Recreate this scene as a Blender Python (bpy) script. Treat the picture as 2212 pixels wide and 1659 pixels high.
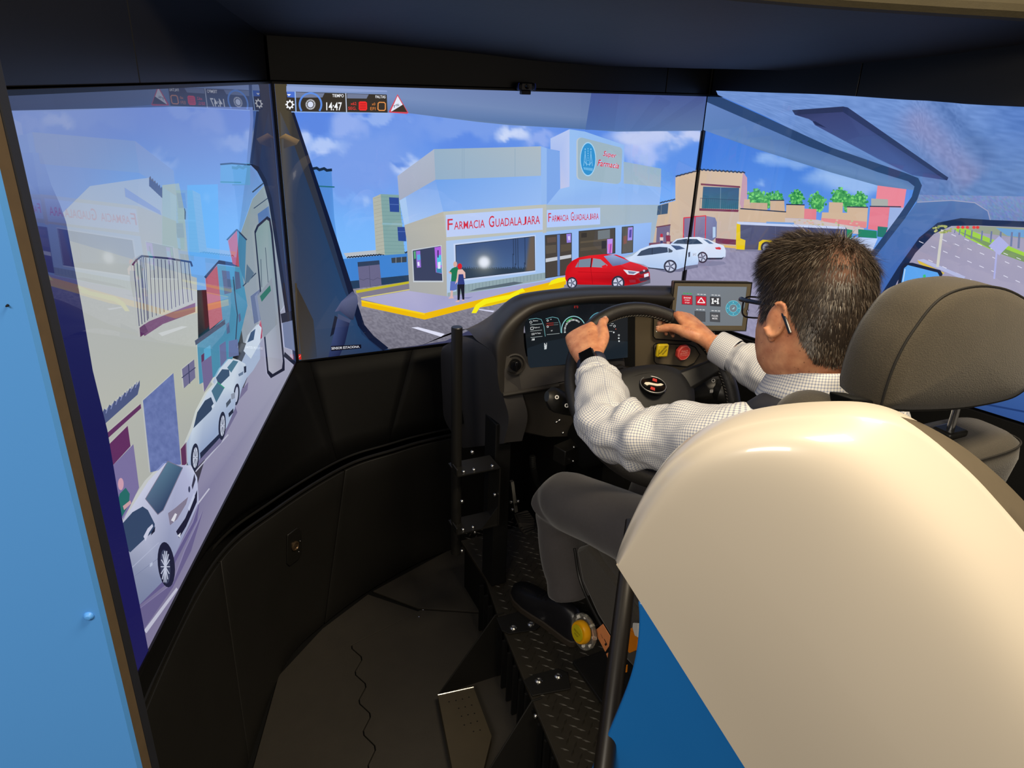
import bpy, bmesh, math, random
import numpy as np
from mathutils import Vector, Matrix, noise as mnoise

random.seed(7); np.random.seed(7)
for o in list(bpy.data.objects): bpy.data.objects.remove(o, do_unlink=True)
scene = bpy.context.scene
COL = scene.collection

# ------------------------------------------------------------------ camera
PW, PH, FPX = 2212.0, 1659.0, 1545.0
_Z = np.array([.034, .919, .3925]); _Z /= np.linalg.norm(_Z)
_X = np.array([.907125, .13768, -.3977]); _X -= _Z * (_X @ _Z); _X /= np.linalg.norm(_X)
_Y = np.cross(_Z, _X)
RCAM = np.array([_X, _Y, _Z])
CAM = np.array([0., 0., 1.68])
cd = bpy.data.cameras.new('camera'); cam = bpy.data.objects.new('camera', cd); COL.objects.link(cam)
M4 = np.eye(4); M4[:3, :3] = RCAM; M4[:3, 3] = CAM
cam.matrix_world = Matrix(M4.tolist())
cd.sensor_fit = 'HORIZONTAL'; cd.sensor_width = 36.0; cd.lens = 36.0 * FPX / PW
cd.clip_start = .02; cd.clip_end = 60
scene.camera = cam

# ------------------------------------------------------------------ light
scene.view_settings.view_transform = 'Standard'
scene.view_settings.look = 'None'
scene.view_settings.gamma = 1.0
scene.view_settings.exposure = 0.0
scene.view_settings.use_curve_mapping = False
w = bpy.data.worlds.new('hall'); scene.world = w; w.use_nodes = True
w.node_tree.nodes['Background'].inputs[0].default_value = (1.0, .87, .70, 1)
w.node_tree.nodes['Background'].inputs[1].default_value = .17

def area_light(name, loc, target, size, power, color):
    l = bpy.data.lights.new(name, 'AREA'); l.shape = 'RECTANGLE'; l.size, l.size_y = size
    l.energy = power; l.color = color
    o = bpy.data.objects.new(name, l); COL.objects.link(o); o.location = loc
    d = Vector(target) - Vector(loc); o.rotation_euler = d.to_track_quat('-Z', 'Y').to_euler()
    return o
area_light('hall_ceiling_lamp', (1.15, .05, 3.05), (1.1, .5, 0), (1.2, .5), 66, (1.0, .84, .60))
area_light('hall_ceiling_lamp', (-1.7, -1.2, 2.9), (-.5, .5, 1.0), (1.2, .6), 62, (1.0, .90, .76))

# ------------------------------------------------------------------ pixel helpers (places in the cabin)
def ray(px, py): return RCAM @ np.array([(px - PW / 2) / FPX, -(py - PH / 2) / FPX, -1.])
def at(px, py, Y=None, X=None, Z=None, d=None):
    r = ray(px, py)
    if Y is not None: t = (Y - CAM[1]) / r[1]
    elif X is not None: t = (X - CAM[0]) / r[0]
    elif Z is not None: t = (Z - CAM[2]) / r[2]
    else: t = d
    return CAM + r * t
def at_plane(px, py, p0, n):
    r = ray(px, py); n = np.asarray(n, float)
    return CAM + r * (((np.asarray(p0, float) - CAM) @ n) / (r @ n))
def proj(p):
    c = RCAM.T @ (np.asarray(p, float) - CAM)
    return (PW / 2 + FPX * c[0] / -c[2], PH / 2 - FPX * c[1] / -c[2])
def lin(c):
    c = c / 255.0
    return c / 12.92 if c <= .04045 else ((c + .055) / 1.055) ** 2.4
def rgb(r, g, b, a=1): return (lin(r), lin(g), lin(b), a)
V3 = lambda *a: np.array(a, float)
def unit(v):
    v = np.asarray(v, float); return v / (np.linalg.norm(v) + 1e-12)

# ------------------------------------------------------------------ materials
def nodes_of(name):
    m = bpy.data.materials.new(name); m.use_nodes = True
    nt = m.node_tree; return m, nt, nt.nodes['Principled BSDF']
def mat(name, col, rough=.5, metal=0., var=.12, scale=40., bump=0., bscale=200., spec=.5, coat=0., ior=1.5, sheen=0.):
    m, nt, p = nodes_of(name)
    p.inputs['Roughness'].default_value = rough; p.inputs['Metallic'].default_value = metal
    p.inputs['Specular IOR Level'].default_value = spec; p.inputs['IOR'].default_value = ior
    p.inputs['Coat Weight'].default_value = coat; p.inputs['Coat Roughness'].default_value = .06
    if sheen: p.inputs['Sheen Weight'].default_value = sheen
    tc = nt.nodes.new('ShaderNodeTexCoord')
    n = nt.nodes.new('ShaderNodeTexNoise'); n.inputs['Scale'].default_value = scale; n.inputs['Detail'].default_value = 6
    nt.links.new(tc.outputs['Object'], n.inputs['Vector'])
    mx = nt.nodes.new('ShaderNodeMix'); mx.data_type = 'RGBA'
    mx.inputs['A'].default_value = tuple(c * (1 - var) for c in col[:3]) + (1,)
    mx.inputs['B'].default_value = tuple(min(1, c * (1 + var)) for c in col[:3]) + (1,)
    nt.links.new(n.outputs['Fac'], mx.inputs['Factor']); nt.links.new(mx.outputs['Result'], p.inputs['Base Color'])
    if bump:
        b = nt.nodes.new('ShaderNodeBump'); b.inputs['Strength'].default_value = bump; b.inputs['Distance'].default_value = .002
        n2 = nt.nodes.new('ShaderNodeTexNoise'); n2.inputs['Scale'].default_value = bscale; n2.inputs['Detail'].default_value = 3
        nt.links.new(tc.outputs['Object'], n2.inputs['Vector']); nt.links.new(n2.outputs['Fac'], b.inputs['Height'])
        nt.links.new(b.outputs['Normal'], p.inputs['Normal'])
    return m
def screen_mat(name, rough=.03, ior=1.5, strength=1.0, spec=.5):
    m, nt, p = nodes_of(name)
    a = nt.nodes.new('ShaderNodeVertexColor'); a.layer_name = 'Col'
    p.inputs['Base Color'].default_value = (.004, .004, .005, 1); p.inputs['Roughness'].default_value = rough
    p.inputs['IOR'].default_value = ior; p.inputs['Specular IOR Level'].default_value = spec
    nt.links.new(a.outputs['Color'], p.inputs['Emission Color']); p.inputs['Emission Strength'].default_value = strength
    return m

# ------------------------------------------------------------------ mesh builder
ORG = {}
class MB:
    def __init__(s): s.v = []; s.f = []; s.uv = None
    def add(s, vs, fs):
        b = len(s.v); s.v += [tuple(map(float, p)) for p in vs]; s.f += [tuple(i + b for i in f) for f in fs]; return s
    def box(s, c, size, R=None, taper=1.0):
        c = np.asarray(c, float); h = np.asarray(size, float) / 2
        vs = []
        for z in (-1, 1):
            k = taper if z > 0 else 1
            for x, y in ((-1, -1), (1, -1), (1, 1), (-1, 1)):
                p = np.array([x * h[0] * k, y * h[1] * k, z * h[2]])
                vs.append(c + (R @ p if R is not None else p))
        return s.add(vs, [(3, 2, 1, 0), (4, 5, 6, 7), (0, 1, 5, 4), (1, 2, 6, 5), (2, 3, 7, 6), (3, 0, 4, 7)])
    def loft(s, rings, closed=True, cap=True, capstart=None, capend=None):
        n = len(rings[0]); vs = [p for r in rings for p in r]; fs = []
        for i in range(len(rings) - 1):
            for j in range(n if closed else n - 1):
                k = (j + 1) % n
                fs.append((i * n + j, i * n + k, (i + 1) * n + k, (i + 1) * n + j))
        cs = cap if capstart is None else capstart; ce = cap if capend is None else capend
        if cs: fs.append(tuple(range(n - 1, -1, -1)))
        if ce: fs.append(tuple((len(rings) - 1) * n + j for j in range(n)))
        return s.add(vs, fs)
    def tube(s, path, rad, n=12, cap=True, closed=False, up=None, flat=1.0):
        path = [np.asarray(p, float) for p in path]; m = len(path)
        rad = [rad] * m if np.isscalar(rad) else list(rad)
        rings = []; prev = None
        for i, p in enumerate(path):
            if closed: t = unit(path[(i + 1) % m] - path[i - 1])
            else: t = unit(path[min(i + 1, m - 1)] - path[max(i - 1, 0)])
            if prev is None:
                a = np.asarray(up, float) if up is not None else (V3(0, 0, 1) if abs(t[2]) < .9 else V3(1, 0, 0))
            else: a = prev
            a = unit(a - t * (a @ t)); b = np.cross(t, a); prev = a
            rings.append([p + rad[i] * (math.cos(q) * a * flat + math.sin(q) * b) for q in np.linspace(0, 2 * math.pi, n, endpoint=False)])
        if closed: rings.append(rings[0]); return s.loft(rings, True, False)
        return s.loft(rings, True, cap)
    def cyl(s, a, b, r, n=16, r2=None): return s.tube([a, b], [r, r if r2 is None else r2], n)
    def lathe(s, c, axis, prof, n=20):
        """prof: (radius, height along axis)"""
        ax = unit(axis); a = unit(np.cross(ax, V3(0, 0, 1) if abs(ax[2]) < .9 else V3(1, 0, 0))); b = np.cross(ax, a); c = np.asarray(c, float)
        rings = [[c + ax * h + r * (math.cos(q) * a + math.sin(q) * b) for q in np.linspace(0, 2 * math.pi, n, endpoint=False)] for r, h in prof]
        return s.loft(rings, True, True)
    def prism(s, pts, d):
        """polygon pts (3D) extruded by vector d"""
        n = len(pts); d = np.asarray(d, float); pts = [np.asarray(p, float) for p in pts]
        return s.add(pts + [p + d for p in pts], [tuple(range(n - 1, -1, -1)), tuple(range(n, 2 * n))] + [(i, (i + 1) % n, n + (i + 1) % n, n + i) for i in range(n)])
    def ball(s, c, r, nu=14, nv=10, R=None):
        r = np.array([r] * 3 if np.isscalar(r) else r, float); c = np.asarray(c, float)
        rings = []
        for i in range(nv + 1):
            th = math.pi * (i + .02) / (nv + .04)
            rings.append([c + (R @ (r * V3(math.sin(th) * math.cos(q), math.sin(th) * math.sin(q), math.cos(th))) if R is not None else r * V3(math.sin(th) * math.cos(q), math.sin(th) * math.sin(q), math.cos(th))) for q in np.linspace(0, 2 * math.pi, nu, endpoint=False)])
        return s.loft(rings, True, True)
    def grid(s, P):
        n, m = len(P), len(P[0])
        return s.add([p for r in P for p in r], [(i * m + j, i * m + j + 1, (i + 1) * m + j + 1, (i + 1) * m + j) for i in range(n - 1) for j in range(m - 1)])
    def build(s, name, material, parent=None, org=None, smooth=35, bevel=0, bseg=2, subsurf=0, solid=0, solid_off=-1):
        if org is None: org = ORG[parent.name] if parent is not None else (np.mean(np.array(s.v), 0) if s.v else V3(0, 0, 0))
        org = np.asarray(org, float)
        me = bpy.data.meshes.new(name); me.from_pydata([tuple(np.array(p) - org) for p in s.v], [], s.f)
        bm = bmesh.new(); bm.from_mesh(me); bmesh.ops.recalc_face_normals(bm, faces=bm.faces); bm.to_mesh(me); bm.free()
        if s.uv is not None and len(s.uv) == len(s.v):
            ul = me.uv_layers.new(name='UVMap')
            for l in me.loops: ul.data[l.index].uv = s.uv[l.vertex_index]
        if smooth:
            me.polygons.foreach_set('use_smooth', [True] * len(me.polygons))
            me.set_sharp_from_angle(angle=math.radians(smooth))
        me.materials.append(material)
        o = bpy.data.objects.new(name, me); COL.objects.link(o)
        if parent is not None: o.parent = parent
        else: o.location = org
        ORG[o.name] = org
        if solid:
            md = o.modifiers.new('solid', 'SOLIDIFY'); md.thickness = solid; md.offset = solid_off
        if bevel:
            md = o.modifiers.new('bevel', 'BEVEL'); md.width = bevel; md.segments = bseg; md.limit_method = 'ANGLE'; md.angle_limit = math.radians(40)
            if smooth: md.harden_normals = False
        if subsurf:
            md = o.modifiers.new('sub', 'SUBSURF'); md.levels = subsurf; md.render_levels = subsurf
        return o
def tag(o, label=None, cat=None, group=None, kind=None):
    if label: o['label'] = label
    if cat: o['category'] = cat
    if group: o['group'] = group
    if kind: o['kind'] = kind
    return o
def thing(name, loc, label, cat, group=None):
    o = bpy.data.objects.new(name, None); COL.objects.link(o); o.location = tuple(map(float, loc)); o.empty_display_size = .05
    ORG[o.name] = np.asarray(loc, float); return tag(o, label, cat, group)
def spline(pts, n):
    """Catmull-Rom through pts (any dim)"""
    P = [np.asarray(p, float) for p in pts]; P = [2 * P[0] - P[1]] + P + [2 * P[-1] - P[-2]]
    out = []; m = len(P) - 3
    for k in range(n):
        t = k / (n - 1) * m; i = min(int(t), m - 1); u = t - i
        a, b, c, d = P[i:i + 4]
        out.append(.5 * ((2 * b) + (-a + c) * u + (2 * a - 5 * b + 4 * c - d) * u * u + (-a + 3 * b - 3 * c + d) * u ** 3))
    return out
def rotz(a): c, s = math.cos(a), math.sin(a); return np.array([[c, -s, 0], [s, c, 0], [0, 0, 1.]])
def rotx(a): c, s = math.cos(a), math.sin(a); return np.array([[1, 0, 0], [0, c, -s], [0, s, c.real]])
def frame(zdir, xhint=(1, 0, 0)):
    z = unit(zdir); x = np.asarray(xhint, float); x = unit(x - z * (x @ z)); return np.stack([x, np.cross(z, x), z], 1)

# ------------------------------------------------------------------ flat pictures (screens, dials, print)
_tc = {}
def text_mesh(body, bold=0., shear=0.):
    k = (body, bold, shear)
    if k in _tc: return _tc[k]
    cu = bpy.data.curves.new('t', 'FONT'); cu.body = body; cu.offset = bold; cu.shear = shear; cu.resolution_u = 3
    ob = bpy.data.objects.new('t', cu); COL.objects.link(ob)
    dg = bpy.context.evaluated_depsgraph_get(); me = bpy.data.meshes.new_from_object(ob.evaluated_get(dg))
    v = np.array([tuple(p.co)[:2] for p in me.vertices]); f = [tuple(p.vertices) for p in me.polygons]
    bpy.data.objects.remove(ob); bpy.data.curves.remove(cu); bpy.data.meshes.remove(me)
    lo, hi = v.min(0), v.max(0); v = (v - lo) / (hi - lo)
    _tc[k] = (v, f); return _tc[k]
class Pic:
    """polygons of plain colour on one flat display; outlines are given in picture coordinates"""
    def __init__(s, tl, tr, br, bl, n, step=2e-5):
        s.c = [np.asarray(p, float) for p in (tl, tr, br, bl)]; s.n = unit(n); s.p0 = s.c[0]
        s.quad = [proj(p) for p in s.c]; s.v = []; s.f = []; s.col = []; s.layer = 0; s.step = step; s.gain = 1.0
    def _pt(s, p, lay): return at_plane(p[0], p[1], s.p0, s.n) + s.n * (lay * s.step)
    def clip(s, pts, cols):
        q = s.quad; area = sum(q[i][0] * q[(i + 1) % 4][1] - q[(i + 1) % 4][0] * q[i][1] for i in range(4)); sg = 1 if area > 0 else -1
        P = [np.array(list(p) + list(c), float) for p, c in zip(pts, cols)]
        for i in range(4):
            a, b = np.array(q[i]), np.array(q[(i + 1) % 4]); e = b - a
            f = lambda p: sg * (e[0] * (p[1] - a[1]) - e[1] * (p[0] - a[0]))
            out = []
            for j in range(len(P)):
                A, B = P[j - 1], P[j]; fa, fb = f(A), f(B)
                if (fa >= 0) != (fb >= 0): out.append(A + (B - A) * (fa / (fa - fb)))
                if fb >= 0: out.append(B)
            P = out
            if len(P) < 3: return [], []
        return [p[:2] for p in P], [tuple(p[2:]) for p in P]
    def poly(s, pts, col, T=None, clip=True):
        if T: pts = [T(p) for p in pts]
        cols = [col] * len(pts) if not isinstance(col[0], (tuple, list)) else list(col)
        cols = [tuple(lin(x) * s.gain for x in c[:3]) for c in cols]
        if clip:
            pts, cols = s.clip(pts, cols)
            if len(pts) < 3: return
        s.layer += 1; b = len(s.v)
        s.v += [tuple(s._pt(p, s.layer)) for p in pts]; s.col += cols; s.f.append(tuple(range(b, b + len(pts))))
    def ell(s, c, rx, ry, col, rot=0., n=24, T=None, a0=0, a1=360):
        cr, sr = math.cos(rot), math.sin(rot); pts = []
        for k in range(n + (0 if a1 - a0 >= 360 else 1)):
            q = math.radians(a0 + (a1 - a0) * k / n); x, y = rx * math.cos(q), ry * math.sin(q); pts.append((c[0] + x * cr - y * sr, c[1] + x * sr + y * cr))
        s.poly(pts, col, T)
    def ring(s, c, rx, ry, w, col, n=32, a0=0, a1=360, rot=0., T=None):
        cr, sr = math.cos(rot), math.sin(rot)
        for k in range(n):
            qs = [math.radians(a0 + (a1 - a0) * (k + e) / n) for e in (0, 1)]; pts = []
            for q, rr in ((qs[0], 0), (qs[1], 0), (qs[1], w), (qs[0], w)):
                x, y = (rx - rr) * math.cos(q), (ry - rr) * math.sin(q); pts.append((c[0] + x * cr - y * sr, c[1] + x * sr + y * cr))
            if k: s.layer -= 1
            s.poly(pts, col, T)
    def line(s, pts, w, col, T=None):
        if T: pts = [T(p) for p in pts]
        for i in range(len(pts) - 1):
            a, b = np.array(pts[i], float), np.array(pts[i + 1], float); t = b - a; t /= (np.linalg.norm(t) + 1e-9); nn = np.array([-t[1], t[0]]) * w / 2; t = t * w * .2
            s.poly([a - t + nn, b + t + nn, b + t - nn, a - t - nn], col)
    def grid(s, quad, nu, nv, fn):
        """colour field fn(px,py) over a quad given as tl,tr,br,bl"""
        q = [np.array(p, float) for p in quad]; s.layer += 1; b = len(s.v)
        for j in range(nv + 1):
            for i in range(nu + 1):
                u, v = i / nu, j / nv; p = (q[0] * (1 - u) + q[1] * u) * (1 - v) + (q[3] * (1 - u) + q[2] * u) * v
                s.v.append(tuple(s._pt(p, s.layer))); s.col.append(tuple(lin(max(0, x)) * s.gain for x in fn(p[0], p[1])))
        pp = {}
        for j in range(nv + 1):
            for i in range(nu + 1):
                u, v = i / nu, j / nv; pp[i, j] = (q[0] * (1 - u) + q[1] * u) * (1 - v) + (q[3] * (1 - u) + q[2] * u) * v
        qd = s.quad; ar = sum(qd[i][0] * qd[(i + 1) % 4][1] - qd[(i + 1) % 4][0] * qd[i][1] for i in range(4)); sg = 1 if ar > 0 else -1
        def inside(p): return all(sg * ((qd[(i + 1) % 4][0] - qd[i][0]) * (p[1] - qd[i][1]) - (qd[(i + 1) % 4][1] - qd[i][1]) * (p[0] - qd[i][0])) >= 0 for i in range(4))
        ins = {k: inside(p) for k, p in pp.items()}; lay = s.layer
        for j in range(nv):
            for i in range(nu):
                k = b + j * (nu + 1) + i; ids = ((i, j), (i + 1, j), (i + 1, j + 1), (i, j + 1)); kk = (k, k + 1, k + nu + 2, k + nu + 1)
                if all(ins[t] for t in ids): s.f.append(kk)
                else:
                    P, Cc = s.clip([pp[t] for t in ids], [s.col[t] for t in kk])
                    if len(P) >= 3:
                        e = len(s.v); s.v += [tuple(s._pt(p, lay)) for p in P]; s.col += Cc; s.f.append(tuple(range(e, e + len(P))))
    def text(s, body, quad, col, bold=0., shear=0., T=None):
        """quad tl,tr,br,bl of the text's bounding box"""
        q = [np.array(T(p) if T else p, float) for p in quad]; v, f = text_mesh(body, bold, shear); s.layer += 1; b = len(s.v)
        c = tuple(lin(x) * s.gain for x in col)
        for x, y in v:
            p = (q[3] * (1 - x) + q[2] * x) * (1 - y) + (q[0] * (1 - x) + q[1] * x) * y
            s.v.append(tuple(s._pt(p, s.layer))); s.col.append(c)
        s.f += [tuple(i + b for i in t) for t in f]
    def build(s, name, material, parent=None, org=None):
        org = np.asarray(org if org is not None else (ORG[parent.name] if parent is not None else s.p0), float)
        me = bpy.data.meshes.new(name); me.from_pydata([tuple(np.array(p) - org) for p in s.v], [], s.f)
        ca = me.color_attributes.new('Col', 'FLOAT_COLOR', 'POINT')
        ca.data.foreach_set('color', np.array([list(c[:3]) + [1] for c in s.col], np.float32).ravel())
        # faces look towards the viewer
        bm = bmesh.new(); bm.from_mesh(me); bm.normal_update()
        bmesh.ops.reverse_faces(bm, faces=[f for f in bm.faces if np.array(f.normal) @ s.n < 0]); bm.to_mesh(me); bm.free()
        me.materials.append(material); o = bpy.data.objects.new(name, me); COL.objects.link(o)
        if parent is not None: o.parent = parent
        else: o.location = org
        ORG[o.name] = org; return o
def ZT(x0, y0, k): return lambda p: (x0 + p[0] * k, y0 + p[1] * k)
def fbm(x, y, s=1., o=4): return mnoise.fractal(Vector((x * s, y * s, 3.7)), 1.0, 2.0, o)
def mix(a, b, t): t = max(0., min(1., t)); return tuple(x + (y - x) * t for x, y in zip(a, b))
def sm(a, b, x): t = max(0., min(1., (x - a) / (b - a))); return t * t * (3 - 2 * t)
# ------------------------------------------------------------------ shared materials
M_black = mat('black_semi_gloss', rgb(20, 20, 22), .38, var=.15, bump=.05, bscale=400)
M_bezel = mat('bezel_black', rgb(14, 14, 16), .3)
M_glass = screen_mat('display_glass', .02, 1.5, 1.0)
M_glassL = screen_mat('display_glass_side', .015, 1.72, 1.0, .5)
M_glassR = screen_mat('display_glass_right', .03, 1.5, 1.0)
M_chrome = mat('steel', rgb(190, 190, 190), .25, 1.0)
M_wht = mat('white_plastic', rgb(225, 222, 215), .4)

# ------------------------------------------------------------------ three big displays
YS = 2.18; ZT_, ZB_ = 1.645, .842; TVW = 1.463
XL, XR = .298, 1.761
aL, aR = math.radians(70.3), math.radians(74.0)
dL = V3(-math.cos(aL), -math.sin(aL), 0); nL = V3(math.sin(aL), -math.cos(aL), 0)      # left display runs towards the viewer
dR = V3(math.cos(aR), -math.sin(aR), 0); nR = V3(-math.sin(aR), -math.cos(aR), 0)
cL = V3(XL - .014, YS - .014, 0); cR = V3(XR + .012, YS - .012, 0)
def display(name, tl2, d, n, w_, label):
    """tl2: upper left corner on plan, d: direction to the right, n: normal to the viewer"""
    t = thing(name, (tl2[0] + d[0] * w_ / 2, tl2[1] + d[1] * w_ / 2, ZB_), label, 'television')
    P = lambda u, z, k: V3(tl2[0], tl2[1], 0) + d * u + n * k + V3(0, 0, z)
    b = .006
    bez = MB()
    for u0, u1, z0, z1 in ((-b, w_ + b, ZT_, ZT_ + b), (-b, w_ + b, ZB_ - b, ZB_), (-b, 0, ZB_, ZT_), (w_, w_ + b, ZB_, ZT_)):
        bez.prism([P(u0, z0, -.03), P(u1, z0, -.03), P(u1, z1, -.03), P(u0, z1, -.03)], n * .036)
    bez.build('bezel', M_bezel, t, smooth=0)
    MB().prism([P(0, ZB_, -.05), P(w_, ZB_, -.05), P(w_, ZT_, -.05), P(0, ZT_, -.05)], n * .046).build('back_cover', M_bezel, t, smooth=0)
    pic = Pic(P(0, ZT_, 0), P(w_, ZT_, 0), P(w_, ZB_, 0), P(0, ZB_, 0), n)
    return t, pic
tvC, PC = display('wide_display', V3(XL, YS, 0), V3(1, 0, 0), V3(0, -1, 0), TVW, 'centre display showing the pharmacy street corner behind the dashboard')
tvL, PL = display('wide_display', cL + dL * TVW, -dL, nL, TVW, 'left display showing parked white cars and mirrored reflections')
tvR, PR = display('wide_display', cR, dR, nR, TVW, 'right display showing a cab ceiling with sun visor and side window')

# ---- centre picture
def sky_c(x, y):
    n1 = fbm(x, y, .012); n2 = fbm(x + 300, y, .03)
    t = sm(180, 560, y); c = mix((84, 128, 224), (122, 184, 252), t)
    def blob(cx, cy, rx, ry, col, k, c, soft=1.0):
        dx, dy = (x + 26 * n1 - cx) / rx, (y + 20 * n2 - cy) / ry; r = math.sqrt(dx * dx + dy * dy)
        return mix(c, col, k * (1 - sm(1 - .55 * soft, 1 + .25 * soft, r)))
    c = blob(790, 350, 130, 105, (122, 158, 232), .95, c, 1.2)
    c = blob(1010, 270, 190, 48, (122, 158, 232), .9, c, 1.2)
    c = blob(742, 268, 38, 34, (150, 176, 238), .9, c)
    c = blob(820, 248, 70, 14, (165, 190, 242), .7, c)
    c = blob(700, 318, 48, 20, (178, 200, 246), .95, c)
    c = blob(652, 296, 20, 26, (186, 206, 247), .9, c)
    c = blob(672, 272, 34, 24, (90, 134, 224), .95, c, .7)
    c = blob(872, 362, 34, 22, (188, 208, 248), .9, c)
    c = blob(860, 352, 20, 10, (96, 140, 226), .9, c, .7)
    c = blob(1020, 318, 90, 22, (90, 136, 228), .8, c)
    c = blob(1102, 284, 26, 18, (205, 218, 248), .95, c)
    c = blob(1150, 292, 40, 14, (150, 175, 238), .8, c)
    c = blob(1405, 296, 105, 34, (196, 206, 240), .95, c)
    c = blob(1395, 330, 50, 26, (176, 192, 240), .85, c)
    c = blob(1500, 290, 34, 18, (200, 208, 240), .9, c)
    c = blob(1450, 286, 26, 10, (110, 150, 225), .8, c)
    c = blob(1470, 350, 60, 50, (92, 142, 226), .8, c)
    c = blob(786, 435, 12, 12, (165, 195, 245), .7, c)
    c = blob(746, 425, 40, 12, (130, 175, 245), .6, c)
    return c
PC.grid([(590, 180), (1526, 206), (1500, 560), (620, 640)], 150, 80, sky_c)
rs = np.random.RandomState(3)
def asphalt_c(x, y):
    g = 118 + 20 * sm(760, 600, y) + rs.uniform(-13, 13); return (g, g - 2, g + 12)
PC.grid([(612, 570), (1500, 556), (1455, 700), (640, 800)], 230, 70, asphalt_c)
c = PC
c.poly([(1180, 556), (1500, 540), (1486, 626), (1180, 640)], ((150, 150, 175), (160, 158, 182), (150, 148, 170), (128, 126, 142)))
# far building behind the left pillar
c.poly([(672, 366), (716, 368), (722, 470), (735, 570), (760, 620), (700, 600)], ((80, 136, 214), (84, 140, 216), (88, 150, 226), (96, 160, 236), (100, 165, 238), (80, 136, 214)))
c.line([(672, 365), (684, 363), (690, 367), (700, 364), (706, 368), (716, 367)], 6, (22, 42, 66)); c.line([(684, 402), (722, 404)], 3, (40, 110, 130))
c.poly([(736, 560), (882, 545), (884, 600), (752, 625)], (64, 130, 208))
c.poly([(748, 608), (884, 594), (884, 608), (756, 625)], (38, 62, 92))
c.poly([(742, 547), (834, 538), (862, 545), (880, 546), (750, 558)], (184, 190, 198))
for k in range(22):
    x = 750 + k * 6; y = 557 - k * .52; c.line([(x, y), (x + 3, y - 2.4), (x + 6, y - .5)], 2.6, (26, 40, 60))
c.poly([(772, 566), (819, 562), (824, 615), (777, 622)], (104, 102, 136)); c.poly([(772, 566), (819, 562), (820, 571), (773, 576)], (48, 64, 92))
c.line([(797, 573), (800, 619)], 1.2, (80, 80, 110)); c.line([(776, 602), (785, 605), (793, 601), (806, 605), (815, 600), (822, 602)], 1.2, (84, 84, 112))
c.poly([(845, 557), (878, 554), (878, 566), (846, 568)], (58, 68, 80)); c.line([(855, 556), (855, 568)], 1.2, (140, 150, 160)); c.line([(867, 555), (867, 567)], 1.2, (140, 150, 160))
# green building
c.poly([(805, 427), (822, 419), (831, 550), (812, 547)], (176, 180, 168)); c.poly([(822, 419), (862, 421), (874, 548), (831, 551)], (128, 164, 164))
for k in range(16):
    y = 425 + k * 8; c.line([(823 + k * .5, y), (866 + k * .6, y + 1)], .8, (112, 148, 150)); c.line([(807 + k * .4, y + 4), (823 + k * .5, y)], .8, (158, 160, 150))
c.line([(826, 483), (868, 484)], 4, (140, 180, 190))
c.poly([(840, 426), (861, 427), (862, 458), (842, 457)], (44, 74, 150)); c.line([(841, 441), (862, 442)], 1.5, (80, 110, 180)); c.poly([(858, 490), (876, 490), (877, 521), (860, 520)], (42, 72, 148)); c.line([(859, 500), (876, 500)], 1.5, (80, 110, 180))
# kerbs and pavement behind
c.poly([(768, 627), (884, 607), (884, 612), (770, 633)], (192, 182, 44)); c.poly([(770, 633), (884, 612), (885, 626), (780, 643)], (126, 122, 138))
c.line([(780, 643), (885, 625)], 2, (214, 204, 120))
c.poly([(778, 645), (884, 627), (965, 638), (1180, 600), (1240, 588), (1240, 610), (1100, 640), (917, 680)], ((170, 168, 206), (176, 174, 208), (160, 160, 200), (168, 168, 206), (168, 168, 206), (160, 160, 200), (160, 160, 200), (166, 166, 206)))
c.poly([(780, 648), (917, 676), (1220, 601), (1220, 613), (917, 690), (781, 661)], (236, 186, 6)); c.poly([(780, 648), (917, 676), (917, 680), (781, 652)], (246, 208, 20))
c.poly([(1018, 676), (1027, 658), (1045, 646), (1100, 636), (1128, 622), (1134, 629), (1120, 640), (1050, 656), (1036, 664), (1028, 676)], (246, 236, 24)); c.poly([(1036, 664), (1050, 656), (1120, 640), (1218, 612), (1218, 620), (1060, 660)], (232, 196, 10))
c.poly([(1180, 622), (1190, 606), (1205, 600), (1222, 598), (1222, 608), (1206, 611), (1194, 620)], (246, 236, 24)); c.poly([(1120, 633), (1222, 606), (1222, 614), (1124, 640)], (236, 190, 8))
c.poly([(888, 707), (902, 706), (960, 721), (952, 727)], (222, 224, 245)); c.poly([(1034, 667), (1068, 671), (1064, 674), (1034, 669)], (210, 212, 238))
# pharmacy: upper bands
c.poly([(858, 380), (937, 322), (940, 388), (862, 433)], ((170, 178, 200), (172, 182, 200), (168, 176, 194), (164, 172, 192)))
c.poly([(937, 322), (1168, 316), (1168, 380), (940, 388)], ((150, 176, 198), (172, 186, 196), (166, 184, 200), (146, 174, 200)))
for x in (998, 1002, 1112): c.line([(x, 321), (x, 385)], .8, (136, 164, 188))
c.poly([(862, 433), (940, 388), (957, 391), (958, 457), (873, 487)], ((150, 184, 236), (118, 162, 232), (118, 164, 234), (150, 186, 240), (168, 198, 242)))
c.poly([(862, 433), (876, 426), (884, 483), (873, 487)], (168, 200, 240))
c.poly([(940, 388), (1180, 379), (1180, 441), (957, 457)], ((112, 162, 234), (142, 182, 240), (152, 188, 242), (130, 174, 238)))
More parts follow.
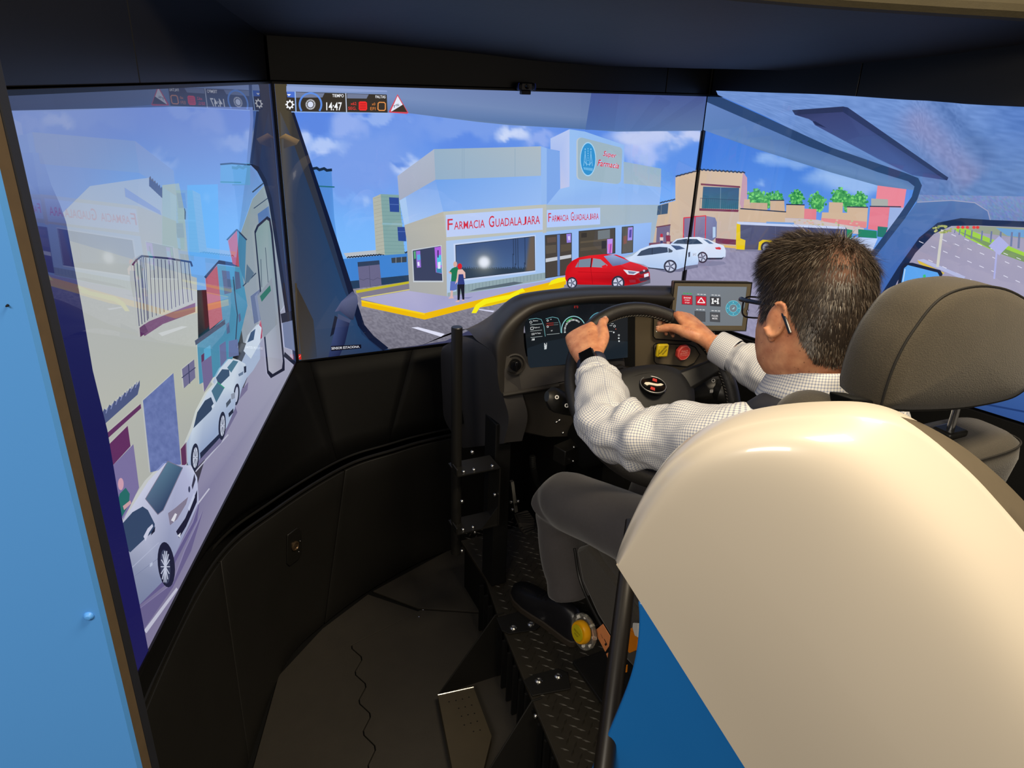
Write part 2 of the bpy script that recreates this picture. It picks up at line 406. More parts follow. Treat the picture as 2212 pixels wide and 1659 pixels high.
# walls
c.poly([(873, 486), (957, 457), (966, 520), (966, 640), (884, 628), (878, 520)], ((176, 176, 170), (184, 182, 170), (180, 178, 166), (172, 172, 168), (166, 168, 168), (172, 174, 170)))
c.poly([(957, 457), (1180, 441), (1180, 503), (964, 521)], (186, 190, 182))
c.poly([(963, 520), (1178, 500), (1178, 606), (965, 640)], ((172, 198, 236), (158, 192, 240), (164, 196, 240), (172, 196, 228)))
c.poly([(962, 464), (1173, 449), (1173, 496), (964, 512)], ((186, 204, 246), (182, 204, 248), (182, 204, 248), (190, 206, 244)))
def caps(words, q, col, bold=.012):
    """words in small capitals: the first letters stand higher; q tl,tr,br,bl of the line"""
    q = [np.array(p, float) for p in q]; lens = []
    for wd in words: lens += [1.25] + [len(wd[1:]) * .86] + [.55]
    lens = lens[:-1]; tot = sum(lens); x = 0
    for wd in words:
        for part, wdt, hh in ((wd[0], 1.25, 1.0), (wd[1:], len(wd[1:]) * .86, .72)):
            u0, u1 = x / tot, (x + wdt - .12) / tot; bl, br = q[3] * (1 - u0) + q[2] * u0, q[3] * (1 - u1) + q[2] * u1; tl, tr = q[0] * (1 - u0) + q[1] * u0, q[0] * (1 - u1) + q[1] * u1
            
            chunks = [part] if 'J' not in part else [part[:part.index('J')], 'J', part[part.index('J') + 1:]]; k0 = 0
            for ch in chunks:
                a_, b_ = k0 / len(part), (k0 + len(ch) - .12) / len(part); k0 += len(ch)
                c.text(ch, [(bl + (tl - bl) * hh) * (1 - a_) + (br + (tr - br) * hh) * a_, (bl + (tl - bl) * hh) * (1 - b_) + (br + (tr - br) * hh) * b_, bl * (1 - b_) + br * b_, bl * (1 - a_) + br * a_], col, bold)
            x += wdt
        x += .55
caps(['FARMACIA', 'GUADALAJARA'], [(966, 473), (1168, 458), (1168, 483), (966, 497)], (206, 44, 68), .005)
# left window with posters
c.poly([(889, 539), (953, 529), (957, 609), (892, 609)], (196, 204, 214)); c.poly([(891, 541), (951, 531), (955, 606), (894, 606)], (58, 66, 96))
c.poly([(893, 543), (897, 542), (898, 558), (894, 559)], (90, 170, 120))
c.poly([(898, 542), (907, 541), (909, 577), (900, 578)], (150, 112, 214)); c.poly([(900, 550), (907, 549), (908, 560), (901, 562)], (90, 170, 225)); c.poly([(901, 566), (905, 565), (906, 574), (902, 574)], (225, 225, 250))
c.poly([(938, 534), (952, 532), (954, 591), (941, 588)], (170, 100, 222)); c.poly([(943, 552), (952, 550), (953, 572), (944, 574)], (80, 200, 226)); c.poly([(942, 578), (953, 577), (954, 590), (942, 588)], (60, 140, 180)); c.poly([(944, 540), (947, 540), (947, 556), (944, 556)], (70, 50, 120)); c.poly([(945, 566), (951, 565), (951, 580), (945, 580)], (222, 226, 250))
# main shop window
c.poly([(979, 526), (1156, 507), (1156, 587), (982, 608)], (196, 212, 242))
def shopwin(x, y):
    cc = mix((58, 82, 128), (74, 104, 150), sm(510, 600, y)); r = math.hypot(x - 1045, y - 566)
    if y > 578 + 2 * math.sin(x * 1.3): cc = (44, 62, 82)
    if x > 1132: cc = mix(cc, (104, 92, 82), sm(1134, 1144, x + (y - 545) * .12))
    for xs in (1108, 1113, 1118, 1133):
        if abs(x - xs) < .8 and y < 580: cc = (40, 56, 84)
    cc = mix(cc, (150, 150, 140), math.exp(-(r / 24) ** 2) * .8); return mix(cc, (228, 234, 246), math.exp(-(r / 13) ** 4))
c.grid([(983, 529), (1153, 510), (1154, 583), (985, 603)], 110, 44, shopwin)
c.poly([(966, 632), (1178, 597), (1178, 604), (966, 640)], (150, 168, 172)); c.poly([(985, 617), (1178, 588), (1178, 600), (985, 634)], (144, 166, 174))
for k in range(26): c.line([(990 + k * 7.4, 617 - k * 1.1), (990 + k * 7.4, 632 - k * 1.25)], .9, (118, 140, 150))
c.poly([(1012, 629), (1030, 622), (1110, 608), (1130, 610), (1100, 617)], (88, 104, 116))
# right wing
c.poly([(1168, 316), (1180, 320), (1180, 441), (1168, 442)], (146, 184, 238)); c.poly([(1180, 320), (1208, 327), (1208, 442), (1180, 442)], (124, 166, 232))
c.poly([(1188, 299), (1229, 279), (1229, 403), (1209, 408), (1208, 326), (1188, 322)], ((176, 196, 240), (184, 200, 240), (186, 198, 238), (190, 196, 230), (170, 190, 238), (170, 190, 238)))
c.poly([(1229, 279), (1262, 284), (1347, 313), (1347, 396), (1427, 404), (1423, 442), (1180, 442), (1208, 408), (1229, 403)], ((150, 190, 240), (148, 188, 240), (146, 186, 238), (140, 182, 240), (140, 180, 238), (150, 186, 242), (146, 184, 240), (150, 188, 244), (150, 190, 242)))
c.poly([(1346, 349), (1427, 364), (1426, 404), (1346, 396)], ((152, 178, 200), (150, 176, 198), (160, 180, 198), (160, 182, 198)))
sg = []
for (cx, cy, a0) in ((1256, 306, 180), (1334, 326, 270), (1331, 388, 0), (1256, 379, 90)):
    for k in range(5):
        q = math.radians(a0 + k * 22.5); sg.append((cx + 9 * math.cos(q), cy + 9 * math.sin(q)))
c.poly([(x - 3, y) for x, y in sg], (184, 196, 206)); c.poly(sg, (156, 180, 194))
c.ell((1269, 343.5), 17.5, 37, (164, 212, 246)); c.ell((1269, 343.5), 15.8, 34.5, (52, 146, 208))
for sx in (-1, 1):
    x = 1269 + sx * 6.2; c.line([(x, 326), (x, 332)], 1.2, (150, 208, 244)); c.line([(x, 331), (x - 2.6, 352), (x - 3.4, 358)], 1, (140, 200, 240)); c.line([(x, 331), (x + 2.6, 352), (x + 3.4, 358)], 1, (140, 200, 240)); c.ell((x, 322), 1.2, 1.6, (150, 208, 244), n=8)
for k in range(6): c.ell((1269, 321 + k * 5), .9, 1.5, (140, 200, 240), n=8)
c.line([(1262, 349), (1265, 354), (1273, 355), (1276, 350)], 1, (150, 208, 244)); c.poly([(1259, 361), (1279, 363), (1279, 369), (1260, 366)], (120, 192, 236))
for k in range(8): c.line([(1261 + k * 2.3, 360.5 + k * .2), (1261 + k * 2.3, 366 + k * .3)], .9, (62, 150, 210))
for b_, col in ((.075, (96, 170, 232)), (.05, (225, 235, 252)), (0.018, (206, 34, 66))):
    c.text('Super', [(1302, 325), (1330, 331), (1329, 344), (1301, 340)], col, b_, .25); c.text('Farmacia', [(1290, 344), (1336, 352), (1335, 364), (1289, 358)], col, b_, .25)
c.poly([(1178, 442), (1423, 442), (1417, 500), (1404, 560), (1360, 560), (1178, 500)], ((170, 184, 188), (156, 178, 196), (160, 180, 198), (160, 182, 205), (160, 182, 205), (170, 184, 190)))
c.poly([(1178, 500), (1406, 480), (1402, 532), (1330, 560), (1178, 606)], ((152, 188, 242), (146, 184, 242), (138, 174, 232), (134, 172, 234), (150, 186, 240)))
c.poly([(1171, 446), (1179, 445), (1179, 502), (1171, 503)], (184, 188, 184))
c.poly([(1180, 453), (1295, 448), (1295, 484), (1180, 491)], (178, 202, 250)); caps(['FARMACIA', 'GUADALAJARA'], [(1183, 460), (1293, 455), (1293, 473), (1183, 479)], (206, 44, 68), .004)
c.poly([(1176, 508), (1233, 503), (1233, 591), (1177, 600)], (72, 66, 62)); c.poly([(1177, 530), (1200, 528), (1200, 545), (1178, 548)], (92, 84, 74)); c.poly([(1210, 528), (1232, 526), (1232, 540), (1210, 544)], (88, 78, 66)); c.poly([(1180, 513), (1200, 511), (1200, 522), (1181, 524)], (92, 78, 72))
c.poly([(1177, 558), (1233, 549), (1233, 556), (1177, 566)], (196, 200, 208)); c.poly([(1202, 505), (1208, 504), (1208, 595), (1203, 596)], (92, 122, 182)); c.poly([(1222, 505), (1232, 504), (1232, 523), (1223, 524)], (150, 130, 224)); c.poly([(1225, 510), (1230, 509), (1230, 518), (1226, 518)], (210, 200, 246))
c.poly([(1249, 499), (1327, 492), (1327, 546), (1249, 556)], (76, 70, 62)); c.poly([(1290, 498), (1316, 495), (1316, 514), (1290, 517)], (112, 120, 124)); c.poly([(1254, 503), (1266, 502), (1266, 512), (1254, 513)], (56, 52, 50)); c.poly([(1252, 521), (1310, 515), (1310, 519), (1252, 525)], (94, 84, 70)); c.poly([(1252, 535), (1310, 529), (1310, 536), (1252, 542)], (90, 80, 68)); c.poly([(1298, 520), (1308, 519), (1308, 536), (1298, 537)], (50, 46, 48))
c.poly([(1310, 516), (1322, 515), (1321, 547), (1310, 549)], (186, 146, 236)); c.poly([(1312, 527), (1320, 525), (1320, 545), (1313, 546)], (222, 110, 190)); c.line([(1318, 527), (1316, 546)], 2, (120, 60, 170))
c.poly([(1342, 490), (1366, 488), (1365, 544), (1341, 547)], (88, 86, 80)); c.poly([(1345, 510), (1352, 508), (1352, 525), (1345, 527)], (128, 84, 74)); c.poly([(1355, 491), (1365, 490), (1364, 518), (1354, 519)], (160, 140, 230)); c.poly([(1358, 496), (1363, 495), (1362, 512), (1357, 513)], (80, 70, 160))
for q in ([(983, 529), (1153, 510), (1154, 583), (985, 603)], [(1176, 508), (1233, 503), (1233, 591), (1177, 600)], [(1249, 499), (1327, 492), (1327, 546), (1249, 556)], [(1342, 490), (1366, 488), (1365, 544), (1341, 547)]): c.line(q + [q[0]], 1.2, (40, 48, 60))
# things that run over both the centre and the right display
def street(c):
    TAN = (206, 182, 158)
    c.poly([(1404, 548), (1417, 478), (1424, 442), (1457, 433), (1457, 383), (1505, 366), (1606, 372), (1613, 384), (1611, 456), (1597, 530), (1400, 560)], ((196, 174, 156), (204, 180, 158), TAN, TAN, TAN, TAN, (212, 186, 160), (208, 182, 158), (200, 182, 168), (196, 178, 164), (190, 172, 160)))
    c.poly([(1605, 372), (1614, 384), (1614, 438), (1604, 456), (1598, 440)], (192, 152, 172))
    for k in range(18): x = 1458 + k * 8.4; y = 381 - k * 2.2 if x < 1506 else 367 + (x - 1506) * .065; c.line([(x, y), (x + 4, y - 2), (x + 8.4, y - 2.2 if x < 1500 else y + .5)], 3, (44, 58, 84))
    for k in range(5): c.line([(1424 + k * 6.5, 438 - k * 1.5), (1430 + k * 6.5, 435.5 - k * 1.5)], 2.6, (50, 62, 86))
    c.poly([(1419, 444), (1442, 438), (1440, 461), (1417, 464)], (62, 88, 118)); c.line([(1427, 442), (1426, 463)], 1, (120, 130, 140))
    c.poly([(1417, 491), (1446, 486), (1443, 527), (1415, 528)], (112, 102, 134)); c.line([(1416, 490), (1446, 485)], 2.5, (110, 60, 80))
    c.poly([(1514, 396), (1599, 402), (1599, 406), (1514, 400)], (118, 54, 80))
    c.poly([(1519, 403), (1597, 406), (1595, 452), (1516, 450)], ((58, 90, 128), (50, 84, 124), (44, 104, 128), (48, 112, 132))); c.line([(1557, 404), (1556, 451)], 1.2, (110, 140, 160)); c.line([(1513, 428), (1596, 432)], 1, (38, 62, 92))
    for k in range(20): c.line([(1513 + k * 4.3, 428 + k * .2), (1512 + k * 4.3, 450 + k * .2)], .6, (38, 66, 96))
    c.poly([(1511, 450), (1596, 453), (1595, 458), (1511, 455)], (118, 54, 80))
    c.poly([(1546, 514), (1596, 518), (1594, 529), (1546, 526)], (112, 52, 80)); c.poly([(1400, 524), (1478, 520), (1478, 532), (1400, 536)], (118, 72, 92))
    # box truck
    c.poly([(1475, 470), (1501, 466), (1524, 466), (1545, 470), (1549, 480), (1548, 512), (1540, 520), (1474, 520)], ((128, 116, 152), (140, 128, 160), (150, 130, 160), (118, 126, 168), (120, 130, 170), (110, 116, 156), (100, 104, 140), (120, 110, 148)))
    for q in ([(1474, 520), (1475, 470), (1525, 466), (1524, 517)], [(1502, 467), (1500, 515)]): c.line(q, 2.2, (216, 48, 70))
    c.poly([(1540, 490), (1546, 490), (1546, 512), (1540, 514)], (180, 205, 235))
    # two small people by the door
    c.ell((1427, 508), 3, 4, (190, 40, 60)); c.poly([(1423, 512), (1431, 512), (1430, 525), (1424, 525)], (222, 200, 196)); c.poly([(1424, 519), (1430, 519), (1430, 527), (1424, 527)], (60, 64, 110))
    c.ell((1440.5, 504), 2.6, 3.6, (206, 190, 190)); c.poly([(1436, 508), (1446, 508), (1446, 522), (1437, 522)], (132, 48, 72)); c.poly([(1438, 521), (1445, 521), (1444, 528), (1438, 528)], (206, 170, 160))
street(PC)
Z6 = ZT(1100, 430, .2441)
def wheel2d(c, ctr, rx, ry, hub, T=None, spokes=5):
    c.ell(ctr, rx, ry, (42, 46, 64), T=T); c.ell(ctr, rx * .74, ry * .74, hub, T=T)
    for k in range(spokes):
        a = 2 * math.pi * (k + .5) / spokes; c.line([(ctr[0] + rx * .2 * math.cos(a), ctr[1] + ry * .2 * math.sin(a)), (ctr[0] + rx * .68 * math.cos(a), ctr[1] + ry * .68 * math.sin(a))], rx * .04 + .35, (74, 80, 104), T)
    c.ell(ctr, rx * .18, ry * .18, (110, 116, 140), T=T, n=10)
def white_cars(c):
    W1, W2, GL = (206, 222, 246), (176, 200, 236), (52, 70, 96)
    # farther saloon
    c.poly([(1560, 560), (1700, 540), (1920, 550), (1940, 570), (1800, 590), (1600, 580)], (128, 128, 158), Z6)
    c.poly([(1420, 392), (1470, 352), (1560, 335), (1700, 332), (1780, 352), (1850, 385), (1918, 408), (1936, 450), (1934, 505), (1900, 526), (1790, 518), (1690, 515), (1540, 490), (1420, 420)], (W2, W1, (222, 232, 248), (222, 232, 248), W1, (216, 226, 246), (216, 228, 248), W1, W1, (160, 176, 208), W1, W1, W1, W2), Z6)
    c.poly([(1440, 390), (1480, 360), (1560, 348), (1680, 350), (1735, 392), (1600, 398)], GL, Z6); c.poly([(1735, 352), (1775, 358), (1830, 392), (1790, 392)], (86, 112, 150), Z6); c.line([(1570, 348), (1580, 398)], 1.2, W1, Z6)
    c.poly([(1840, 425), (1880, 420), (1895, 430), (1890, 444), (1850, 440)], (206, 60, 70), Z6); c.poly([(1690, 515), (1780, 515), (1900, 515), (1925, 505), (1900, 530), (1780, 532)], (50, 58, 80), Z6)
    wheel2d(c, (1730, 512), 46, 50, (190, 198, 222), Z6)
    # nearer saloon
    c.poly([(1220, 600), (1360, 640), (1500, 640), (1690, 600), (1690, 570), (1480, 600)], (110, 112, 140), Z6)
    c.poly([(1010, 520), (1080, 500), (1150, 440), (1250, 402), (1350, 390), (1450, 400), (1530, 422), (1600, 440), (1680, 456), (1697, 540), (1688, 574), (1560, 592), (1480, 618), (1360, 618), (1240, 606), (1180, 575), (1060, 548)], (W2, W1, W1, W1, (220, 230, 248), (216, 228, 248), W1, W1, (214, 230, 250), (190, 212, 244), (170, 194, 234), W2, W2, W2, W2, W2, W1), Z6)
    c.poly([(1120, 500), (1160, 455), (1230, 430), (1320, 420), (1392, 424), (1396, 468), (1280, 485), (1150, 500)], GL, Z6); c.poly([(1400, 428), (1440, 455), (1430, 468), (1400, 472)], (70, 84, 100), Z6); c.line([(1258, 428), (1256, 488)], 1.2, (30, 40, 60), Z6)
    c.poly([(1420, 404), (1500, 412), (1548, 436), (1470, 448)], (62, 84, 124), Z6)
    c.poly([(1604, 470), (1622, 462), (1620, 505), (1606, 512)], (60, 66, 90), Z6); c.poly([(1640, 475), (1680, 470), (1680, 500), (1642, 502)], (210, 220, 240), Z6); c.text('3FC', [Z6(p) for p in [(1645, 480), (1676, 476), (1676, 494), (1645, 498)]], (110, 120, 150)) if c is PR else None
    c.line([(1222, 606), (1360, 620)], 2.2, (32, 38, 58), Z6); wheel2d(c, (1416, 592), 58, 58, (196, 204, 226), Z6)
white_cars(PC)
c = PC
RED, DR, LR = (206, 12, 26), (140, 6, 20), (236, 70, 70)
c.poly([(500, 770), (620, 790), (1040, 790), (1240, 740), (1240, 700), (620, 740)], (92, 92, 108), Z6)
c.poly([(490, 640), (505, 590), (550, 542), (600, 516), (700, 496), (830, 484), (940, 488), (1000, 510), (1060, 550), (1150, 576), (1212, 604), (1234, 650), (1238, 704), (1200, 722), (1120, 748), (1020, 762), (900, 757), (620, 753), (510, 746), (488, 700)], (RED, RED, RED, (220, 20, 34), (226, 30, 40), (220, 24, 36), (214, 20, 34), RED, (222, 28, 40), (230, 40, 52), (214, 24, 38), RED, DR, DR, (170, 10, 22), RED, RED, (190, 8, 20), (180, 8, 20), RED), Z6)
c.poly([(575, 600), (612, 534), (715, 520), (710, 598)], (120, 136, 156), Z6); c.poly([(722, 598), (735, 520), (800, 530), (862, 582), (848, 604)], (136, 150, 168), Z6); c.line([(608, 536), (600, 600)], 1.2, RED, Z6); c.line([(722, 520), (712, 600)], 2, (40, 10, 20), Z6)
c.poly([(828, 502), (910, 488), (1062, 550), (990, 576), (908, 590)], ((130, 150, 200), (150, 170, 210), (110, 130, 180), (100, 116, 160), (96, 110, 150)), Z6); c.poly([(808, 590), (848, 574), (862, 600), (820, 610)], (222, 30, 44), Z6)
c.poly([(1000, 620), (1150, 640), (1100, 668), (1040, 664)], (226, 226, 238), Z6); c.poly([(1040, 632), (1120, 642), (1090, 660), (1050, 655)], (120, 130, 160), Z6)
c.poly([(1142, 640), (1222, 616), (1226, 640), (1150, 664)], (60, 40, 56), Z6); c.poly([(1184, 662), (1224, 650), (1226, 678), (1186, 690)], (224, 226, 240), Z6); c.poly([(1142, 698), (1236, 680), (1232, 710), (1150, 728)], (56, 40, 60), Z6); c.poly([(1050, 712), (1110, 710), (1110, 735), (1060, 735)], (150, 40, 56), Z6); c.ell((1184, 630), 10, 9, (190, 190, 210), T=Z6, n=12)
c.line([(600, 640), (900, 650)], 1, (176, 6, 18), Z6); c.line([(712, 600), (730, 750)], .8, (150, 6, 18), Z6)
for ctr, rx in (((548, 738), 46), ((954, 738), 58)): wheel2d(c, ctr, rx, rx + 6, (202, 206, 226), Z6)
# couple in front of the window
Z5 = ZT(620, 480, .2441)
c.poly([(1560, 660), (1640, 655), (1600, 672), (1450, 668)], (138, 140, 186), Z5)
c.ell((1482, 368), 17, 26, (214, 172, 160), T=Z5); c.poly([(1452, 405), (1480, 392), (1510, 400), (1520, 430), (1500, 520), (1445, 520), (1450, 450), (1425, 440), (1440, 420)], (30, 118, 84), Z5); c.poly([(1422, 428), (1448, 440), (1450, 458), (1425, 445)], (216, 168, 152), Z5)
c.poly([(1440, 518), (1500, 520), (1498, 590), (1465, 600), (1435, 600)], (92, 112, 186), Z5); c.poly([(1442, 600), (1462, 600), (1460, 650), (1470, 668), (1420, 672), (1440, 650)], (214, 178, 176), Z5)
c.ell((1522, 386), 20, 26, (214, 30, 44), T=Z5); c.poly([(1505, 415), (1545, 412), (1570, 440), (1572, 490), (1556, 490), (1550, 460), (1515, 460), (1505, 520), (1480, 545), (1495, 490), (1500, 440)], (226, 186, 178), Z5)
c.poly([(1512, 456), (1552, 455), (1566, 545), (1502, 548)], (48, 62, 130), Z5); c.poly([(1500, 546), (1564, 544), (1562, 680), (1546, 682), (1530, 580), (1520, 685), (1502, 690)], (26, 28, 44), Z5); c.poly([(1505, 684), (1522, 684), (1515, 700), (1480, 702)], (222, 180, 172), Z5); c.poly([(1545, 680), (1562, 680), (1560, 690), (1538, 692)], (222, 180, 172), Z5)
# cab interior seen in the picture: tinted band, left pillar, wiper post, dash edge
c.poly([(590, 176), (1530, 206), (1516, 282), (1330, 284), (1215, 276), (1100, 270), (1030, 263), (880, 244), (830, 243), (604, 240)], ((128, 150, 196), (78, 96, 150), (94, 120, 164), (84, 116, 166), (82, 114, 164), (96, 124, 164), (98, 126, 166), (98, 124, 170), (104, 124, 176), (92, 112, 160)))
c.poly([(1275, 200), (1530, 206), (1516, 282), (1262, 280)], ((72, 88, 150), (70, 84, 140), (92, 116, 160), (76, 108, 168)))
c.poly([(588, 178), (618, 180), (630, 242), (724, 520), (782, 700), (800, 724), (836, 752), (870, 760), (640, 790)], ((74, 66, 48), (74, 66, 48), (52, 50, 48), (28, 52, 84), (26, 54, 92), (28, 52, 88), (30, 50, 84), (24, 36, 66), (44, 54, 80)))
c.poly([(604, 240), (630, 300), (676, 430), (740, 620), (780, 720), (822, 757), (640, 780), (616, 500)], ((78, 76, 74), (40, 56, 84), (32, 58, 92), (34, 66, 106), (36, 66, 104), (30, 54, 92), (62, 68, 84), (58, 66, 82)))
c.poly([(628, 240), (634, 240), (728, 520), (786, 700), (806, 724), (838, 750), (826, 756), (796, 732), (772, 702), (718, 520)], (14, 24, 52))
c.poly([(596, 300), (616, 288), (646, 302), (640, 312), (612, 320), (612, 300)], ((60, 54, 48), (150, 120, 80), (120, 100, 76), (80, 70, 62), (60, 60, 66), (70, 64, 60)))
c.poly([(636, 610), (652, 640), (676, 690), (684, 770), (650, 778)], ((54, 46, 36), (62, 54, 44), (56, 54, 54), (50, 60, 78), (66, 60, 52)))
c.poly([(722, 672), (736, 650), (760, 628), (770, 636), (772, 652), (762, 690), (755, 688), (733, 670)], ((84, 90, 124), (90, 96, 130), (70, 76, 110), (92, 98, 130), (76, 82, 116), (40, 48, 76), (30, 38, 64), (60, 66, 100)))
c.poly([(729, 676), (757, 690), (752, 700), (728, 686)], (66, 76, 110)); c.poly([(726, 686), (754, 696), (744, 740), (732, 768), (708, 770), (720, 720)], ((60, 76, 120), (26, 34, 70), (24, 32, 66), (28, 36, 72), (40, 52, 92), (58, 72, 116)))
c.poly([(722, 680), (728, 684), (720, 720), (712, 726)], (22, 28, 48))
c.poly([(830, 757), (880, 748), (960, 735), (1040, 700), (1060, 760), (830, 775)], (60, 62, 92))
# head-up strip
Z3 = ZT(580, 160, .23508)
c.poly([(160, 108), (1080, 150), (1085, 165), (160, 160)], (140, 160, 208), Z3)
c.poly([(160, 170), (240, 162), (1080, 188), (1088, 354), (206, 342), (160, 330)], (52, 46, 40), Z3); c.poly([(162, 160), (236, 162), (240, 216), (170, 212)], (72, 110, 206), Z3)
for q in ([(244, 166), (510, 175), (490, 214), (244, 216)], [(716, 180), (915, 186), (895, 224), (716, 222)]): c.poly(q, (112, 122, 150), Z3)
c.poly([(206, 342), (1088, 354), (1090, 362), (206, 350)], (150, 185, 240), Z3)
c.poly([(165, 184), (202, 184), (184, 202)], (240, 244, 252), Z3); c.line([(240, 163), (248, 342)], 2.4, (150, 185, 240), Z3); c.line([(704, 176), (712, 350)], 2, (190, 200, 220), Z3)
c.ring((192, 279), 30, 33, 11, (246, 248, 252), 20, T=Z3)
for k in range(8): a = k * math.pi / 4; c.line([(192 + 26 * math.cos(a), 279 + 28 * math.sin(a)), (192 + 38 * math.cos(a), 279 + 41 * math.sin(a))], 3, (246, 248, 252), Z3)
c.ring((381, 278), 108, 112, 17, (92, 140, 226), 40, 145, 395, T=Z3); c.ell((381, 278), 26, 28, (214, 222, 244), T=Z3)
for k in range(26): a = k * 2 * math.pi / 26; c.line([(381 + 34 * math.cos(a), 278 + 36 * math.sin(a)), (381 + 45 * math.cos(a), 278 + 47 * math.sin(a))], 1.2, (232, 236, 246), Z3)
for tx, q, col, b_ in (('TIEMPO', [(580, 182), (685, 184), (686, 213), (580, 211)], (240, 242, 248), .012), ('14:47', [(525, 258), (668, 258), (668, 334), (526, 332)], (244, 246, 250), .012), ('FALTAS', [(976, 194), (1068, 196), (1068, 222), (977, 220)], (240, 242, 248), .012), ('x62', [(748, 256), (800, 256), (802, 284), (748, 284)], (232, 60, 54), .004), ('SEG.', [(726, 299), (802, 299), (802, 328), (726, 327)], (232, 60, 54), .004), ('x0', [(942, 262), (974, 262), (974, 286), (942, 286)], (216, 130, 60), .004), ('EFI', [(928, 302), (976, 303), (976, 331), (928, 330)], (216, 130, 60), .004)):
    c.text(tx, q, col, b_, T=Z3)
c.poly([(822, 258), (834, 250), (884, 250), (898, 262), (900, 320), (888, 334), (834, 333), (822, 322)], (236, 44, 44), Z3)
for k in range(4): c.line([(834, 270 + k * 15), (888, 270 + k * 15)], 1, (150, 20, 24), Z3)
q = [(1000, 268), (1012, 258), (1054, 259), (1066, 270), (1066, 322), (1056, 333), (1010, 332), (998, 320)]; c.line(q + [q[0]], 2.2, (222, 146, 80), Z3)
c.poly([(1178, 184), (1278, 356), (1262, 364), (1104, 352), (1098, 344)], (212, 70, 88), Z3); c.poly([(1178, 200), (1262, 346), (1116, 340)], (226, 232, 248), Z3); c.poly([(1228, 278), (1266, 348), (1120, 344)], (58, 48, 40), Z3)
c.text('7%', [(1134, 292), (1188, 266), (1196, 286), (1142, 312)], (50, 60, 84), .01, T=Z3)
c.poly([(384, 1088), (650, 1074), (652, 1108), (386, 1132)], (14, 14, 30), Z5); c.text('SENSOR ESTACIONA.', [(388, 1098), (636, 1083), (637, 1102), (389, 1120)], (240, 242, 250), .003, T=Z5)
c.poly([(636, 610), (640, 610), (646, 764), (642, 764)], (70, 60, 44)); c.poly([(640, 764), (649, 763), (650, 774), (641, 775)], (210, 40, 34)); c.line([(642, 772), (648, 766)], 1, (250, 180, 160))
PC.build('picture', M_glass, tvC)
# ---- right picture
c = PR
def sky_r(x, y):
    n1 = fbm(x, y, .014); cc = mix((62, 118, 214), (96, 150, 230), sm(270, 520, y))
    for cx, cy, rx, ry, k in ((1650, 336, 34, 14, .7), (1700, 350, 60, 14, .6), (1780, 380, 60, 20, .6), (1850, 396, 90, 26, .8), (1640, 394, 8, 8, .6)):
        r = math.hypot((x + 16 * n1 - cx) / rx, (y + 14 * n1 - cy) / ry); cc = mix(cc, (165, 196, 240), k * (1 - sm(.4, 1.2, r)))
    return cc
c.grid([(1500, 200), (2260, 236), (2240, 560), (1490, 560)], 90, 50, sky_r)
def asph_r(x, y):
    g = 152 + rs.uniform(-8, 8) - 10 * sm(640, 540, y); return (g, g - 3, g + 26)
c.grid([(1470, 526), (1950, 540), (1950, 940), (1440, 900)], 110, 80, asph_r)
street(c)
TAN = (204, 176, 150)
for cx, cy, rx, ry in ((1634, 428, 22, 20), (1660, 432, 14, 16), (1678, 432, 16, 20), (1722, 428, 17, 18), (1768, 438, 19, 24), (1818, 428, 21, 24), (1860, 432, 18, 20), (1838, 438, 16, 20)):
    c.ell((cx, cy), rx * .8, ry * .8, (58, 150, 84), n=14)
    for k in range(70):
        a, r_ = rs.uniform(0, 6.28), math.sqrt(rs.uniform(0, 1)); x, y = cx + rx * r_ * math.cos(a), cy + ry * r_ * math.sin(a); g = rs.uniform(0, 1)
        c.ell((x, y), rs.uniform(1.6, 3.6), rs.uniform(1.6, 3.6), mix((36, 130, 70), (130, 220, 120), g), n=6)
for q, col in (([(1612, 430), (1624, 430), (1625, 452), (1610, 452)], TAN), ([(1625, 437), (1662, 438), (1662, 455), (1624, 455)], (196, 168, 144)), ([(1668, 432), (1698, 432), (1700, 458), (1668, 456)], TAN), ([(1602, 450), (1702, 456), (1700, 482), (1600, 478)], (206, 180, 154)), ([(1700, 470), (1770, 474), (1870, 492), (1872, 506), (1700, 490)], (202, 190, 190)), ([(1703, 441), (1742, 442), (1742, 472), (1701, 470)], TAN), ([(1742, 450), (1768, 451), (1767, 474), (1741, 472)], (222, 128, 140)), ([(1795, 436), (1825, 437), (1824, 462), (1794, 460)], TAN), ([(1780, 458), (1834, 459), (1834, 446), (1879, 448), (1876, 490), (1778, 476)], (206, 178, 152)), ([(1778, 470), (1876, 478), (1875, 492), (1778, 477)], (222, 138, 140)), ([(1900, 398), (1962, 408), (1955, 452), (1894, 446)], (232, 134, 150)), ([(1886, 428), (1922, 430), (1922, 446), (1886, 444)], (168, 172, 168)), ([(1884, 446), (1926, 446), (1920, 500), (1879, 494)], (226, 124, 142)), ([(1926, 447), (1958, 448), (1932, 492), (1921, 498)], (156, 178, 226)), ([(1858, 494), (1898, 498), (1898, 514), (1858, 511)], (36, 132, 104)), ([(1900, 488), (1922, 490), (1914, 512), (1899, 510)], (40, 120, 110)), ([(1834, 511), (1900, 514), (1886, 546), (1834, 538)], (190, 208, 246)), ([(1846, 528), (1890, 534), (1884, 544), (1846, 540)], (206, 214, 240)), ([(1850, 538), (1886, 542), (1884, 546), (1850, 543)], (224, 180, 110))): c.poly(q, col)
for a, b in (((1604, 450), (1702, 457)), ((1883, 445), (1950, 446)), ((1703, 441), (1742, 442)), ((1668, 432), (1698, 432)), ((1834, 446), (1879, 447))): c.line([a, b], 2.4, (40, 52, 76))
for k in range(40): c.ell((rs.uniform(1702, 1866), rs.uniform(474, 500)), 3, 2, mix((180, 190, 140), (226, 170, 170), rs.uniform(0, 1)), n=6)
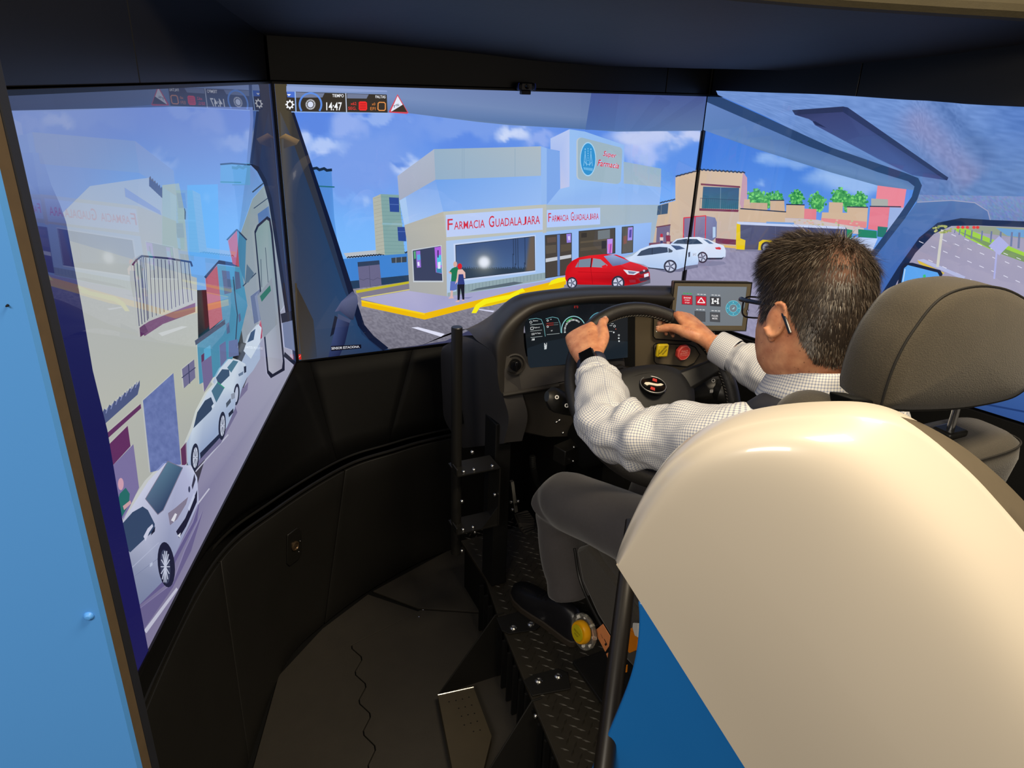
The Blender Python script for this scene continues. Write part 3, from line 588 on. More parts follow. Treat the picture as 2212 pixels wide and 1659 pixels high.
# bus
c.poly([(1597, 482), (1832, 491), (1838, 500), (1838, 540), (1596, 538)], ((84, 88, 120), (66, 70, 106), (70, 74, 110), (70, 74, 106), (74, 78, 110)))
c.poly([(1597, 478), (1830, 489), (1832, 494), (1597, 484)], (196, 208, 240)); c.poly([(1660, 478), (1720, 480), (1720, 484), (1660, 482)], (120, 160, 220))
c.poly([(1596, 482), (1604, 484), (1604, 514), (1615, 518), (1613, 539), (1594, 537)], (226, 196, 22)); c.poly([(1642, 540), (1644, 522), (1652, 517), (1672, 518), (1678, 524), (1678, 544)], (226, 196, 22)); c.poly([(1834, 494), (1846, 496), (1844, 514), (1834, 513)], (40, 140, 100))
for x in (1680, 1740, 1790): c.line([(x, 488), (x, 540)], .8, (96, 100, 134))
c.ell((1660, 534), 12, 13, (40, 42, 60)); c.ell((1660, 534), 8, 9, (160, 166, 190)); c.ell((1660, 534), 3, 3, (90, 96, 120), n=8)
c.poly([(1594, 538), (1840, 544), (1840, 548), (1594, 541)], (118, 118, 146)); c.poly([(1560, 528), (1596, 531), (1596, 536), (1556, 532)], (216, 178, 110))
white_cars(c)
# tinted band and cab ceiling
c.poly([(1500, 200), (1560, 208), (1660, 254), (1800, 322), (1976, 388), (1986, 402), (1976, 410), (1900, 400), (1800, 372), (1640, 322), (1500, 272)], ((104, 136, 196), (100, 130, 190), (84, 116, 176), (78, 112, 168), (76, 110, 166), (74, 108, 160), (100, 134, 182), (92, 126, 170), (88, 122, 168), (84, 118, 170), (96, 130, 186)))
def headliner(x, y):
    n = rs.uniform(-9, 9); cc = mix((112, 146, 208), (92, 128, 186), sm(200, 420, y)); cc = mix(cc, (84, 122, 190), sm(2090, 2212, x) * sm(380, 250, y))
    r = ((x - 2030) * .72 + (y - 310) * -.69, (x - 2030) * .69 + (y - 310) * .72)      # rounded beam
    q = math.exp(-(r[0] / 40) ** 2) * sm(-120, -60, r[1]) * sm(125, 100, r[1]); cc = mix(cc, (140, 140, 184), q * .7)
    cc = mix(cc, (70, 102, 160), .55 * math.exp(-((r[0] - 62) / 20) ** 2) * sm(125, 90, r[1]) * sm(-120, -40, r[1]))
    return tuple(v + n for v in cc)
b0 = [(1556, 205), (1660, 252), (1800, 320), (1980, 386), (1992, 402), (1984, 436), (2040, 434), (2100, 438), (2260, 440)]
top = [(1552, 196), (1660, 200), (1800, 205), (1950, 215), (1990, 217), (2010, 218), (2060, 222), (2110, 226), (2280, 234)]
bb = spline(b0, 70); tt = spline(top, 70); c.layer += 1; base = len(c.v)
for j in range(41):
    for a, b in zip(tt, bb):
        p = a + (b - a) * j / 40; c.v.append(tuple(c._pt(p, c.layer))); c.col.append(tuple(lin(max(0, x)) for x in headliner(*p)))
for j in range(40):
    for i in range(69): k = base + j * 70 + i; c.f.append((k, k + 1, k + 71, k + 70))
c.grid([(1984, 420), (2260, 424), (2270, 505), (1990, 480)], 80, 20, lambda x, y: tuple(v + rs.uniform(-11, 11) for v in mix((118, 140, 190), (104, 130, 180), sm(430, 500, y))))
c.poly([(1716, 238), (1826, 230), (1836, 232), (2053, 383), (2050, 389), (1976, 378), (1900, 342), (1765, 270), (1760, 262), (1752, 257), (1722, 248)], ((52, 62, 108), (56, 64, 112), (54, 66, 116), (50, 66, 116), (52, 70, 124), (68, 92, 152), (70, 92, 150), (62, 74, 126), (60, 70, 118), (56, 66, 112), (48, 56, 98)))
c.poly([(1716, 238), (1826, 230), (1838, 238), (1825, 242), (1724, 248)], (42, 52, 88)); c.poly([(1826, 230), (1836, 232), (2053, 383), (2050, 389), (2040, 384), (1826, 242)], (40, 52, 92)); c.poly([(1760, 262), (1766, 262), (1790, 276), (1768, 270)], (36, 46, 84))
c.poly([(1526, 206), (1556, 207), (1650, 249), (1800, 318), (1960, 373), (1988, 384), (1996, 400), (1986, 430), (1960, 470), (1890, 562), (1878, 556), (1948, 462), (1974, 424), (1980, 402), (1966, 391), (1900, 371), (1750, 315), (1600, 250), (1522, 216)], (40, 66, 108))
PIL = (70, 106, 172)
c.poly([(1984, 437), (2060, 432), (2110, 438), (2138, 456), (2144, 480), (2080, 474), (2030, 484), (1992, 512), (1945, 575), (1900, 660), (1870, 640), (1890, 560), (1960, 470)], ((84, 116, 172), (84, 116, 172), (86, 118, 172), (88, 118, 172), (84, 112, 164), (66, 98, 156), (64, 98, 160), PIL, (64, 104, 176), (60, 100, 176), (60, 104, 180), (68, 110, 180), (70, 108, 170)))
c.line([(1986, 436), (2060, 432), (2110, 437), (2138, 455), (2143, 474)], 2, (156, 160, 190))
# side window view
def road(x, y): g = 150 + rs.uniform(-6, 6); return (g, g - 4, g + 18)
c.poly([(2290, 480), (2142, 474), (2080, 470), (2030, 480), (1990, 512), (1945, 575), (1895, 655), (1890, 760), (2290, 760)], (24, 42, 78))
win = [(2290, 493), (2120, 486), (2060, 487), (2022, 504), (1982, 545), (1942, 608), (1918, 660), (1918, 900), (2290, 940)]
c.poly(win, ((162, 158, 182), (170, 166, 186), (166, 162, 184), (158, 154, 178), (156, 152, 178), (158, 154, 182), (160, 156, 188), (162, 158, 190), (160, 158, 190)))
c.poly([(2060, 488), (2120, 487), (2290, 494), (2290, 520), (2200, 512), (2110, 500)], (150, 160, 140)); c.poly([(2062, 492), (2090, 492), (2290, 574), (2290, 590), (2160, 545), (2090, 512)], (156, 206, 66)); c.poly([(2070, 496), (2290, 580), (2290, 590), (2160, 545)], (120, 150, 96))
for x in (2074, 2084, 2094, 2108, 2116): c.ell((x, 490), 4, 3.4, (226, 60, 60), n=8)
c.poly([(2155, 491), (2290, 500), (2290, 520), (2180, 508)], (110, 160, 210))
for k, x in enumerate((2068, 2078, 2090, 2104, 2126, 2146, 2166, 2190, 2206)): c.line([(x, 494 + k), (x - 2, 502 + 4 * k)], 2 + .35 * k, (110, 122, 160))
for k in range(9):
    for r_, (x0, y0, dx, dy) in enumerate(((1990, 520, 26, 10.5), (2040, 516, 27, 9.5), (2010, 560, 30, 14), (2060, 505, 28, 10))):
        x, y = x0 + k * dx, y0 + k * dy; c.line([(x, y), (x + 9, y + 4)], 1.4, (222, 222, 240))
c.poly([(1986, 560), (2000, 558), (2090, 596), (2085, 602)], (178, 184, 222)); c.poly([(1986, 560), (1990, 568), (2040, 592), (2045, 588)], (214, 186, 70))
c.line([(2040, 496), (2034, 540), (2030, 574)], 6, (206, 206, 196)); 
for k in range(30): a = rs.uniform(0, 6.28); c.ell((2040 + 22 * math.cos(a) * rs.uniform(.2, 1), 494 + 7 * math.sin(a)), 3, 2.4, mix((120, 140, 70), (190, 190, 120), rs.uniform(0, 1)), n=6)
c.line([(2158, 535), (2152, 600)], 4, (170, 174, 226)); c.poly([(2163, 508), (2184, 528), (2163, 550), (2140, 530)], (172, 176, 226))
c.poly([(1938, 640), (1952, 574), (1960, 566), (1976, 566), (2036, 582), (2041, 590), (2036, 606), (2020, 640)], (26, 36, 62)); c.poly([(1946, 640), (1958, 578), (1966, 571), (2030, 587), (2034, 594), (2026, 640)], (92, 164, 238)); c.poly([(1999, 592), (2004, 591), (2006, 604), (1998, 606)], (60, 190, 120)); c.line([(1960, 580), (1950, 640)], 2, (190, 215, 240))
# cab door card under the window
c.poly([(1890, 700), (2290, 780), (2290, 960), (1880, 920)], ((56, 84, 130), (64, 104, 170), (44, 76, 140), (30, 50, 90))); c.line([(2090, 862), (2290, 900)], 4, (30, 56, 108)); c.poly([(2150, 752), (2290, 770), (2290, 790), (2140, 770)], (96, 140, 210))
PR.build('picture', M_glassR, tvR)

# ---- left picture
c = PL; PL.gain = .80
ZA = ZT(0, 150, .3917); ZB = ZT(0, 750, .44)
CRM = (196, 198, 190)
def sky_l(x, y):
    t = sm(230, 520, y); cc = mix((112, 134, 196), (120, 178, 240), t); cc = mix(cc, (128, 146, 196), sm(330, 120, x) * .85); return cc
c.grid([(-60, 190), (600, 170), (640, 620), (0, 640)], 60, 50, sky_l)
c.poly([(-40, 190), (600, 172), (600, 232), (400, 230), (-20, 240)], ((52, 60, 88), (58, 70, 104), (66, 84, 124), (64, 80, 116), (60, 66, 94)))
# cream house with tiled gable
c.poly([(110, 470), (133, 462), (194, 402), (290, 388), (322, 384), (398, 455), (405, 540), (425, 672), (424, 740), (300, 900), (420, 1060), (300, 1200), (215, 1250), (150, 800)], ((160, 168, 186), (168, 178, 192), (166, 180, 200), (162, 178, 204), (162, 180, 206), (162, 180, 198), (166, 184, 196), (176, 190, 190), (190, 196, 180), CRM, (188, 192, 186), CRM, (180, 184, 180), (190, 192, 186)))
c.poly([(150, 520), (425, 600), (430, 820), (470, 760), (520, 780), (440, 920), (400, 1010), (300, 1200), (215, 1250), (170, 900)], ((188, 194, 196), (188, 196, 196), (196, 200, 186), (190, 194, 186), (186, 190, 184), (186, 190, 184), CRM, (186, 188, 182), (182, 186, 182), CRM))
for k in range(16): x, y = 322 + k * 4.9, 384 + k * 4.6; c.poly([(x, y), (x + 3, y - 4), (x + 5.5, y + 5), (x + 5, y + 22), (x, y + 18)], (70, 84, 124))
c.poly([(350, 400), (386, 396), (398, 456), (398, 540), (350, 530)], (156, 182, 190)); c.poly([(404, 400), (470, 398), (474, 560), (408, 552)], (104, 178, 242))
c.poly([(476, 354), (540, 352), (540, 400), (476, 396)], (104, 168, 220)); c.line([(476, 355), (500, 353), (540, 356)], 3.5, (40, 70, 90)); c.line([(476, 393), (520, 394)], 2, (60, 140, 150))
c.poly([(268, 405), (345, 455), (348, 465), (270, 425)], (140, 160, 206))
# far facade on the right, row houses
c.poly([(500, 560), (545, 430), (575, 395), (600, 520), (625, 700), (600, 760), (525, 740)], ((150, 170, 176), (150, 168, 172), (150, 168, 176), (150, 164, 178), (156, 164, 184), (160, 166, 186), (160, 170, 180)))
c.line([(545, 415), (572, 393)], 3, (50, 70, 92)); c.line([(548, 450), (578, 428)], 2, (60, 80, 104)); c.poly([(556, 462), (580, 445), (585, 480), (560, 500)], (92, 128, 184))
c.poly([(443, 600), (470, 572), (482, 688), (452, 712)], (190, 98, 112)); c.poly([(468, 572), (520, 578), (534, 660), (516, 735), (492, 800), (430, 830), (425, 740), (480, 690)], ((92, 164, 202), (84, 158, 194), (78, 150, 186), (78, 150, 184), (80, 150, 182), (84, 154, 186), (88, 160, 192), (82, 150, 186)))
c.poly([(420, 736), (485, 690), (486, 700), (422, 746)], (60, 76, 104)); c.poly([(440, 598), (472, 562), (520, 570), (520, 577), (470, 570), (444, 602)], (58, 74, 110))
c.poly([(492, 520), (511, 498), (516, 576), (502, 570)], (190, 92, 108)); c.poly([(511, 498), (531, 518), (528, 610), (516, 576)], (76, 140, 178)); c.line([(490, 518), (511, 496), (532, 518)], 3, (48, 66, 96))
for q in ([(478, 584), (495, 586), (500, 632), (484, 636)], [(506, 586), (516, 588), (520, 622), (508, 626)], [(488, 700), (494, 696), (496, 718), (489, 722)], [(514, 680), (518, 676), (520, 692), (515, 697)]): c.poly(q, (92, 110, 148))
c.line([(503, 598), (508, 650), (512, 680), (508, 740)], 2.4, (58, 74, 96)); c.line([(524, 618), (552, 590)], 2.4, (54, 70, 92)); c.poly([(532, 570), (548, 590), (536, 610), (528, 612)], (96, 120, 140))
c.poly([(540, 640), (560, 625), (565, 690), (548, 700)], (110, 124, 160))
# doors of the row houses
c.poly([(985, 70), (1035, 42), (1042, 150), (1000, 220)], (124, 114, 160), ZB); c.poly([(985, 40), (1000, 28), (1002, 62), (987, 75)], (104, 60, 100), ZB); c.poly([(1000, 10), (1030, -10), (1034, 40), (1000, 66)], (96, 180, 220), ZB); c.poly([(1075, -10), (1105, -30), (1110, 60), (1080, 100)], (112, 120, 166), ZB); c.poly([(1120, -30), (1165, -40), (1170, 40), (1120, 50)], (110, 124, 170), ZB)
def garage(x, y):
    n = 12 * fbm(x, y, .09, 3) + rs.uniform(-3, 3); return (112 + n, 128 + n, 186 + n)
c.grid([ZB(p) for p in [(698, 262), (848, 127), (886, 575), (735, 615)]], 26, 40, garage)
c.poly([(890, 108), (950, 60), (956, 150), (900, 202)], (122, 120, 158), ZB); c.line([(890, 150), (956, 100)], 2, (70, 74, 110), ZB); c.line([(922, 84), (928, 178)], 2, (70, 74, 110), ZB)
c.poly([(884, 500), (912, 465), (915, 570), (890, 590)], (104, 56, 96), ZB)
q = []
for k in range(9): q += [(470 + k * 25, 352 - k * 21), (482 + k * 25, 322 - k * 20)]
c.poly(q + [(682, 188), (672, 232), (490, 395), (470, 400)], (84, 96, 140), ZB)
for k in range(8): c.line([(492 + k * 24, 345 - k * 21), (500 + k * 24, 320 - k * 21)], 2, (140, 150, 196), ZB)
c.poly([(505, 435), (686, 278), (688, 300), (508, 462)], (104, 56, 104), ZB); c.poly([(515, 492), (622, 386), (636, 486), (540, 590), (520, 560)], (106, 52, 104), ZB); c.poly([(540, 590), (650, 476), (678, 690), (600, 850), (580, 800)], (132, 122, 172), ZB)
c.ell((588, 672), 14, 30, (220, 170, 190), T=ZB); c.poly([(582, 720), (612, 690), (632, 720), (628, 770), (590, 840), (572, 760)], (44, 116, 112), ZB); c.poly([(598, 780), (634, 752), (640, 766), (604, 800)], (216, 170, 176), ZB)
# balcony
Mr = (104, 62, 104)
c.poly([(299, 708), (320, 694), (420, 654), (420, 674), (350, 700), (310, 726)], (122, 78, 120)); c.poly([(299, 708), (310, 700), (318, 716), (301, 728)], (96, 50, 98)); c.line([(284, 572), (292, 562), (304, 553), (360, 558), (410, 566), (413, 575)], 4, (52, 60, 96))
for k in range(13): x = 304 + k * 8.4; c.line([(x, 556 + k * .9), (x + 6 + (k > 10) * 2, 692 - k * 3.6)], 1.5, (52, 58, 98))
for k in range(4): c.line([(286 + k * 7, 568 - k * 4), (298 + k * 6, 704 - k * 4)], 1.8, (60, 62, 104))
# road
c.poly([(628, 640), (645, 790), (300, 1480), (285, 1290), (330, 1220), (420, 1060), (450, 960), (520, 850), (560, 740)], ((170, 174, 196), (176, 178, 200), (140, 132, 164), (120, 112, 156), (130, 124, 164), (150, 146, 178), (156, 152, 184), (166, 164, 192), (168, 170, 194)))
c.poly([(700, 1390), (860, 1180), (868, 1190), (712, 1405)], (206, 206, 226), ZB); c.line([(965, 770), (1022, 695)], 3, (206, 206, 226), ZB); c.line([(955, 610), (1115, 430)], 2.5, (200, 202, 222), ZB)
# cars, farthest first
WH, WS, GLS = (216, 230, 246), (178, 196, 226), (66, 92, 124)
c.poly([(516, 790), (530, 760), (545, 735), (560, 745), (560, 775), (545, 800), (520, 830)], WS); c.poly([(550, 740), (556, 712), (562, 690), (566, 700), (564, 730)], (180, 40, 80)); c.poly([(524, 758), (536, 724), (556, 700), (563, 708), (560, 740), (540, 775)], WH); c.poly([(532, 740), (540, 718), (550, 710), (546, 734)], GLS)
c.poly([(1130, 200), (1160, 270), (1210, 210), (1215, 170), (1190, 200)], (128, 122, 160), ZB)
c.poly([(1040, 170), (1075, 105), (1118, 58), (1165, 62), (1200, 82), (1208, 150), (1182, 205), (1165, 270), (1145, 295), (1128, 210), (1060, 200)], (WS, WH, WH, WH, WH, WS, WS, WS, WS, WH, WH), ZB)
c.poly([(1055, 150), (1085, 108), (1120, 110), (1122, 140), (1070, 190)], GLS, ZB); c.poly([(1110, 100), (1140, 64), (1165, 70), (1130, 125)], (84, 130, 156), ZB); c.poly([(1165, 132), (1190, 118), (1188, 134), (1168, 144)], (110, 130, 160), ZB); c.poly([(1192, 95), (1204, 92), (1204, 122), (1194, 128)], (40, 50, 76), ZB)
c.ell((1156, 232), 15, 54, (46, 52, 76), rot=.08, T=ZB); c.ell((1156, 232), 8, 38, (196, 206, 230), rot=.08, T=ZB)
c.poly([(930, 620), (1080, 470), (1160, 320), (1150, 290), (1000, 500)], (122, 118, 156), ZB)
c.poly([(910, 470), (940, 400), (966, 310), (1010, 225), (1060, 170), (1095, 195), (1140, 205), (1152, 260), (1148, 300), (1110, 390), (1080, 440), (975, 545), (948, 610), (915, 575)], (WS, WH, WH, WH, WH, WH, WH, WS, WS, WS, (150, 170, 210), (150, 170, 210), WS, WS), ZB)
c.poly([(943, 398), (962, 320), (1000, 262), (1030, 245), (1046, 285), (1030, 312)], (58, 78, 108), ZB); c.poly([(1032, 215), (1062, 172), (1096, 200), (1056, 272)], (80, 122, 148), ZB); c.line([(1062, 172), (1096, 200)], 2, (60, 170, 130), ZB); c.poly([(1104, 275), (1126, 250), (1128, 270), (1106, 298)], (80, 92, 110), ZB); c.poly([(1128, 230), (1148, 222), (1148, 250), (1130, 258)], (150, 160, 180), ZB); c.poly([(1116, 325), (1140, 300), (1140, 320), (1118, 345)], (40, 48, 70), ZB)
c.poly([(975, 520), (1075, 420), (1078, 440), (978, 548)], (40, 48, 76), ZB); c.poly([(1032, 290), (1044, 276), (1048, 288), (1036, 304)], WH, ZB)
for cc_, rx, ry in (((950, 542), 20, 70), ((1084, 386), 18, 70)):
    c.ell(cc_, rx, ry, (40, 46, 70), rot=.05, T=ZB); c.ell((cc_[0] + 2, cc_[1]), rx * .62, ry * .72, (206, 214, 234), rot=.05, T=ZB)
    for k in range(8): a = k * math.pi / 4; c.line([(cc_[0] + 2 + 3 * math.cos(a), cc_[1] + 8 * math.sin(a)), (cc_[0] + 2 + rx * .56 * math.cos(a), cc_[1] + ry * .66 * math.sin(a))], .9, (70, 78, 104), ZB)
# nearest car
LV, LV2, LV3 = (190, 194, 228), (214, 218, 242), (150, 160, 196)
c.poly([(660, 1280), (800, 1170), (850, 1060), (960, 850), (972, 760), (940, 860), (840, 1040)], (108, 100, 150), ZB); c.poly([(670, 1290), (840, 1160), (900, 1000), (960, 870), (990, 800), (930, 1000), (840, 1180), (700, 1380)], (112, 104, 150), ZB)
c.poly([(590, 860), (640, 780), (720, 655), (805, 568), (872, 578), (930, 580), (960, 640), (968, 760), (930, 850), (845, 1030), (835, 1060), (790, 1150), (672, 1268), (600, 1080), (560, 980)], ((200, 202, 226), LV2, LV2, LV2, LV, LV2, (206, 214, 244), LV, LV3, LV3, LV3, (140, 150, 184), (128, 138, 172), (150, 158, 186), (160, 166, 190)), ZB)
c.poly([(704, 745), (815, 560), (888, 592), (792, 800), (765, 822)], ((92, 116, 146), (96, 132, 158), (70, 100, 132), (52, 72, 108), (60, 76, 112)), ZB); c.line([(704, 745), (815, 560), (888, 592), (792, 800), (765, 822), (704, 745)], 1.6, (130, 126, 150), ZB)
c.poly([(560, 900), (640, 810), (690, 782), (716, 800), (750, 868), (748, 900), (690, 950), (628, 1008), (600, 980)], (58, 78, 112), ZB); c.poly([(694, 930), (715, 890), (738, 868), (742, 880), (722, 910), (705, 952)], LV2, ZB); c.poly([(735, 905), (752, 880), (750, 905), (730, 925)], (32, 36, 60), ZB)
c.poly([(815, 815), (850, 790), (915, 735), (905, 770), (860, 845), (825, 875)], (140, 132, 156), ZB); c.poly([(830, 850), (850, 815), (860, 820), (845, 858)], (236, 236, 246), ZB); c.poly([(855, 905), (900, 840), (960, 700), (958, 760), (905, 880), (870, 938)], (34, 34, 60), ZB); c.poly([(915, 790), (945, 715), (948, 735), (920, 805)], (206, 212, 240), ZB); c.ell((920, 698), 5, 16, (60, 66, 96), T=ZB, n=10); c.poly([(932, 680), (945, 620), (952, 650), (936, 700)], (60, 60, 84), ZB)
c.poly([(862, 925), (878, 910), (874, 936)], (226, 230, 246), ZB)
c.line([(640, 1130), (775, 1030)], 1, (130, 138, 170), ZB); c.line([(640, 1080), (770, 960)], 1.2, (184, 190, 216), ZB); c.poly([(725, 1065), (738, 1055), (738, 1070), (727, 1080)], (196, 206, 230), ZB)
c.ell((806, 1068), 42, 112, (34, 36, 62), rot=-.1, T=ZB); c.ell((801, 1078), 24, 84, (66, 72, 100), rot=-.08, T=ZB)
for k in range(14):
    a = k * 2 * math.pi / 14; c.line([(801 + 5 * math.cos(a), 1078 + 16 * math.sin(a)), (801 + 22 * math.cos(a) - 6 * math.sin(a) * .3, 1078 + 78 * math.sin(a))], 2, (206, 212, 234), ZB)
c.ell((801, 1078), 6, 20, (206, 212, 234), T=ZB, n=12)
# door pillar of the cab and window seal
pil = [(330, 40, 82, (124, 144, 198)), (400, 55, 104, (116, 136, 192)), (440, 62, 122, (90, 106, 166)), (480, 70, 136, (60, 70, 130)), (560, 90, 151, (40, 46, 106)), (660, 112, 170, (30, 34, 94)), (800, 140, 194, (28, 32, 90)), (930, 170, 226, (26, 28, 88)), (1130, 212, 260, (28, 28, 90)), (1300, 250, 295, (30, 28, 92)), (1420, 276, 318, (30, 28, 90)), (1490, 290, 330, (34, 30, 96))]
for (y0, a0, b0_, c0), (y1, a1, b1_, c1) in zip(pil[:-1], pil[1:]): c.poly([(a0, y0), (b0_, y0), (b1_, y1), (a1, y1)], (c0, c0, c1, c1)); c.layer -= 1
c.layer += 1
c.poly([(540, 170), (600, 170), (645, 790), (632, 790), (622, 690), (600, 560), (580, 430), (570, 390), (556, 362), (536, 352), (544, 260)], ((40, 50, 80), (36, 44, 74), (60, 70, 104), (44, 56, 96), (40, 54, 92), (36, 50, 86), (34, 48, 84), (34, 46, 82), (32, 44, 80), (50, 70, 110), (40, 54, 86)))
c.poly([(534, 352), (556, 360), (572, 388), (584, 428), (604, 560), (630, 730), (622, 730), (598, 570), (578, 440), (566, 396), (552, 370)], (20, 28, 54))
c.poly([(603, 678), (634, 670), (636, 690), (606, 698)], (34, 40, 64)); c.poly([(607, 698), (636, 690), (640, 760), (612, 750)], (120, 134, 172)); c.poly([(612, 760), (640, 785), (640, 795), (610, 770)], (30, 36, 58))
# outside mirror
c.poly([(546, 500), (552, 486), (574, 467), (581, 472), (586, 500), (612, 782), (612, 800), (582, 817), (574, 806)], (30, 34, 56))
c.poly([(549, 504), (555, 490), (573, 474), (578, 478), (582, 504), (608, 780), (606, 796), (586, 808), (577, 800)], ((140, 166, 166), (140, 168, 168), (146, 172, 172), (146, 172, 172), (140, 168, 172), (176, 176, 196), (166, 166, 186), (176, 178, 196), (186, 188, 204)))
c.poly([(552, 640), (584, 600), (596, 700), (566, 730)], (150, 160, 172)); c.line([(560, 560), (562, 620)], 1.4, (80, 96, 110)); c.line([(570, 535), (576, 610)], 1.4, (80, 96, 110)); c.poly([(558, 640), (580, 616), (582, 628), (562, 652)], (50, 120, 100))
PL.build('picture', M_glassL, tvL)
# ------------------------------------------------------------------ cabin shell
M_hood = mat('hood_vinyl', rgb(43, 42, 43), .6, var=.25, scale=6, bump=.12, bscale=60)
M_fascia = mat('fascia_black', rgb(18, 17, 17), .32, var=.3, scale=5)
M_dark = mat('matte_black', rgb(11, 11, 11), .7, var=.2, bump=.06, bscale=300, spec=.25)
M_skirt = mat('skirt_black', rgb(27, 26, 24), .48, var=.18, scale=8, bump=.05, bscale=400)
M_rubber = mat('rubber_mat', rgb(46, 42, 36), .8, var=.22, scale=14, bump=.25, bscale=350)
M_khaki = mat('khaki_vinyl', rgb(66, 58, 36), .75, var=.2, scale=20, bump=.2, bscale=200)
M_skyblue = mat('sky_blue_paint', rgb(84, 158, 240), .45, var=.03, scale=3)
M_edge = mat('brown_edge_board', rgb(84, 68, 46), .8, var=.2, scale=60)
M_plate = mat('black_plate', rgb(24, 23, 21), .42, var=.2, scale=20)

def struct(name, label=None): 
    o = bpy.data.objects.new(name, None); COL.objects.link(o); ORG[o.name] = V3(0, 0, 0); o['kind'] = 'structure'
    if label: o['label'] = label
    return o
# floor: sub floor with two mats whose edges interlock
floor = tag(MB().prism([V3(-2.2, -.6, -.03), V3(2.9, -.6, -.03), V3(2.9, 3.0, -.03), V3(-2.2, 3.0, -.03)], (0, 0, .022)).build('floor', M_dark, org=(0, 0, -.03), smooth=0), kind='structure')
pa, pb = at(768, 1395, Z=0), at(806, 1659, Z=0); pb = pb + (pb - pa) * 2.2; zig = []
n_ = 26; tdir = unit(pb - pa); nrm = V3(-tdir[1], tdir[0], 0)
for k in range(n_ + 1):
    p = pa + (pb - pa) * k / n_; s_ = .012 if k % 2 else -.012
    zig += [p + nrm * s_ - tdir * .006, p + nrm * s_ + tdir * .009]
far = at(820, 1262, Z=0); far2 = at(905, 1318, Z=0)
left_mat = [V3(-.5, .3, 0), V3(-.5, 1.2, 0)] + [V3(-.03, 1.40, 0), V3(.10, 1.76, 0), V3(.26, 1.91, 0), V3(.44, 2.02, 0)] + [far2 + V3(-.004, -.004, 0)] + [p - nrm * .0015 for p in zig]
def slab(pts, z0, z1): return MB().prism([V3(p[0], p[1], z0) for p in pts], (0, 0, z1 - z0))
slab(left_mat, -.008, 0).build('floor_mat', M_rubber, floor, org=(0, 0, -.03), smooth=0, bevel=.002)
right_mat = [far2 + V3(.006, 0, 0), V3(1.2, 1.55, 0), V3(1.2, .3, 0), zig[-1] + V3(.02, 0, 0)] + [p + nrm * .0015 for p in reversed(zig)]
slab(right_mat, -.008, 0).build('floor_mat', M_rubber, floor, org=(0, 0, -.03), smooth=0, bevel=.002)
slab([V3(.46, 2.03, 0), far2 + V3(.0, .012, 0), V3(1.2, 1.565, 0), V3(1.3, 2.2, 0), V3(.78, 2.15, 0)], -.008, 0).build('floor_mat', M_rubber, floor, org=(0, 0, -.03), smooth=0, bevel=.002)
for px, py in ((905, 1333), (914, 1318)): MB().lathe(at(px, py, Z=0), (0, 0, 1), [(.004, 0), (.0035, .003), (.001, .004)], 10).build('screw', M_chrome, floor, org=(0, 0, -.03))

# wall below the displays: an upper run and a lower curved run, each of separate panels
front = struct('wall_front')
ledge = spline([V3(-.27, .86, .5), V3(-.19, 1.25, .5), V3(-.022, 1.69, .5), V3(.161, 1.885, .5), V3(.396, 2.054, .5), V3(.572, 2.105, .5), V3(.768, 2.137, .5), V3(1.3, 2.16, .5)], 73)
foot = spline([V3(-.21, .80, 0), V3(-.16, 1.10, 0), V3(-.025, 1.471, 0), V3(.116, 1.792, 0), V3(.271, 1.936, 0), V3(.493, 2.062, 0), V3(.773, 2.154, 0), V3(1.3, 2.20, 0)], 73)
def near(curve, p): return min(range(len(curve)), key=lambda i: np.linalg.norm(curve[i][:2] - p[:2]))
cuts = [0, near(ledge, at(465, 1215, Z=.5)), near(ledge, at(745, 1010, Z=.5)), 72]
for a, b in zip(cuts[:-1], cuts[1:]):
    out = MB(); rows = []
    for k, (off, z) in enumerate(((0, 0), (0, 0))): pass
    L = ledge[a:b + 1]; Fo = foot[a:b + 1]
    g = [[l * (1 - t) + f * t for l, f in zip(L, Fo)] for t in np.linspace(0.015, 1, 8)]
    t0, t1 = unit(L[1] - L[0]) * .0025, unit(L[-1] - L[-2]) * .0025
    for r in g: r[0] = r[0] + t0; r[-1] = r[-1] - t1
    MB().grid(g).build('wall_panel', M_skirt, front, smooth=60, solid=.012, solid_off=0, bevel=.002)
# capping ledge
rim = MB(); rim.tube([p + V3(0, 0, .004) for p in ledge], .0055, 8); rim.build('ledge_rim', M_plate, front)
rim = MB(); off = [p + V3(-.013, .016, .02) for p in ledge]; rim.tube(off, .004, 8); rim.build('ledge_rim', M_plate, front)
# upper run from the ledge to the underside of the displays
lowL = [cL + dL * (TVW * (1 - k / 40)) + V3(0, 0, ZB_ - .008) - nL * .008 for k in range(41)]
lowC = [V3(XL + (1.3 - XL) * k / 32, YS + .008, ZB_ - .008) for k in range(1, 33)]
low = lowL + lowC
up = [[low[i] * (1 - t) + (ledge[i] + V3(-.02, .025, .02)) * t for i in range(73)] for t in np.linspace(0, 1, 6)]
for a, b in ((0, 41), (41, 52), (52, 72)):
    g = [list(r[a:b + 1]) for r in up]
    for r in g: r[0] = r[0] + unit(r[1] - r[0]) * .001; r[-1] = r[-1] - unit(r[-1] - r[-2]) * .001
    MB().grid(g).build('wall_panel', M_dark, front, smooth=60, solid=.01, solid_off=0)
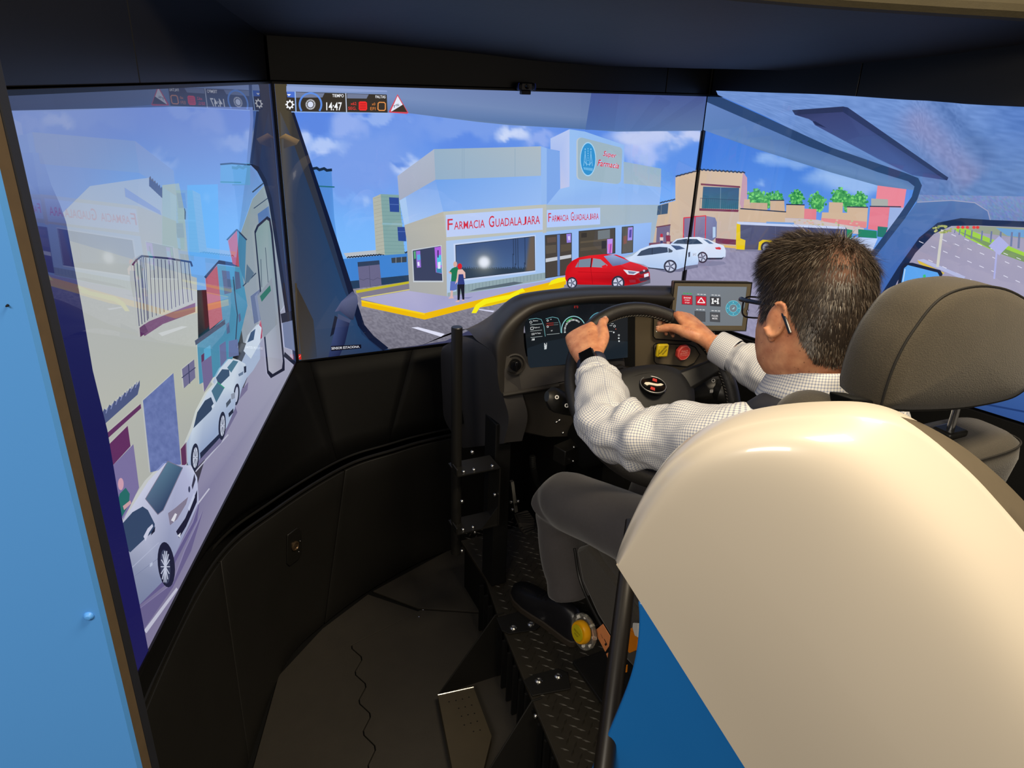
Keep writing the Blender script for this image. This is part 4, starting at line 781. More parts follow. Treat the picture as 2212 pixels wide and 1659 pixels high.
# dark walls behind everything so no hall light leaks in
back = struct('wall_back')
bw = MB()
bw.prism([V3(-.6, 2.36, 0), V3(2.6, 2.36, 0), V3(2.6, 2.36, 2.1), V3(-.6, 2.36, 2.1)], (0, .03, 0))
bw.build('board', M_dark, back, smooth=0)
bl_ = cL + dL * 1.40 - nL * .14
MB().prism([bl_, cL - nL * .14 - dL * .1, cL - nL * .14 - dL * .1 + V3(0, 0, 2.1), bl_ + V3(0, 0, 2.1)], -nL * .03).build('board', M_dark, back, smooth=0)
br_ = cR + dR * 2.4 - nR * .14
MB().prism([cR - nR * .14 - dR * .1, br_, br_ + V3(0, 0, 2.1), cR - nR * .14 - dR * .1 + V3(0, 0, 2.1)], -nR * .03).build('board', M_dark, back, smooth=0)
wr = struct('wall_right')
MB().prism([cR + nR * .02 - V3(0, 0, 0), cR + dR * 2.4 + nR * .02, cR + dR * 2.4 + nR * .02 + V3(0, 0, ZB_ - .01), cR + nR * .02 + V3(0, 0, ZB_ - .01)], -nR * .03).build('wall_panel', M_dark, wr, smooth=0)

# fascia above the displays
fas = struct('trim_1')
def fpanel(a, b, z0, z1, n, m=M_fascia, d=.02): MB().prism([V3(a[0], a[1], z0), V3(b[0], b[1], z0), V3(b[0], b[1], z1), V3(a[0], a[1], z1)], n * -d).build('fascia_panel', m, fas, smooth=0, bevel=.0015)
zf0, zf1 = ZT_ + .008, 1.98
yF = YS + .005
xs = [XL - .01, at(1440, 180, Y=yF)[0], XR + .02]
for a, b in zip(xs[:-1], xs[1:]): fpanel(V3(a + .001, yF, 0), V3(b - .001, yF, 0), zf0, zf1, V3(0, -1, 0))
sL = cL - nL * .004
kk = (at_plane(295, 130, sL, nL) - sL) @ dL
fpanel(sL, sL + dL * (kk - .001), zf0, zf1, nL); fpanel(sL + dL * (kk + .001), sL + dL * 1.49, zf0, zf1, nL)
sR = cR - nR * .004; kr = (at_plane(1855, 180, sR, nR) - sR) @ dR
fpanel(sR, sR + dR * (kr - .001), zf0, zf1, nR); fpanel(sR + dR * (kr + .001), sR + dR * 2.0, zf0, zf1, nR)
for px in (1497, 1568, 1580):
    p = at(px, 146 if px < 1570 else 196, Y=yF - .003); MB().box(p, (.034 if px == 1497 else .016, .004, .005)).build('tape_scrap', M_khaki, fas)

# padded hood overhead: slopes up from above the displays towards the entrance
hood = struct('ceiling')
fr = spline([at(-260, 90, d=1.75), at(60, 72, d=1.9), at(350, 86, d=2.02), at(620, 106, d=2.15), at(900, 121, d=2.2), at(1300, 141, d=2.3), at(1700, 152, d=2.3), at(2000, 153, d=2.2), at(2300, 146, d=2.05), at(2700, 120, d=1.9)], 60)
rear = spline([at(-400, -160, Z=1.82), at(100, -150, Z=1.84), at(500, -120, Z=1.86), at(900, -90, Z=1.87), at(1300, -40, Z=1.87), at(1690, 0, Z=1.86), at(2000, 22, Z=1.855), at(2212, 35, Z=1.85), at(2500, 60, Z=1.84), at(2800, 80, Z=1.83)], 60)
G = []
for j, t in enumerate(np.linspace(0, 1, 14)):
    row = []
    for i in range(60):
        p = fr[i] * (1 - t) + rear[i] * t; sag = .018 * math.sin(math.pi * t) ** .7
        p = p + V3(0, 0, -sag * .6 + .004 * fbm(p[0] * 3, p[1] * 3, 1, 3)); row.append(p)
    G.append(row)
MB().grid([[p + V3(0, .0, .10) + unit(fr[i] - rear[i]) * .05 for i, p in enumerate(G[0])], [p + V3(0, 0, .03) + unit(fr[i] - rear[i]) * .018 for i, p in enumerate(G[0])]] + G).build('hood_lining', M_hood, hood, smooth=60)
edge = MB(); edge.tube([p + V3(0, -.012, .012) for p in rear], .024, 10); edge.build('hood_edge_roll', M_khaki, hood)
MB().grid([[p + V3(0, -.02, .02) for p in rear], [p + V3(0, .1, .10) for p in rear], [p + V3(0, .1, .12) for p in fr]]).build('hood_top', M_hood, hood, smooth=0)

# sky blue side wall of the booth with its board edge, left of the entrance
A = V3(-.175 * .70, .70, 0); e_dir = V3(.342, .94, 0)
t_ = .02
for k in range(400):
    B = A + e_dir * t_
    if B[0] / B[1] >= -.1449: break
    t_ += .0004
wl = struct('wall_left')
M_navy = mat('dark_gasket', rgb(26, 28, 36), .6)
def post(a, b, thick_dir, z0, z1): return [V3(a[0], a[1], z0), V3(b[0], b[1], z0), V3(b[0], b[1], z1), V3(a[0], a[1], z1)]
mid = A + e_dir * t_ * .62
lft = A + V3(-.94, .20, 0) * .9
MB().prism([V3(A[0], A[1], -.02), V3(mid[0], mid[1], -.02), V3(mid[0], mid[1], 1.95), V3(A[0], A[1], 1.95)], V3(-.03, .012, 0)).build('board_edge', M_edge, wl, smooth=0, bevel=.002)
MB().prism([V3(mid[0], mid[1], -.02), V3(B[0], B[1], -.02), V3(B[0], B[1], 1.95), V3(mid[0], mid[1], 1.95)], V3(-.03, .012, 0)).build('gasket', M_navy, wl, smooth=0, bevel=.002)
MB().prism([V3(A[0] - .001, A[1] - .002, -.02), V3(lft[0], lft[1], -.02), V3(lft[0], lft[1], 1.95), V3(A[0] - .001, A[1] - .002, 1.95)], V3(.004, .008, 0)).build('painted_panel', M_skyblue, wl, smooth=0)
pn = unit(np.cross(lft - A, V3(0, 0, 1))); pn = pn if pn[1] < 0 else -pn
for px, py, r_, mm in ((191, 1332, .005, M_skyblue), (16, 660, .0011, M_dark)):
    p = at_plane(px, py, A + pn * .003, pn); MB().lathe(p, pn, [(r_, -.001), (r_ * .9, .001), (r_ * .5, .003), (.0003, .0034)], 12).build('cap' if r_ > .003 else 'nail_hole', mm, wl)
for px, py in ((172, 1000 - 30), (233, 1348)):
    pass
# lock plate on the lower wall panel
i0 = near(ledge, at(640, 1180, Z=.27))
pl_c = at(630, 1178, Z=.30); base_n = unit(np.cross(ledge[near(ledge, at(600, 1100, Z=.5)) + 1] - ledge[near(ledge, at(600, 1100, Z=.5)) - 1], V3(0, 0, 1))); 
if base_n[1] > 0: base_n = -base_n
ii = near(ledge, at(630, 1085, Z=.5)); tt_ = .42
pc = ledge[ii] * (1 - tt_) + foot[ii] * tt_
edge_u = unit(ledge[ii + 1] - ledge[ii - 1]); edge_v = unit(foot[ii] - ledge[ii]); pnn = unit(np.cross(edge_u, edge_v)); pnn = pnn if pnn[1] < 0 else -pnn
pc = at_plane(630, 1177, pc, pnn)
lock = thing('cabinet_lock', pc + pnn * .006, 'black lock plate with a round key barrel on the curved lower panel', 'lock')
Pq = lambda u, v, k=.0065: pc + edge_u * u + edge_v * v + pnn * k
MB().prism([Pq(-.03, -.052), Pq(.012, -.052), Pq(.032, -.03), Pq(.032, .045), Pq(.02, .055), Pq(-.02, .055), Pq(-.032, .04), Pq(-.032, -.045)], pnn * .006).build('plate', M_plate, lock, bevel=.002)
MB().lathe(Pq(0, 0, .012), pnn, [(.015, 0), (.015, .004), (.011, .006), (.009, .003), (.0005, .003)], 20).build('key_barrel', mat('dull_brass', rgb(120, 100, 78), .35, .8), lock)
MB().box(Pq(0, 0, .0155), (.002, .002, .006), frame(pnn, edge_v)).build('key_slot', M_chrome, lock)
for u, v in ((.018, .03), (.024, -.002)): MB().ball(Pq(u, v, .0125), .0022, 8, 6).build('rivet', M_chrome, lock)

# webcam clipped to the top of the centre display
wp = at(1135, 187, Y=YS - .014)
wc = thing('webcam', wp + V3(0, 0, -.015), 'small black webcam clipped on top of the centre display', 'webcam')
def rbox(c, s, r=.006): return MB().box(c, s)
rbox(wp, (.062, .022, .024)).build('body', M_plate, wc, bevel=.009, bseg=4)
M_bluel = mat('blue_trim', rgb(50, 80, 200), .3)
for sx in (-1, 1): MB().tube([wp + V3(sx * (.026 + .004 * math.cos(a)), -.0115, .010 * math.sin(a)) for a in np.linspace(-1.4, 1.4, 7)], .0012, 6).build('blue_edge', M_bluel, wc)
MB().box(wp + V3(0, -.0112, 0), (.034, .002, .018)).build('face_plate', mat('camera_grey', rgb(92, 84, 72), .4), wc, bevel=.003)
MB().lathe(wp + V3(0, -.012, 0), (0, -1, 0), [(.0075, 0), (.007, .0025), (.0045, .002), (.0003, .001)], 18).build('lens', mat('lens_glass', rgb(12, 12, 16), .08), wc)
MB().box(wp + V3(0, .006, -.017), (.032, .03, .012)).build('clip', M_plate, wc, bevel=.002)
# ------------------------------------------------------------------ dashboard
M_dash = mat('dash_plastic', rgb(44, 41, 38), .5, var=.12, scale=30, bump=.18, bscale=900)
M_dash2 = mat('dash_grey', rgb(60, 58, 58), .5, var=.1, scale=30, bump=.12, bscale=900)
M_cons = mat('console_panel', rgb(92, 82, 66), .5, var=.08, scale=30, bump=.1, bscale=900)
M_leather = mat('black_leather', rgb(34, 32, 30), .42, var=.15, scale=60, bump=.35, bscale=700)
M_pad = mat('hub_plastic', rgb(26, 25, 25), .55, var=.1, bump=.1, bscale=900)
M_gloss = mat('gloss_black', rgb(12, 12, 13), .12)
M_disp = screen_mat('dial_glass', .1, 1.45, 1.0)

dash = thing('dashboard', (1.0, 1.66, .45), 'dark grey driving dashboard with curved instrument cowl behind the steering wheel', 'dashboard')
r0 = [(905, 748, 2.10), (975, 722, 2.08), (1040, 700, 2.06), (1108, 668, 2.06), (1162, 650, 2.06), (1256, 640, 2.06), (1360, 636, 2.06), (1470, 632, 2.06)]
r1 = [(996, 712, 1.92), (1034, 703, 1.86), (1067, 676, 1.79), (1108, 642, 1.75), (1160, 629, 1.74), (1256, 620, 1.74), (1360, 617, 1.74), (1470, 617, 1.74)]
r15 = [(1030, 735, 1.74), (1050, 712, 1.72), (1076, 684, 1.69), (1113, 654, 1.67), (1162, 639, 1.67), (1256, 629, 1.67), (1360, 627, 1.67), (1470, 628, 1.68)]
rl = [(1068, 771, 1.61), (1068, 738, 1.61), (1086, 704, 1.61), (1120, 674, 1.615), (1165, 654, 1.62), (1256, 643, 1.63), (1360, 640, 1.63), (1470, 644, 1.64)]
r2 = [(1086, 852, 1.60), (1092, 770, 1.60), (1108, 722, 1.602), (1134, 690, 1.61), (1172, 670, 1.62), (1256, 657, 1.64), (1348, 656, 1.65), (1470, 664, 1.66)]
r3 = [(1146, 800, 1.665), (1134, 756, 1.665), (1132, 708, 1.665), (1146, 684, 1.67), (1180, 668, 1.675), (1256, 658, 1.68), (1342, 657, 1.69), (1470, 676, 1.70)]
rows = []
for r in (r0, r1, r15, rl, r2, r3):
    pts = spline([V3(*p) for p in r], 56); rows.append([at(p[0], p[1], Y=p[2]) for p in pts])
fine = []
cols_ = [spline([rows[k][i] for k in range(6)], 26) for i in range(56)]
MB().grid([[cols_[i][j] for i in range(56)] for j in range(26)]).build('cowl', M_dash, dash, smooth=70)
# left cheek
nearE = spline([at(996, 726, Y=1.90), at(1030, 738, Y=1.74), at(1068, 771, Y=1.61), at(1086, 852, Y=1.60), at(1099, 905, Y=1.605), at(1088, 958, Y=1.63)], 24)
farE = spline([at(958, 748, Y=2.06), at(954, 756, Y=2.06), at(952, 780, Y=2.06), at(956, 860, Y=2.05), at(962, 910, Y=2.04), at(1000, 968, Y=1.95)], 24)
gk = [[f * (1 - t) + n * t for f, n in zip(farE, nearE)] for t in np.linspace(0, 1, 8)]
gk += [[p + V3(.012 * k, .004, -.001 * k) for p in nearE] for k in (1, 3, 5)]
MB().grid(gk).build('cheek_panel', M_dash2, dash, smooth=40)
# body under the cowl
bd = [at(1086, 852, Y=1.605), at(1150, 838, Y=1.605), at(1215, 825, Y=1.615), at(1345, 790, Y=1.66), at(1480, 850, Y=1.68), at(1480, 940, Y=1.70), at(1180, 945, Y=1.68), at(1100, 930, Y=1.63)]
MB().prism(bd, V3(0.0, .22, 0)).build('knee_panel', M_dash, dash, smooth=30, bevel=.006)
rdg = [at(1086, 853, Y=1.60), at(1150, 842, Y=1.595), at(1206, 832, Y=1.60)]
MB().tube(spline(rdg, 12), .006, 8).build('knee_ridge', M_dash, dash)
lf = [at(1088, 800, Y=1.60), at(1092, 765, Y=1.60), at(1130, 770, Y=1.66), at(1148, 796, Y=1.665), at(1350, 772, Y=1.69), at(1352, 800, Y=1.665), at(1210, 826, Y=1.61), at(1086, 852, Y=1.60)]
MB().prism(lf, V3(0, .03, -.004)).build('lower_bezel', M_dash, dash, smooth=30, bevel=.004)
# headlight switch in its oval dish
kp = at(1112, 787, Y=1.60); kn = unit((-.25, -1, .12))
MB().lathe(kp + kn * -.004, kn, [(.030, 0), (.030, .006), (.026, .007), (.022, .002), (.0005, .002)], 24).build('switch_dish', M_dash, dash)
MB().lathe(kp, kn, [(.016, 0), (.0155, .014), (.0135, .017), (.0005, .018)], 20).build('switch_knob', M_gloss, dash)
MB().box(kp + kn * .02, (.007, .026, .012), frame(kn, (1, 0, 0))).build('switch_grip', M_gloss, dash, bevel=.002)
# console to the right of the dials
cs = [at(1345, 655, Y=1.69), at(1475, 648, Y=1.69), at(1545, 690, Y=1.70), at(1548, 760, Y=1.70), at(1520, 800, Y=1.70), at(1480, 822, Y=1.70), at(1350, 800, Y=1.69)]
MB().prism(cs, V3(0, .10, 0)).build('console', M_cons, dash, smooth=30, bevel=.008, bseg=3)
MB().prism([at(p[0], p[1], Y=1.687) for p in [(1350, 660), (1372, 660), (1372, 795), (1350, 790)]], V3(0, .02, 0)).build('console_gap', M_dark, dash, smooth=0)
def plate(pts, name, y, th=.004): MB().prism([at(a, b, Y=y) for a, b in pts], V3(0, -th, 0)).build(name, M_cons, dash, smooth=30, bevel=.001); lp = MB(); lp.tube([at(a, b, Y=y - th - .0005) for a, b in pts], .0016, 6, closed=True); lp.build(name + '_seam', M_dark, dash)
plate([(1416, 651), (1460, 650), (1500, 668), (1502, 730), (1492, 738), (1416, 732), (1411, 726), (1412, 656)], 'switch_plate', 1.689)
plate([(1417, 742), (1490, 745), (1502, 750), (1512, 766), (1500, 784), (1484, 792), (1418, 786), (1413, 780), (1412, 746)], 'valve_plate', 1.689)
led = bpy.data.materials.new('led_white'); led.use_nodes = True; led.node_tree.nodes['Principled BSDF'].inputs['Emission Color'].default_value = (1, 1, .75, 1); led.node_tree.nodes['Principled BSDF'].inputs['Emission Strength'].default_value = 3
MB().lathe(at(1420, 714, Y=1.685), (0, -1, 0), [(.0042, 0), (.0035, .002), (.0005, .003)], 12).build('indicator_light', led, dash)
# square yellow and octagonal red air valve knobs
M_yel = mat('yellow_plastic', rgb(206, 178, 24), .4, var=.05); M_red = mat('red_plastic', rgb(196, 62, 56), .45, var=.06); M_ink = mat('black_print', rgb(22, 20, 16), .7); M_inkw = mat('pale_print', rgb(240, 170, 160), .6)
yk = at(1430, 757, Y=1.66); rk = at(1478, 763, Y=1.655)
ky = thing('valve_knob', yk + V3(0, .028, -.02), 'square yellow brake valve knob on the console', 'knob')
MB().cyl(yk + V3(0, .026, 0), yk + V3(0, .006, 0), .008).build('stem', M_dark, ky)
MB().box(yk, (.042, .014, .042), rotx(-.1) @ np.array([[.99, 0, .1], [0, 1, 0], [-.1, 0, .99]])).build('cap', M_yel, ky, bevel=.006, bseg=3)
rkk = thing('valve_knob', rk + V3(0, .034, -.02), 'octagonal red air supply knob beside the yellow one', 'knob')
MB().cyl(rk + V3(0, .03, 0), rk + V3(0, .004, 0), .012).build('stem', M_dark, rkk)
MB().prism([rk + V3(.0265 * math.cos(a), 0, .0265 * math.sin(a)) for a in np.arange(8) * math.pi / 4 + .3927], V3(0, .014, 0)).build('cap', M_red, rkk, bevel=.003)
def decal(parent, body, c, ux, uz, w_, h_, m, nrm, name='lettering', bold=0.0):
    v, f = text_mesh(body, bold); c = np.asarray(c, float); ux, uz = unit(ux), unit(uz)
    MB().add([c + ux * ((x - .5) * w_) + uz * ((y - .5) * h_) for x, y in v], f).build(name, m, parent, smooth=0)
N_ = V3(0, -1, 0)
dv, du = unit((.7, 0, .72)), unit((.72, 0, -.7))
decal(ky, 'PARKING', yk + V3(-.003, -.0082, .004), dv, -du, .030, .006, M_ink, N_); decal(ky, 'BRAKE', yk + V3(.004, -.0082, -.003), dv, -du, .022, .006, M_ink, N_)
decal(ky, 'PUSH', yk + V3(.008, -.0082, .016), (1, 0, 0), (0, 0, 1), .012, .004, M_ink, N_); decal(ky, 'PULL', yk + V3(-.006, -.0082, -.017), (1, 0, 0), (0, 0, 1), .018, .004, M_ink, N_)
decal(ky, 'RELEASE', yk + V3(-.0175, -.0082, -.002), (0, 0, 1), (-1, 0, 0), .02, .0035, M_ink, N_)
decal(rkk, 'TRAILER', rk + V3(0, -.0006, .007), (1, 0, 0), (0, 0, 1), .026, .0055, M_inkw, N_); decal(rkk, 'AIR SUPPLY', rk + V3(0, -.0006, -.0005), (1, 0, 0), (0, 0, 1), .032, .0055, M_inkw, N_); decal(rkk, 'NOT FOR PARKING', rk + V3(0, -.0006, -.007), (1, 0, 0), (0, 0, 1), .03, .003, M_inkw, N_)
lp = MB(); lp.tube([rk + V3(.0215 * math.cos(a), -.0004, .0215 * math.sin(a)) for a in np.linspace(0, 6.2832, 32, endpoint=False)], .0004, 4, closed=True); lp.build('print_ring', M_inkw, rkk)

# instrument display
nD = unit((0, -1, .12)); pD = at(1245, 722, Y=1.682)
qd = [at_plane(a, b, pD, nD) for a, b in ((1128, 652), (1356, 652), (1356, 772), (1142, 796))]
PD = Pic(*qd, nD, step=1e-5); c = PD
c.poly([(1120, 640), (1360, 640), (1360, 800), (1120, 800)], ((14, 17, 21), (20, 22, 26), (22, 29, 35), (18, 27, 33)))
c.poly([(1140, 752), (1180, 738), (1220, 730), (1360, 738), (1360, 800), (1130, 800)], (25, 34, 42))
Zc = ZT(940, 600, .31646)
TQ = (110, 170, 176)
c.line([(640, 285), (690, 276), (725, 285), (742, 330), (752, 400)], 1, TQ, Zc); c.line([(755, 280), (800, 268), (838, 276), (852, 310), (858, 375)], 1, TQ, Zc)
for (x, y, w_) in ((650, 322, 80), (650, 365, 78), (652, 408, 80), (762, 388, 86)): c.line([(x, y), (x + w_, y - 8)], .7, (180, 190, 190), Zc)
for (x, y) in ((760, 312), (760, 325)): c.line([(x, y), (x + 48, y - 4)], .9, (206, 60, 48), Zc); c.line([(x + 50, y - 4), (x + 80, y - 6)], .6, (130, 150, 150), Zc)
for (x, y, r_) in ((653, 303, 9), (768, 292, 7), (768, 334, 7), (1224, 330, 8), (1254, 392, 6)): c.ring((x, y), r_, r_, 2.5, (220, 224, 224), 14, T=Zc)
q = [(652, 338), (670, 336), (670, 352), (652, 354)]; c.line(q + [q[0]], .9, (220, 224, 224), Zc)
for (tx, x, y, w_, h_) in (('Battery', 668, 300, 34, 10), ('Engine oil', 676, 346, 36, 10), ('Air Tanks', 682, 384, 38, 9), ('12:30', 658, 392, 20, 14), ('AM', 658, 430, 20, 16), ('km', 786, 288, 8, 8), ('100', 790, 366, 10, 8), ('N', 744, 470, 18, 24), ('Fuel', 1192, 330, 16, 7), ('in Range', 1178, 370, 32, 6), ('mph', 1200, 318, 18, 7)):
    c.text(tx, [(x, y - h_), (x + w_, y - h_ - 2), (x + w_, y - 2), (x, y)], (222, 226, 226), .006, T=Zc)
for k in range(12): c.line([(650 + k * 7, 320 - k * .7), (650 + k * 7, 324 - k * .7)], .5, (180, 190, 190), Zc)
c.poly([(745, 462), (762, 460), (760, 486), (745, 490)], (196, 202, 204), Zc)
c.ring((945, 360), 86, 100, 6, (140, 196, 198), 40, 170, 330, T=Zc); c.ring((945, 360), 74, 86, 7, (50, 170, 80), 12, 225, 262, T=Zc)
for k in range(24): a = math.radians(170 + k * 6); c.line([(945 + 66 * math.cos(a), 360 + 78 * math.sin(a)), (945 + 56 * math.cos(a), 360 + 68 * math.sin(a))], .8 if k % 4 else 1.6, (220, 224, 224), Zc)
c.ring((1130, 345), 96, 112, 5, (90, 160, 180), 30, 180, 262, T=Zc)
c.text('( ! )', [(948, 190), (974, 190), (974, 208), (948, 208)], (214, 50, 40), .02, T=Zc)
for (x, y) in ((1218, 372), (1252, 412), (1254, 432)): c.poly([(x, y - 6), (x + 7, y), (x, y + 7), (x - 6, y)], (220, 226, 226), Zc)
for (x, y) in ((1158, 355), (1232, 350)): c.ell((x, y), 3.5, 3.5, (206, 80, 60), T=Zc, n=8)
PD.build('instrument_display', M_disp, dash)

# ------------------------------------------------------------------ touch panel
pT0, pT1 = at(1457, 609, Y=1.645), at(1623, 618, Y=1.565)
tx_ = unit((pT1 - pT0) * V3(1, 1, 0)); nT = unit(np.cross(tx_, V3(0, .1, 1))); nT = nT if nT[1] < 0 else -nT
tz_ = unit(np.cross(tx_, nT)); tz_ = tz_ if tz_[2] > 0 else -tz_
wT = (pT1 - pT0) @ tx_; hT = abs((at_plane(1618, 721, pT1, nT) - pT1) @ tz_)
tab = thing('touch_panel', pT0 + tx_ * wT / 2 - tz_ * hT, 'small touch screen panel with red and grey icon buttons right of the wheel', 'monitor')
tp = lambda u, v, k=0.: pT0 + tx_ * u - tz_ * v + nT * k
M_tabf = mat('panel_frame', rgb(96, 88, 72), .4, var=.05); M_tab = screen_mat('touch_glass', .12, 1.45, 1.0)
fm = MB(); fu, fv = .009 / wT, .010 / hT
su0, su1, sv0, sv1 = wT * .05, wT * .945, hT * .085, hT * .90
for u0, u1, v0, v1 in ((0, wT, 0, sv0), (0, wT, sv1, hT), (0, su0, sv0, sv1), (su1, wT, sv0, sv1)): fm.prism([tp(u0, v0), tp(u1, v0), tp(u1, v1), tp(u0, v1)], -nT * .02)
fm.build('frame', M_tabf, tab, smooth=0)
rim_ = MB(); rim_.tube([tp(0, 0), tp(wT, 0), tp(wT, hT), tp(0, hT)], .0028, 6, closed=True); rim_.build('rim', M_plate, tab)
MB().prism([tp(0, 0, -.02), tp(wT, 0, -.02), tp(wT, hT, -.02), tp(0, hT, -.02)], -nT * .012).build('back_case', M_plate, tab, bevel=.003)
MB().cyl(tp(wT * .75, hT * .98, -.03), tp(wT * .75, hT * 1.1, -.10), .014).build('mount_arm', M_plate, tab)
PT = Pic(tp(su0, sv0, -.002), tp(su1, sv0, -.002), tp(su1, sv1, -.002), tp(su0, sv1, -.002), nT, step=1e-5); c = PT
Zt = ZT(1100, 430, .2441)
c.poly([(1450, 600), (1630, 600), (1630, 730), (1450, 730)], ((116, 126, 138), (118, 124, 130), (112, 118, 122), (112, 120, 128)))
def icon(x, y, w_, h_, col, leds):
    c.poly([(x, y), (x + w_, y + 6), (x + w_, y + h_ + 6), (x, y + h_)], (60, 62, 68), Zt); c.poly([(x + 4, y + 4), (x + w_ - 4, y + 10), (x + w_ - 4, y + h_ + 2), (x + 4, y + h_ - 4)], col, Zt)
    for k in range(3): c.poly([(x + 14 + k * 28, y - 17 + k * 1.5), (x + 34 + k * 28, y - 16 + k * 1.5), (x + 34 + k * 28, y - 9 + k * 1.5), (x + 14 + k * 28, y - 10 + k * 1.5)], leds, Zt)
icon(1526, 848, 96, 84, (196, 22, 46), (40, 180, 70)); icon(1650, 855, 96, 84, (200, 24, 48), (206, 208, 210)); icon(1776, 862, 96, 84, (58, 58, 62), (206, 208, 210)); icon(1640, 990, 96, 90, (78, 80, 84), (206, 208, 210)); icon(1776, 1000, 90, 84, (76, 78, 82), (206, 208, 210))
for tx, q in (('ENGINE', [(1545, 866), (1606, 869), (1606, 882), (1545, 879)]), ('START', [(1552, 888), (1598, 891), (1598, 902), (1552, 899)]), ('STOP', [(1554, 910), (1596, 913), (1596, 924), (1554, 921)]), ('FULLER', [(1792, 1024), (1848, 1027), (1848, 1043), (1792, 1040)]), ('MODE', [(1797, 1048), (1842, 1051), (1842, 1066), (1797, 1063)])): c.text(tx, q, (240, 236, 236), .008, T=Zt)
q = [(1698, 874), (1730, 918), (1668, 915)]; c.line(q + [q[0]], 2, (244, 238, 238), Zt)
c.line([(1800, 880), (1800, 925)], 2.6, (240, 240, 240), Zt); c.line([(1846, 882), (1846, 927)], 2.6, (240, 240, 240), Zt); c.line([(1800, 903), (1846, 905)], 1.6, (240, 240, 240), Zt); c.ell((1823, 904), 9, 10, (240, 240, 240), T=Zt, n=10)
for x in (1800, 1846):
    for y in (884, 922): c.line([(x - 8, y), (x + 8, y)], 2.6, (240, 240, 240), Zt)
c.ell((1982, 966), 66, 68, (70, 150, 172), T=Zt); c.ell((1982, 966), 36, 37, (112, 124, 134), T=Zt); c.ring((1982, 966), 67, 69, 4, (120, 200, 214), T=Zt); c.ring((1982, 966), 38, 39, 5, (110, 196, 212), T=Zt)
for k in range(4): a = math.radians(45 + 90 * k); c.line([(1982 + 36 * math.cos(a), 966 + 37 * math.sin(a)), (1982 + 66 * math.cos(a), 966 + 68 * math.sin(a))], 1.2, (112, 124, 134), Zt); a = math.radians(90 * k); c.ell((1982 + 51 * math.cos(a), 966 + 52 * math.sin(a)), 4, 4, (190, 225, 230), T=Zt, n=8)
c.line([(1974, 972), (1986, 970), (1990, 958)], 1.8, (170, 215, 225), Zt)
PT.build('screen', M_tab, tab)

# ------------------------------------------------------------------ steering wheel and column
WC = V3(1.056, 1.35, .957); eW = math.radians(42); WX = V3(1, 0, 0); WY = V3(0, math.sin(eW), math.cos(eW)); WN = V3(0, -math.cos(eW), math.sin(eW))
WR = .2335
whl = thing('steering_unit', WC - WN * .36, 'large black leather steering wheel with a round emblem, shaft housing and stalks', 'steering wheel')
wp_ = lambda u, v, k=0.: WC + WX * u + WY * v + WN * k
MB().tube([wp_(WR * math.cos(a), WR * math.sin(a)) for a in np.linspace(0, 2 * math.pi, 72, endpoint=False)], .0192, 16, closed=True).build('rim', M_leather, whl)
st = MB()
for k in range(150):
    a0, a1 = 2 * math.pi * (k + .15) / 150, 2 * math.pi * (k + .7) / 150; st.tube([wp_((WR - .0189) * math.cos(a0), (WR - .0189) * math.sin(a0), .004), wp_((WR - .0193) * math.cos(a1), (WR - .0193) * math.sin(a1), -.001)], .0009, 5)
M_thread = mat('grey_thread', rgb(120, 115, 105), .8); tag(st.build('stitching', M_thread, whl), kind='stuff')
for a in (58, 132):
    for da in (-1.2, 1.2): q = math.radians(a + da); MB().tube([wp_(WR * math.cos(q) + .0194 * math.cos(b_) * math.cos(q), WR * math.sin(q) + .0194 * math.cos(b_) * math.sin(q), .0194 * math.sin(b_)) for b_ in np.linspace(0, 6.283, 16, endpoint=False)], .0008, 5, closed=True).build('rim_joint', M_dark, whl)
# hub pad: rounded shield
def shield(k, s=1.0):
    out = []
    for a in np.linspace(0, 2 * math.pi, 48, endpoint=False):
        x = math.copysign(abs(math.cos(a)) ** .75, math.cos(a)) * .135 * s; y = math.copysign(abs(math.sin(a)) ** .8, math.sin(a)) * (.085 if math.sin(a) > 0 else .125) * s
        out.append(wp_(x * (1 - .25 * (y < 0) * abs(y) / .125), y - .005, k))
    return out
MB().loft([shield(-.085, .8), shield(-.065, 1.05), shield(-.045, 1.12), shield(-.03, 1.04), shield(-.021, .8), shield(-.0165, .45), shield(-.015, .1)]).build('hub_pad', M_pad, whl, smooth=50)
MB().tube([wp_(.098 * math.cos(a), .062 * math.sin(a) - .002, -.0215) for a in np.linspace(.1, 3.04, 24)], .0014, 5).build('pad_groove', M_dark, whl)
for a in (12, 168, 232, 308):
    q = math.radians(a); d2 = V3(math.cos(q), math.sin(q), 0); sd = V3(-math.sin(q), math.cos(q), 0)
    ring = []
    for t, w_, k in ((.09, .036, -.045), (.15, .030, -.035), (.20, .024, -.012), (.228, .022, 0)):
        ring.append([wp_(d2[0] * t + sd[0] * w_ * x, d2[1] * t + sd[1] * w_ * x, k + .011 * y) for x, y in ((-1, 0), (-.7, 1), (.7, 1), (1, 0), (.7, -1), (-.7, -1))])
    MB().loft(ring).build('spoke', M_pad, whl, smooth=50, bevel=.002)
EN = unit(V3(0, -math.cos(eW + .5), math.sin(eW + .5))); EY = np.cross(EN, WX); EC = wp_(.004, .022, -.008)
ep = lambda u, v, k=0.: EC + WX * u + EY * v * .92 + EN * k
MB().lathe(ep(0, 0, -.003), EN, [(.036, 0), (.036, .004), (.034, .006), (.031, .005), (.0005, .0055)], 32).build('emblem_disc', M_gloss, whl)
rg = MB(); rg.tube([ep(.0345 * math.cos(a), .0345 * math.sin(a), .0025) for a in np.linspace(0, 6.2832, 36, endpoint=False)], .0014, 6, closed=True); rg.build('emblem_ring', mat('satin_ring', rgb(150, 150, 150), .5, .8), whl)
